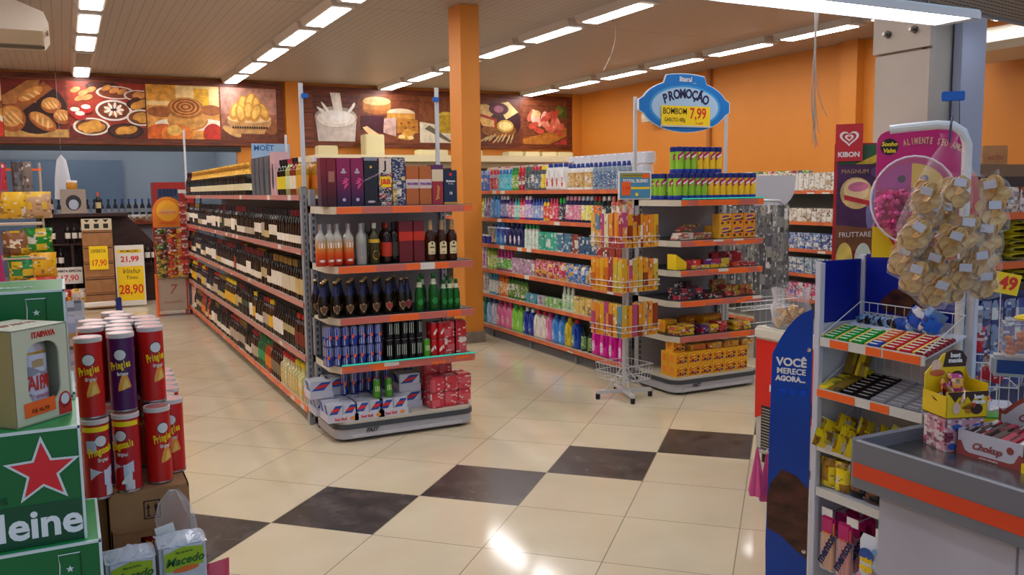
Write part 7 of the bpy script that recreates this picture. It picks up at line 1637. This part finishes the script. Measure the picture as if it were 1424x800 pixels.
# ================================================================== CRISP TUBES on cardboard cartons
CR, CH = .0345, .222
def crisp(body, accent='#e89a38', goals=False, word='Original', name='crisp_tube'):
    p = proto(name, 'crisp tube')
    part(p, 'body', G().lathe([(CR, .004), (CR, CH-.012)], tint(.3, key='card'), 28), color=body)
    part(p, 'rim', G().lathe([(CR+.0006, 0), (CR+.0012, .002), (CR+.0006, .006)], STEEL, 28))
    part(p, 'lid', G().lathe([(CR+.0005, CH-.014), (CR+.002, CH-.013), (CR+.002, CH-.002), (CR, CH), (CR-.003, CH-.002), (0, CH-.002)], mat('crisp_lid', '#cfc4bc', .3), 28))
    part(p, 'lid_film', G().disc((0, 0, CH-.0012), CR-.004, CR-.004, mat('crisp_lid_film', '#c87868', .35), 24, plane='z'))
    def arc(a0, a1, f, m, r=CR+.0004, n=10): return wrap(G(), [(a0+(a1-a0)*k/n, *f(k/n)) for k in range(n+1)], r, m)
    # plain oval badge where the maker's face would be
    ow = .5; part(p, 'badge', arc(-ow, ow, lambda s: (.162-.017*math.sin(PI*s)**.5, .162+.017*math.sin(PI*s)**.5), mat('badge_rim', '#1a1418', .4)))
    part(p, 'badge_face', arc(-ow*.9, ow*.9, lambda s: (.162-.0148*math.sin(PI*s)**.5, .162+.0148*math.sin(PI*s)**.5), mat('badge_face', '#d8d4d0', .4), CR+.0008))
    wv = 'Pringles' if not goals else 'Pringoooals'
    for k, ch in enumerate(wv): a = (k-(len(wv)-1)/2)*(.19 if not goals else .17); text(p, ch, .033 if k == 0 else .028, ((CR+.0012)*math.sin(a), -(CR+.0012)*math.cos(a), .129+.0012*k), YEL, rz=a, bold=.0011, sx=.46, tilt=.12)
    for k, ch in enumerate(word): a = .12+(k-(len(word)-1)/2)*.1; text(p, ch, .0135, ((CR+.0012)*math.sin(a), -(CR+.0012)*math.cos(a), .109), PAPER, rz=a, bold=.0004, sx=.5)
    if not goals:
        part(p, 'print', arc(-.25, .75, lambda s: (.06+.01*s, .06+.04*math.sin(PI*s)+.012), mat('crisp_glow', accent, .4)))
        part(p, 'print', arc(.05, .6, lambda s: (.062+.012*s, .064+.03*math.sin(PI*s)), mat('crisp_chip', '#e8c060', .4), CR+.0008))
    else:
        part(p, 'stripe', arc(-1.5, 1.5, lambda s: (.188, .202), YEL, n=20)); part(p, 'shirt', arc(-.9, .9, lambda s: (.055+.02*math.sin(PI*s), .075+.03*abs(s-.5)), mat('shirt_white', '#c8d0dc', .4)))
        part(p, 'shirt', arc(.1, .75, lambda s: (.02+.02*(1-s), .08), mat('shirt_white', '#c8d0dc', .4))); part(p, 'barcode', arc(.2, .9, lambda s: (.008, .034), mat('shirt_white2', '#ccd0d4', .4), CR+.0009))
        part(p, 'panel', arc(-1.1, -.35, lambda s: (.13, .165), mat('info_panel', '#b8bcc8', .5)))
    return p
CRR = crisp('#c41a14'); CRP = crisp('#4c1450', '#c87a30', word='Barbecue'); CRG = crisp('#b81820', goals=True)
Zb = .93; Zt_ = Zb+CH+.001
x_ = [.037, .116, .200]
kk = 0
def cr(p, x, y, z, rz, lab, cols=None): put(p, (x, y, z), rz, lab, 'crisp tubes on the cartons', cols)
fr = -.05
cr(CRG, x_[0], 2.597, Zb, .35, 'red crisp tube with yellow stripe and shirt print beside the green cartons')
o = put(CRG, (x_[1]-.001, 2.621, Zb), -.5, 'red crisp tube with yellow stripe and the figure four', 'crisp tubes on the cartons'); a = .35
text(o, '4', .05, ((CR+.0014)*math.sin(a+.0), -(CR+.0014)*math.cos(a+.0), .032), PAPER, rz=a, bold=.0024)
cr(CRR, x_[2], 2.657, Zb, .35, 'red crisp tube at the aisle corner of the lower layer')
cr(CRR, .033, 2.606, Zt_, fr, 'red crisp tube at the carton side of the upper layer')
cr(CRP, .116, 2.645, Zt_, fr-.1, 'purple crisp tube in the front of the upper layer')
cr(CRR, .200, 2.725, Zt_, .3, 'red crisp tube at the aisle side of the upper layer')
n = 0
lowpos = [(.165, 2.70), (.245, 2.74), (.185, 2.77), (.228, 2.81), (.262, 2.82), (.25, 2.895), (.255, 2.97), (.257, 3.05), (.262, 3.13), (.262, 3.21), (.08, 2.70), (.1, 2.78), (.02, 2.7), (.02, 2.8), (.1, 2.86), (.175, 2.86), (.17, 2.95), (.17, 3.03), (.1, 2.95), (.02, 2.9), (.1, 3.04), (.02, 3.0), (.17, 3.11), (.18, 3.19), (.1, 3.12), (.02, 3.1)]
keep = []
for (x, y) in lowpos:
    if all((x-a)**2+(y-b)**2 > .0675**2 for a, b in keep+[(x_[0], 2.597), (x_[1], 2.621), (x_[2], 2.657)]): keep.append((x, y))
for k, (x, y) in enumerate(keep):
    p = CRP if k % 4 == 3 else (CRG if k % 5 == 1 else CRR); cr(p, x, y, Zb, random.uniform(-1, .5), f'crisp tube in the lower layer behind the front row, {nth(k+1)} going back', None if k % 5 != 1 else {'body': '#c84818'})
up = [(.118, 2.725), (.045, 2.80), (.120, 2.805), (.2, 2.80), (.062, 2.873), (.135, 2.885), (.205, 2.878), (.12, 2.965), (.2, 2.955), (.14, 3.04), (.12, 3.12), (.05, 2.95)]
kept = []
for (x, y) in up:
    if all((x-a)**2+(y-b)**2 > .069**2 for a, b in kept+[(.033, 2.606), (.116, 2.645), (.2, 2.725)]): kept.append((x, y))
for k, (x, y) in enumerate(kept): cr(CRP if k % 3 == 0 else CRR, x, y, Zt_, random.uniform(-.6, .4), f'crisp tube in the upper layer behind the front row, {nth(k+1)} going back')
# the cartons they stand on: one with a cut-out showing a tube
t = thing('cardboard_carton', 'brown cardboard carton with arrow print and a cut-out window', 'carton', (.165, 2.93, .62)); W = .105; D = .33; hh = .308
CDR = mat('carton_dark', '#2c1c14', .8)
g = G().box(-W, W, -D+.003, D, hh-.004, hh, CARD).box(-W, -W+.004, -D, D, 0, hh, CARD).box(W-.004, W, -D, D, 0, hh, CARD).box(-W, W, D-.004, D, 0, hh, CARD).box(-W, W, -D, D, 0, .004, CARD)
g.box(-W, -.03, -D, -D+.004, 0, hh, CARD).box(.04, W, -D, -D+.004, 0, hh, CARD).box(-.03, .04, -D, -D+.004, .17, hh, CARD).box(-.03, .04, -D, -D+.004, 0, .06, CARD); g.obj('box', t, smooth=False)
G().prism(rrp(-W, W, .19, hh, .02), 'y', -D-.003, -D, CARD).obj('flap', t)
g = G()
for a, b, c, d in ((-.018, .026, .272, .275), (-.018, .026, .222, .225), (-.018, -.015, .222, .275), (.023, .026, .222, .275)): g.box(a, b, -D-.004, -D-.003, c, d, INK)
for s in (-.006, .014): g.poly([(s-.006, -D-.0038, .252), (s+.006, -D-.0038, .252), (s, -D-.0038, .268)], INK); g.box(s-.002, s+.002, -D-.004, -D-.003, .232, .252, INK); g.box(s-.006, s+.006, -D-.004, -D-.003, .229, .232, INK)
g.obj('arrow_print', t, smooth=False)
put(CRR, (.17, 2.66, .626), .2, 'red crisp tube seen through the cut-out of the cardboard carton')
t = thing('cardboard_carton', 'brown cardboard carton hidden between the crisps and beer cartons', 'carton', (-.01, 2.97, .62)); G().box(-.065, .065, -.3, .33, 0, hh, CARD, .003).obj('box', t)
t = thing('cardboard_carton', 'large brown carton at the base under the crisp cartons', 'carton', (.1, 2.96, 0)); G().box(-.175, .175, -.34, .34, 0, .618, CARD, .004).obj('box', t); G().box(-.17, .17, -.342, -.34, .56, .61, mat('carton_red_band', '#a0241c', .5)).obj('band', t)
# white bread packs in front
BRW = noisy('pack_white', '#c8ccd2', '#b4b8c0', 12, .4)
def bread(label, x, y, z, rz):
    t = thing('toast_pack', label, 'pack', (x, y, z), rz, group='white toast packs')
    G().box(-.06, .06, -.05, .05, 0, .26, BRW, .01).obj('pack', t)
    g = G(); i = g.mi(film('crumpled_film', '#f4f8ff', .25)); N = 10; vs_ = []
    random.seed(int(x*1000))
    for a in range(N+1):
        row = []
        for b in range(7):
            u = a/N*2-1; v = b/6*2-1; hgt = .255+.025*max(0, 1-abs(v))*max(.2, 1-abs(u)*.5)+random.uniform(-.003, .004)
            row.append(g.bm.verts.new((u*.062, v*.052, hgt)))
        vs_.append(row)
    for a in range(N):
        for b in range(6): g._f([vs_[a][b], vs_[a+1][b], vs_[a+1][b+1], vs_[a][b+1]], i)
    g.obj('wrapper', t, smooth=False)
    g = G().prism([(-.048, .187), (.05, .197), (.052, .245), (0, .252), (-.048, .237)], 'y', -.052, -.0505, mat('label_lime', '#98b418', .4)); g.obj('label', t, smooth=False); G().disc((.005, -.0528, .19), .034, .008, mat('label_orange', '#d86a28', .4), ang=.08).obj('swoosh', t, smooth=False)
    text(t, 'Macedo', .031, (.002, -.0535, .214), mat('label_green_ink', '#1c5a2c', .4), shear=.35, bold=.0005, tilt=.06); text(t, 'Pão de forma', .008, (.002, -.0535, .238), mat('label_green_ink', '#1c5a2c', .4), tilt=.06)
    g = G()
    for s in (-.03, .02): g.tube([(s, -.0515, .15), (s+.012, -.0515, .11), (s, -.0515, .07), (s-.012, -.0515, .11)], .0008, mat('line_purple', '#6a5a78', .5), 4, True)
    g.obj('line_print', t)
    return t
bread('white toast pack with lime label nearer the green cartons', .095, 2.45, .552, .05)
bread('white toast pack with lime label at the aisle side', .225, 2.465, .562, .05)
t = thing('cardboard_carton', 'brown carton under the white toast packs', 'carton', (.16, 2.46, 0)); G().box(-.13, .14, -.09, .1, 0, .55, CARD, .004).obj('box', t)
t = thing('clear_bag', 'crumpled clear bag with a white ticket on the toast packs', 'bag', (.225, 2.55, .79), .05)
g = G().lathe([(.02, 0), (.052, .02), (.055, .06), (.035, .11), (.012, .14)], film('crumpled_film_thin', '#f4f8ff', .06), 12, sy=.5); random.seed(3)
for v in g.bm.verts: v.co += Vector((random.uniform(-.008, .008), random.uniform(-.005, .005), random.uniform(-.006, .006)))
g.obj('bag', t, smooth=False); G().box(-.05, 0, -.034, -.03, .02, .06, PAPER, rot=Matrix.Rotation(-.2, 4, 'Y')).obj('ticket', t)
t = thing('red_packet', 'red and pink packet behind the toast packs on the aisle side', 'packet', (.325, 2.5, .52), .3); o = bpy.data.objects.new('pouch', pouch('p', .07, .2, .05, tint(.3)).data); o.parent = t; COL.objects.link(o); o.color = (*lin('#c8485c'), 1); G().box(-.05, .05, -.05, .05, -.52, 0, CARD).obj('stand', t)

# ================================================================== SNACK DISPLAYS at the far left
t = thing('snack_stand', 'crowded snack stand behind the green cartons', 'display stand', (-.42, 9.0, 0))
G().box(-.42, .22, -.0, .25, 0, .9, CARD, .004).obj('base', t); g = G()
for x in (-.42, .24): g.tube([(x, -.02, 0), (x, -.02, 2.05)], .012, mat('stand_tan', '#b8a894', .4), 6)
g.obj('post', t); G().box(-.42, .26, -.03, .0, 1.98, 2.0, ORT).obj('top_bar', t)
for z in (.56, .78): G().box(-.42, .24, -.2, 0, z-.015, z, mat('stand_tan', '#b8a894', .4)).obj('ledge', t)
for z in (.9, 1.2, 1.5): G().box(-.42, .24, -.2, .25, z, z+.015, mat('stand_tan', '#b8a894', .4)).obj('shelf', t)
SN = pouch('snack_bag', .24, .24, .12, printed('snackbig', 26, .92, .92, '#e8c020', .3))
items = [(-.36, 1.56, '#e0b028', 'yellow'), (-.19, 1.56, '#c8a078', 'tan'), (-.2, 1.24, '#1c8a2c', 'bright green'), (-.36, 1.22, '#8a5a30', 'brown'), (-.18, 1.02, '#e0a820', 'golden'), (-.33, 1.0, '#2a8a4a', 'green striped'), (-.19, .8, '#c8381c', 'red'), (-.34, .78, '#b8b0c0', 'silver'), (-.18, .58, '#b83a20', 'brick red'), (-.33, .56, '#a02848', 'crimson')]
for k, (x, z, c, d) in enumerate(items): put(SN, (x-.03, 8.9, z), 0, f'{d} snack bag on the crowded snack stand', None, {'self': c}, rot=(.25, 0, 0))
for k, (x, c) in enumerate(((-.62, '#5a4a44'), (-.5, '#b82c2c'), (-.38, '#4a3c38'), (-.3, '#7a6a60'))): put(HP, (x+.02, 8.95, 1.76), 0, f'hanging packet under the orange bar, {nth(k+1)} from the frame edge', 'hanging packets under the orange bar', {'self': c}, sc=1.1)
t = thing('pink_standee', 'magenta and red cardboard standee at the frame edge', 'standee', (-.62, 7.0, 0), -.2); G().prism([(-.3, 0), (.22, 0), (.24, 1.0), (.2, 1.5), (.26, 1.95), (.12, 1.98), (-.3, 1.7)][::-1], 'y', 0, .02, mat('standee_pink', '#a82860', .4)).obj('board', t); G().box(-.3, .16, -.01, 0, .2, 1.25, mat('standee_red2', '#b02420', .4)).obj('panel', t); G().box(-.3, .14, -.012, 0, 1.25, 1.8, mat('standee_tan', '#b8a88c', .5)).obj('top_panel', t)
t = thing('patterned_pouch', 'white pouch with blue and yellow pattern beside the crisp tubes', 'pouch', (-.02, 3.3, .9)); o = bpy.data.objects.new('pouch', pouch('p', .12, .5, .08, printed('pattern_white', 30, .5, .9, '#d8a020')).data); o.parent = t; COL.objects.link(o); o.color = (*lin('#b8bcc8'), 1)
G().box(-.06, .06, -.06, .06, -.9, 0, CARD).obj('stand', t)
# ================================================================== WINE DISPLAY beyond the drinks gondola
DW = noisy('dark_stained_wood', '#3a1f18', '#2a1510', 6, .5, (1, 1, 4))
t = thing('wine_stand', 'dark wooden wine stand with sloping shelf at the shop end', 'display stand', (.35, 15.3, 0))
G().box(-.75, .55, -.0, .4, 1.42, 1.47, DW).obj('top', t); G().box(-.75, -.7, 0, .4, 0, 1.42, DW).obj('side', t); G().box(-.7, .5, .36, .4, .0, 1.42, DW).obj('back', t)
G().prism([(.1, 1.42), (.55, 1.42), (.95, .95), (.95, .0), (.1, 0)][::-1], 'y', .30, .4, DW).obj('stepped_side', t); G().box(-.7, .1, -.0, .36, .6, .63, DW).obj('shelf', t); G().box(-.7, .1, 0, .36, .98, 1.01, DW).obj('shelf', t); G().box(.5, .95, -.05, .36, .63, .66, DW).obj('shelf', t)
for s in (-.7, -.28, .12): G().box(s-.02, s+.02, -.02, .36, .1, 1.0, DW).obj('divider', t)
WS = WINE
n = 0
for (x0, z, m) in ((-.38, .632, 4), (-.38, 1.012, 3), (.02, 1.012, 4), (-.38, .2, 4), (.87, .662, 5)):
    for k in range(m): n += 1; put(WS, (x0+.095*k, 15.32, z), 0, f'white-labelled wine bottle on the wooden stand, {nth(n)} counted from its lower shelf', 'bottles on the wooden wine stand', {'label': '#ddd8d0', 'body': '#120c0c'}, sc=1.05)
put(WINE, (-.3, 15.4, 1.472), 0, 'dark bottle on top of the wooden stand, outer one', cols={'label': '#c8b888'}); put(WINE, (-.19, 15.4, 1.472), 0, 'dark bottle with red label on top of the wooden stand', cols={'label': '#c8a898', 'cap': '#c8a020'}); put(WINE, (.48, 15.4, 1.472), 0, 'orange-capped bottle on top of the wooden stand beside the grey box', cols={'label': '#c8b888', 'cap': '#e0501c'}, sc=1.1)
t = thing('can_gift_box', 'grey windowed gift box on top of the wooden wine stand', 'gift box', (.13, 15.4, 1.472)); G().box(-.18, .18, -.1, .1, 0, .38, mat('gift_taupe', '#9a8e84', .5), .004).obj('carton', t); G().disc((0, -.102, .17), .11, .12, mat('gift_dark', '#2a2830', .4)).obj('window', t); G().disc((0, -.104, .14), .07, .08, mat('can_silver', '#b8bec8', .25, .5)).obj('can_print', t)
t = thing('lidded_jar', 'small orange jar with pale lid on the grey gift box', 'jar', (.12, 15.4, 1.853)); G().lathe([(.07, 0), (.08, .02), (.08, .08), (.07, .1)], mat('jar_amber', '#c88a28', .3), 16).obj('glass', t); G().lathe([(.075, .1), (.08, .105), (.08, .13), (.07, .135)], PAPER, 16).obj('lid', t)
for k, z in enumerate((.02, .26, .50, .74, .98)):
    t = thing('wine_crate', f'cardboard wine crate in the stack before the wooden stand, {nth(k+1)} from the floor', 'crate', (.42, 14.95, z), group='stacked wine crates'); G().box(-.21, .21, -.15, .15, 0, .235, CARD, .006).obj('box', t); G().box(-.2, .2, -.152, -.15, .2, .215, mat('crate_dark', '#3a2418', .6)).obj('slot', t)
t = thing('wine_crate', 'pale printed carton of six bottles on top of the crate stack', 'crate', (.42, 14.95, 1.22)); G().box(-.21, .21, -.13, .13, 0, .17, mat('pale_carton', '#cfc4a8', .5), .004).obj('box', t); g = G()
for k in range(3): g.box(-.17+.13*k, -.1+.13*k, -.132, -.13, .03, .1, INK); g.poly([(-.18+.13*k, -.131, .165), (-.09+.13*k, -.131, .165), (-.135+.13*k, -.131, .12)], INK)
g.obj('print', t)
def card(label, x, y, z, w, h, spec, tilt=0, m=YEL, stand=0):
    t = thing('price_poster', label, 'price sign', (x, y, z)); G().box(-w/2, w/2, -.006, .006, 0, h, m).obj('card', t, smooth=False)
    if stand: G().box(-w/2, w/2, .006, .03, 0, .03, PAPER).obj('holder', t)
    for s, sz, zz, mm, sx in spec: text(t, s, sz, (0, -.0075, zz), mm, sx=sx, bold=.002)
    return t
card('small yellow price sign on the crate stack', .42, 14.78, .62, .26, .36, (('OFERTA', .07, .28, mat('olive_ink', '#8a7a10', .5), .8), ('17,90', .13, .1, RED, .75)))
t = card('tall white and yellow price board leaning on the wooden stand', .86, 14.9, .02, .42, .95, (('', .05, .8, INK, 1),), m=PAPER)
g = G().box(-.19, .19, -.0085, -.006, .08, .62, YEL).box(-.17, .17, -.0085, -.006, .83, .88, YEL); g.obj('print', t, smooth=False)
text(t, 'PROMOÇÃO', .05, (0, -.0095, .855), INK, bold=.001, sx=.9); text(t, '21,99', .12, (0, -.0095, .73), RED, bold=.003); text(t, 'Vinho', .11, (0, -.0105, .54), INK, shear=.4); text(t, 'Tinto', .08, (.02, -.0105, .44), INK); text(t, '28,90', .2, (0, -.0105, .25), RED, bold=.003, sx=.8)
card('red and white price sign on the lower wine shelf', .0, 15.25, .38, .38, .26, (('OFERTA ESPECIAL', .045, .2, INK, 1.0), ('17,90', .12, .09, RED, 1)), m=PAPER)
for k, (x, z) in enumerate(((-.1, .0), (.12, .0))): put(SN, (x, 15.05, z+.03), 0, f'red and white packet below the wine price sign, {nth(k+1)} of two', 'packets below the wine sign', {'self': '#b02428' if k == 0 else '#b8a8a0'}, sc=1.2)
t = thing('floor_barrier', 'low white barrier rail with a blue end in front of the wine stand', 'barrier', (.1, 14.3, 0)); G().box(-.42, .5, -.03, .03, .1, .17, PAPER, .01, rot=RZ(.08)).obj('rail', t); G().box(.5, .58, -.04, .04, .0, .22, mat('barrier_blue', '#1c2c78', .4), .01, rot=RZ(.08)).obj('end_post', t); G().box(-.42, -.38, -.03, .03, 0, .12, PAPER, rot=RZ(.08)).obj('foot', t)
# bakery counter and cases past the opening
t = thing('bakery_counter', 'white chilled bakery counter beyond the opening with orange edge', 'counter', (1.9, 19.2, 0)); G().box(-2.2, .9, 0, .8, 0, .62, mat('case_white', '#a8a8a4', .4), .02).obj('base', t); G().box(-2.2, .9, -.04, .0, .62, .70, mat('rail_orange', '#d8602c', .4)).obj('edge', t); G().box(-2.2, .9, 0, .8, .7, .74, mat('case_steel', '#8c9094', .3)).obj('top', t)
G().prism([(.1, .74), (.8, .74), (.8, 1.15), (.45, 1.15)], 'x', -2.2, .9, film('case_glass', '#dfe8ee', .15)).obj('glass', t); G().box(-2.2, .9, .3, .8, 1.15, 1.19, mat('case_red_edge', '#9a4a34', .4)).obj('shelf', t)
BR = pouch('bread_loaf', .26, .12, .14, printed('loafbag', 14, .6, .85, '#a8824c', .35)); n = 0
for x in [-.05+.28*k for k in range(9)]: n += 1; put(BR, (x, 19.75, 1.19), 0, f'wrapped loaf on the bakery counter, {nth(n)} from the wine stand', 'wrapped loaves', {'self': random.choice(['#b8a078', '#c8b890', '#a8a090'])}, sc=1.3)
BB = bottle('bottle', 'bottle', [(.04, 0), (.04, .16), (.015, .22), (.015, .26)], (.05, .12, .0405), [(.02, .24), (.02, .30)], cols=('#3a3c44', '#a8a8a8', '#2858a8'))
for k in range(22): put(BB, (-.1+.13*k, 19.95, 1.34), 0, f'small dark bottle lined up beyond the bakery counter, {nth(k+1)} from the wine stand', 'bottles beyond the bakery counter', {'cap': '#2858a8' if 8 < k < 17 else '#1c1c24'}, sc=1.1)
t = thing('bakery_wall_shelf', 'low wall shelf carrying the lined-up bottles beyond the bakery counter', 'shelf', (1.3, 20.0, 0)); G().box(-1.6, 1.6, -.15, .2, 0, 1.34, mat('shelf_greybrown', '#6c6660', .5)).obj('body', t)
for k in range(5):
    o = put(FL, (1.25+.27*k, 19.45, .745), 0, f'pale tray of baked goods in the glass counter, {nth(k+1)} from the wine stand', 'trays of baked goods', {'self': '#c8b8a0'}, sc=(1.6, 1.5, 1.2))
t = thing('drinks_fridge', 'red framed upright fridge beyond the snack rack', 'fridge', (1.85, 17.6, 0)); G().box(-.35, .35, 0, .7, 0, 1.98, mat('fridge_red', '#c4281c', .35), .01).obj('body', t); G().box(-.3, .08, -.01, 0, .3, 1.85, mat('fridge_glass', '#4a5870', .15)).obj('door', t); G().box(.1, .13, -.03, -.01, .9, 1.4, STEEL).obj('handle', t)
g = G()
for z in (.9, 1.2, 1.5, 1.72):
    for k in range(5): g.box(-.27+.065*k, -.22+.065*k, -.02, -.0105, z, z+.14, mat('fridge_bottle', '#1c2c60', .3))
g.obj('bottles_print', t)
t = thing('paper_cone', 'white paper cone hanging above the wine stand', 'paper cone', (.0, 16.0, 1.7)); G().lathe([(.13, 0), (.11, .35), (.07, .62), (.0, .72)], film('cone_film', '#f4f8ff', .45, .3), 18, cap=False, sy=.6).obj('cone', t); G().tube([(0, 0, .72), (0, 0, 2.12)], .004, CAB).obj('string', t)
t = thing('mobile_sign', 'small blue and white sign standing above the wine bottles near the banner', 'sign', (3.3, 15.8, 2.2)); G().box(-.33, .33, -.01, .01, 0, .42, mat('mobile_blue', '#88a8c8', .5)).obj('card', t); text(t, 'MOËT', .13, (-.12, -.012, .34), mat('sign_blue_ink', '#1c5a9c', .5), bold=.003); g = G(); g.disc((-.1, -.0115, .1), .12, .08, C('2c4a78'), ang=.3); g.disc((.12, -.012, .15), .1, .1, C('8a4a3a'), ang=.5); g.obj('print', t, smooth=False); G().box(-.02, .02, .01, .03, -2.2, .1, CAB).obj('pole', t)
# ---------------------------------------------------------------- snack rack closing the far end of the drinks gondola
t = thing('snack_rack', 'red wire snack rack with round yellow header at the far gondola end', 'rack', (1.32, 13.55, 0))
RK = mat('rack_red2', '#a8302c', .4)
G().box(-.2, .2, -.12, .12, .08, .55, mat('rack_box', '#b0a090', .5), .01).obj('base_box', t); G().box(-.21, -.19, -.13, .13, 0, .6, ORT).obj('corner', t); G().box(.19, .21, -.13, .13, 0, .6, RK).obj('corner', t); text(t, '7', .2, (0, -.122, .38), mat('rack_ink', '#a8584c', .5), shear=.2); text(t, 'SALGADOS', .05, (0, -.122, .2), mat('rack_ink', '#a8584c', .5))
g = G()
for x in (-.2, .2): g.tube([(x, 0, .5), (x, 0, 1.5)], .012, RK)
for k in range(9): g.tube([(-.2, 0, .6+.1*k), (.2, 0, .6+.1*k)], .005, BLACK, 4)
for k in range(5): g.tube([(-.16+.08*k, 0, .6), (-.16+.08*k, 0, 1.5)], .004, BLACK, 4)
g.obj('frame', t)
hd = [(.2*math.cos(a), 1.52+.2*math.sin(a)) for a in [PI*k/12 for k in range(13)]]+[(-.2, 1.28), (.2, 1.28)]
G().prism(hd[::-1], 'y', -.02, 0, mat('header_orange', '#d87c18', .45)).obj('header', t); g = G().disc((0, -.0215, 1.52), .15, .15, mat('header_gold', '#e8a828', .45)); g.disc((0, -.0222, 1.5), .12, .04, mat('header_cream', '#d8a868', .45)); g.obj('header_print', t, smooth=False); text(t, 'AMENDOIM', .05, (0, -.0235, 1.49), RED, sx=.9); text(t, 'CROCANTE', .045, (0, -.0235, 1.34), RED)
random.seed(33); n = 0
PN = pouch('peanut_bag', .15, .12, .07, printed('peanut', 24, .85, .82, '#d8b030', .3))
for z in [.56+.075*k for k in range(9)]:
    for x, cs in ((-.13, ['#5a1c14', '#7a2c1c', '#3c5a24']), (.02, ['#8a2c1c', '#b8341c']), (.15, ['#a83c28', '#c8702c', '#c8b890'])):
        n += 1; put(PN, (1.32+x, 13.42-.02*random.random(), z), 0, f'small snack bag on the red wire rack, {nth(n)} counted from the lowest row', 'snack bags on the red wire rack', {'self': random.choice(cs)}, rot=(.5, 0, random.uniform(-.2, .2)))
for k in range(9): put(PN, (1.16, 13.4, .62+.085*k), 0, f'pale snack bag along the near edge of the red wire rack, {nth(k+1)} upward', 'edge snack bags on the red rack', {'self': ['#88a850', '#a8683c'][k % 2]}, rot=(.5, 0, .7), sc=.8) if k < 5 else None
t = thing('hanging_strip', 'red hanging strip of small packets at the end post of the drinks gondola', 'strip', (1.5, 13.3, .6)); G().box(-.04, .04, 0, .006, 0, 1.15, RK).obj('strip', t); g = G()
for k in range(9): g.box(-.05, .05, -.025, 0, .02+.12*k, .09+.12*k, printed('stripp', 30, .7, .85, '#c8402c'), .006)
g.obj('packets', t, color='#b8483c'); G().box(-.05, .07, -.02, 0, 1.17, 1.22, PAPER).obj('ticket', t)
for o in [o for o in bpy.data.objects if '_p' in o]: bpy.data.objects.remove(o)
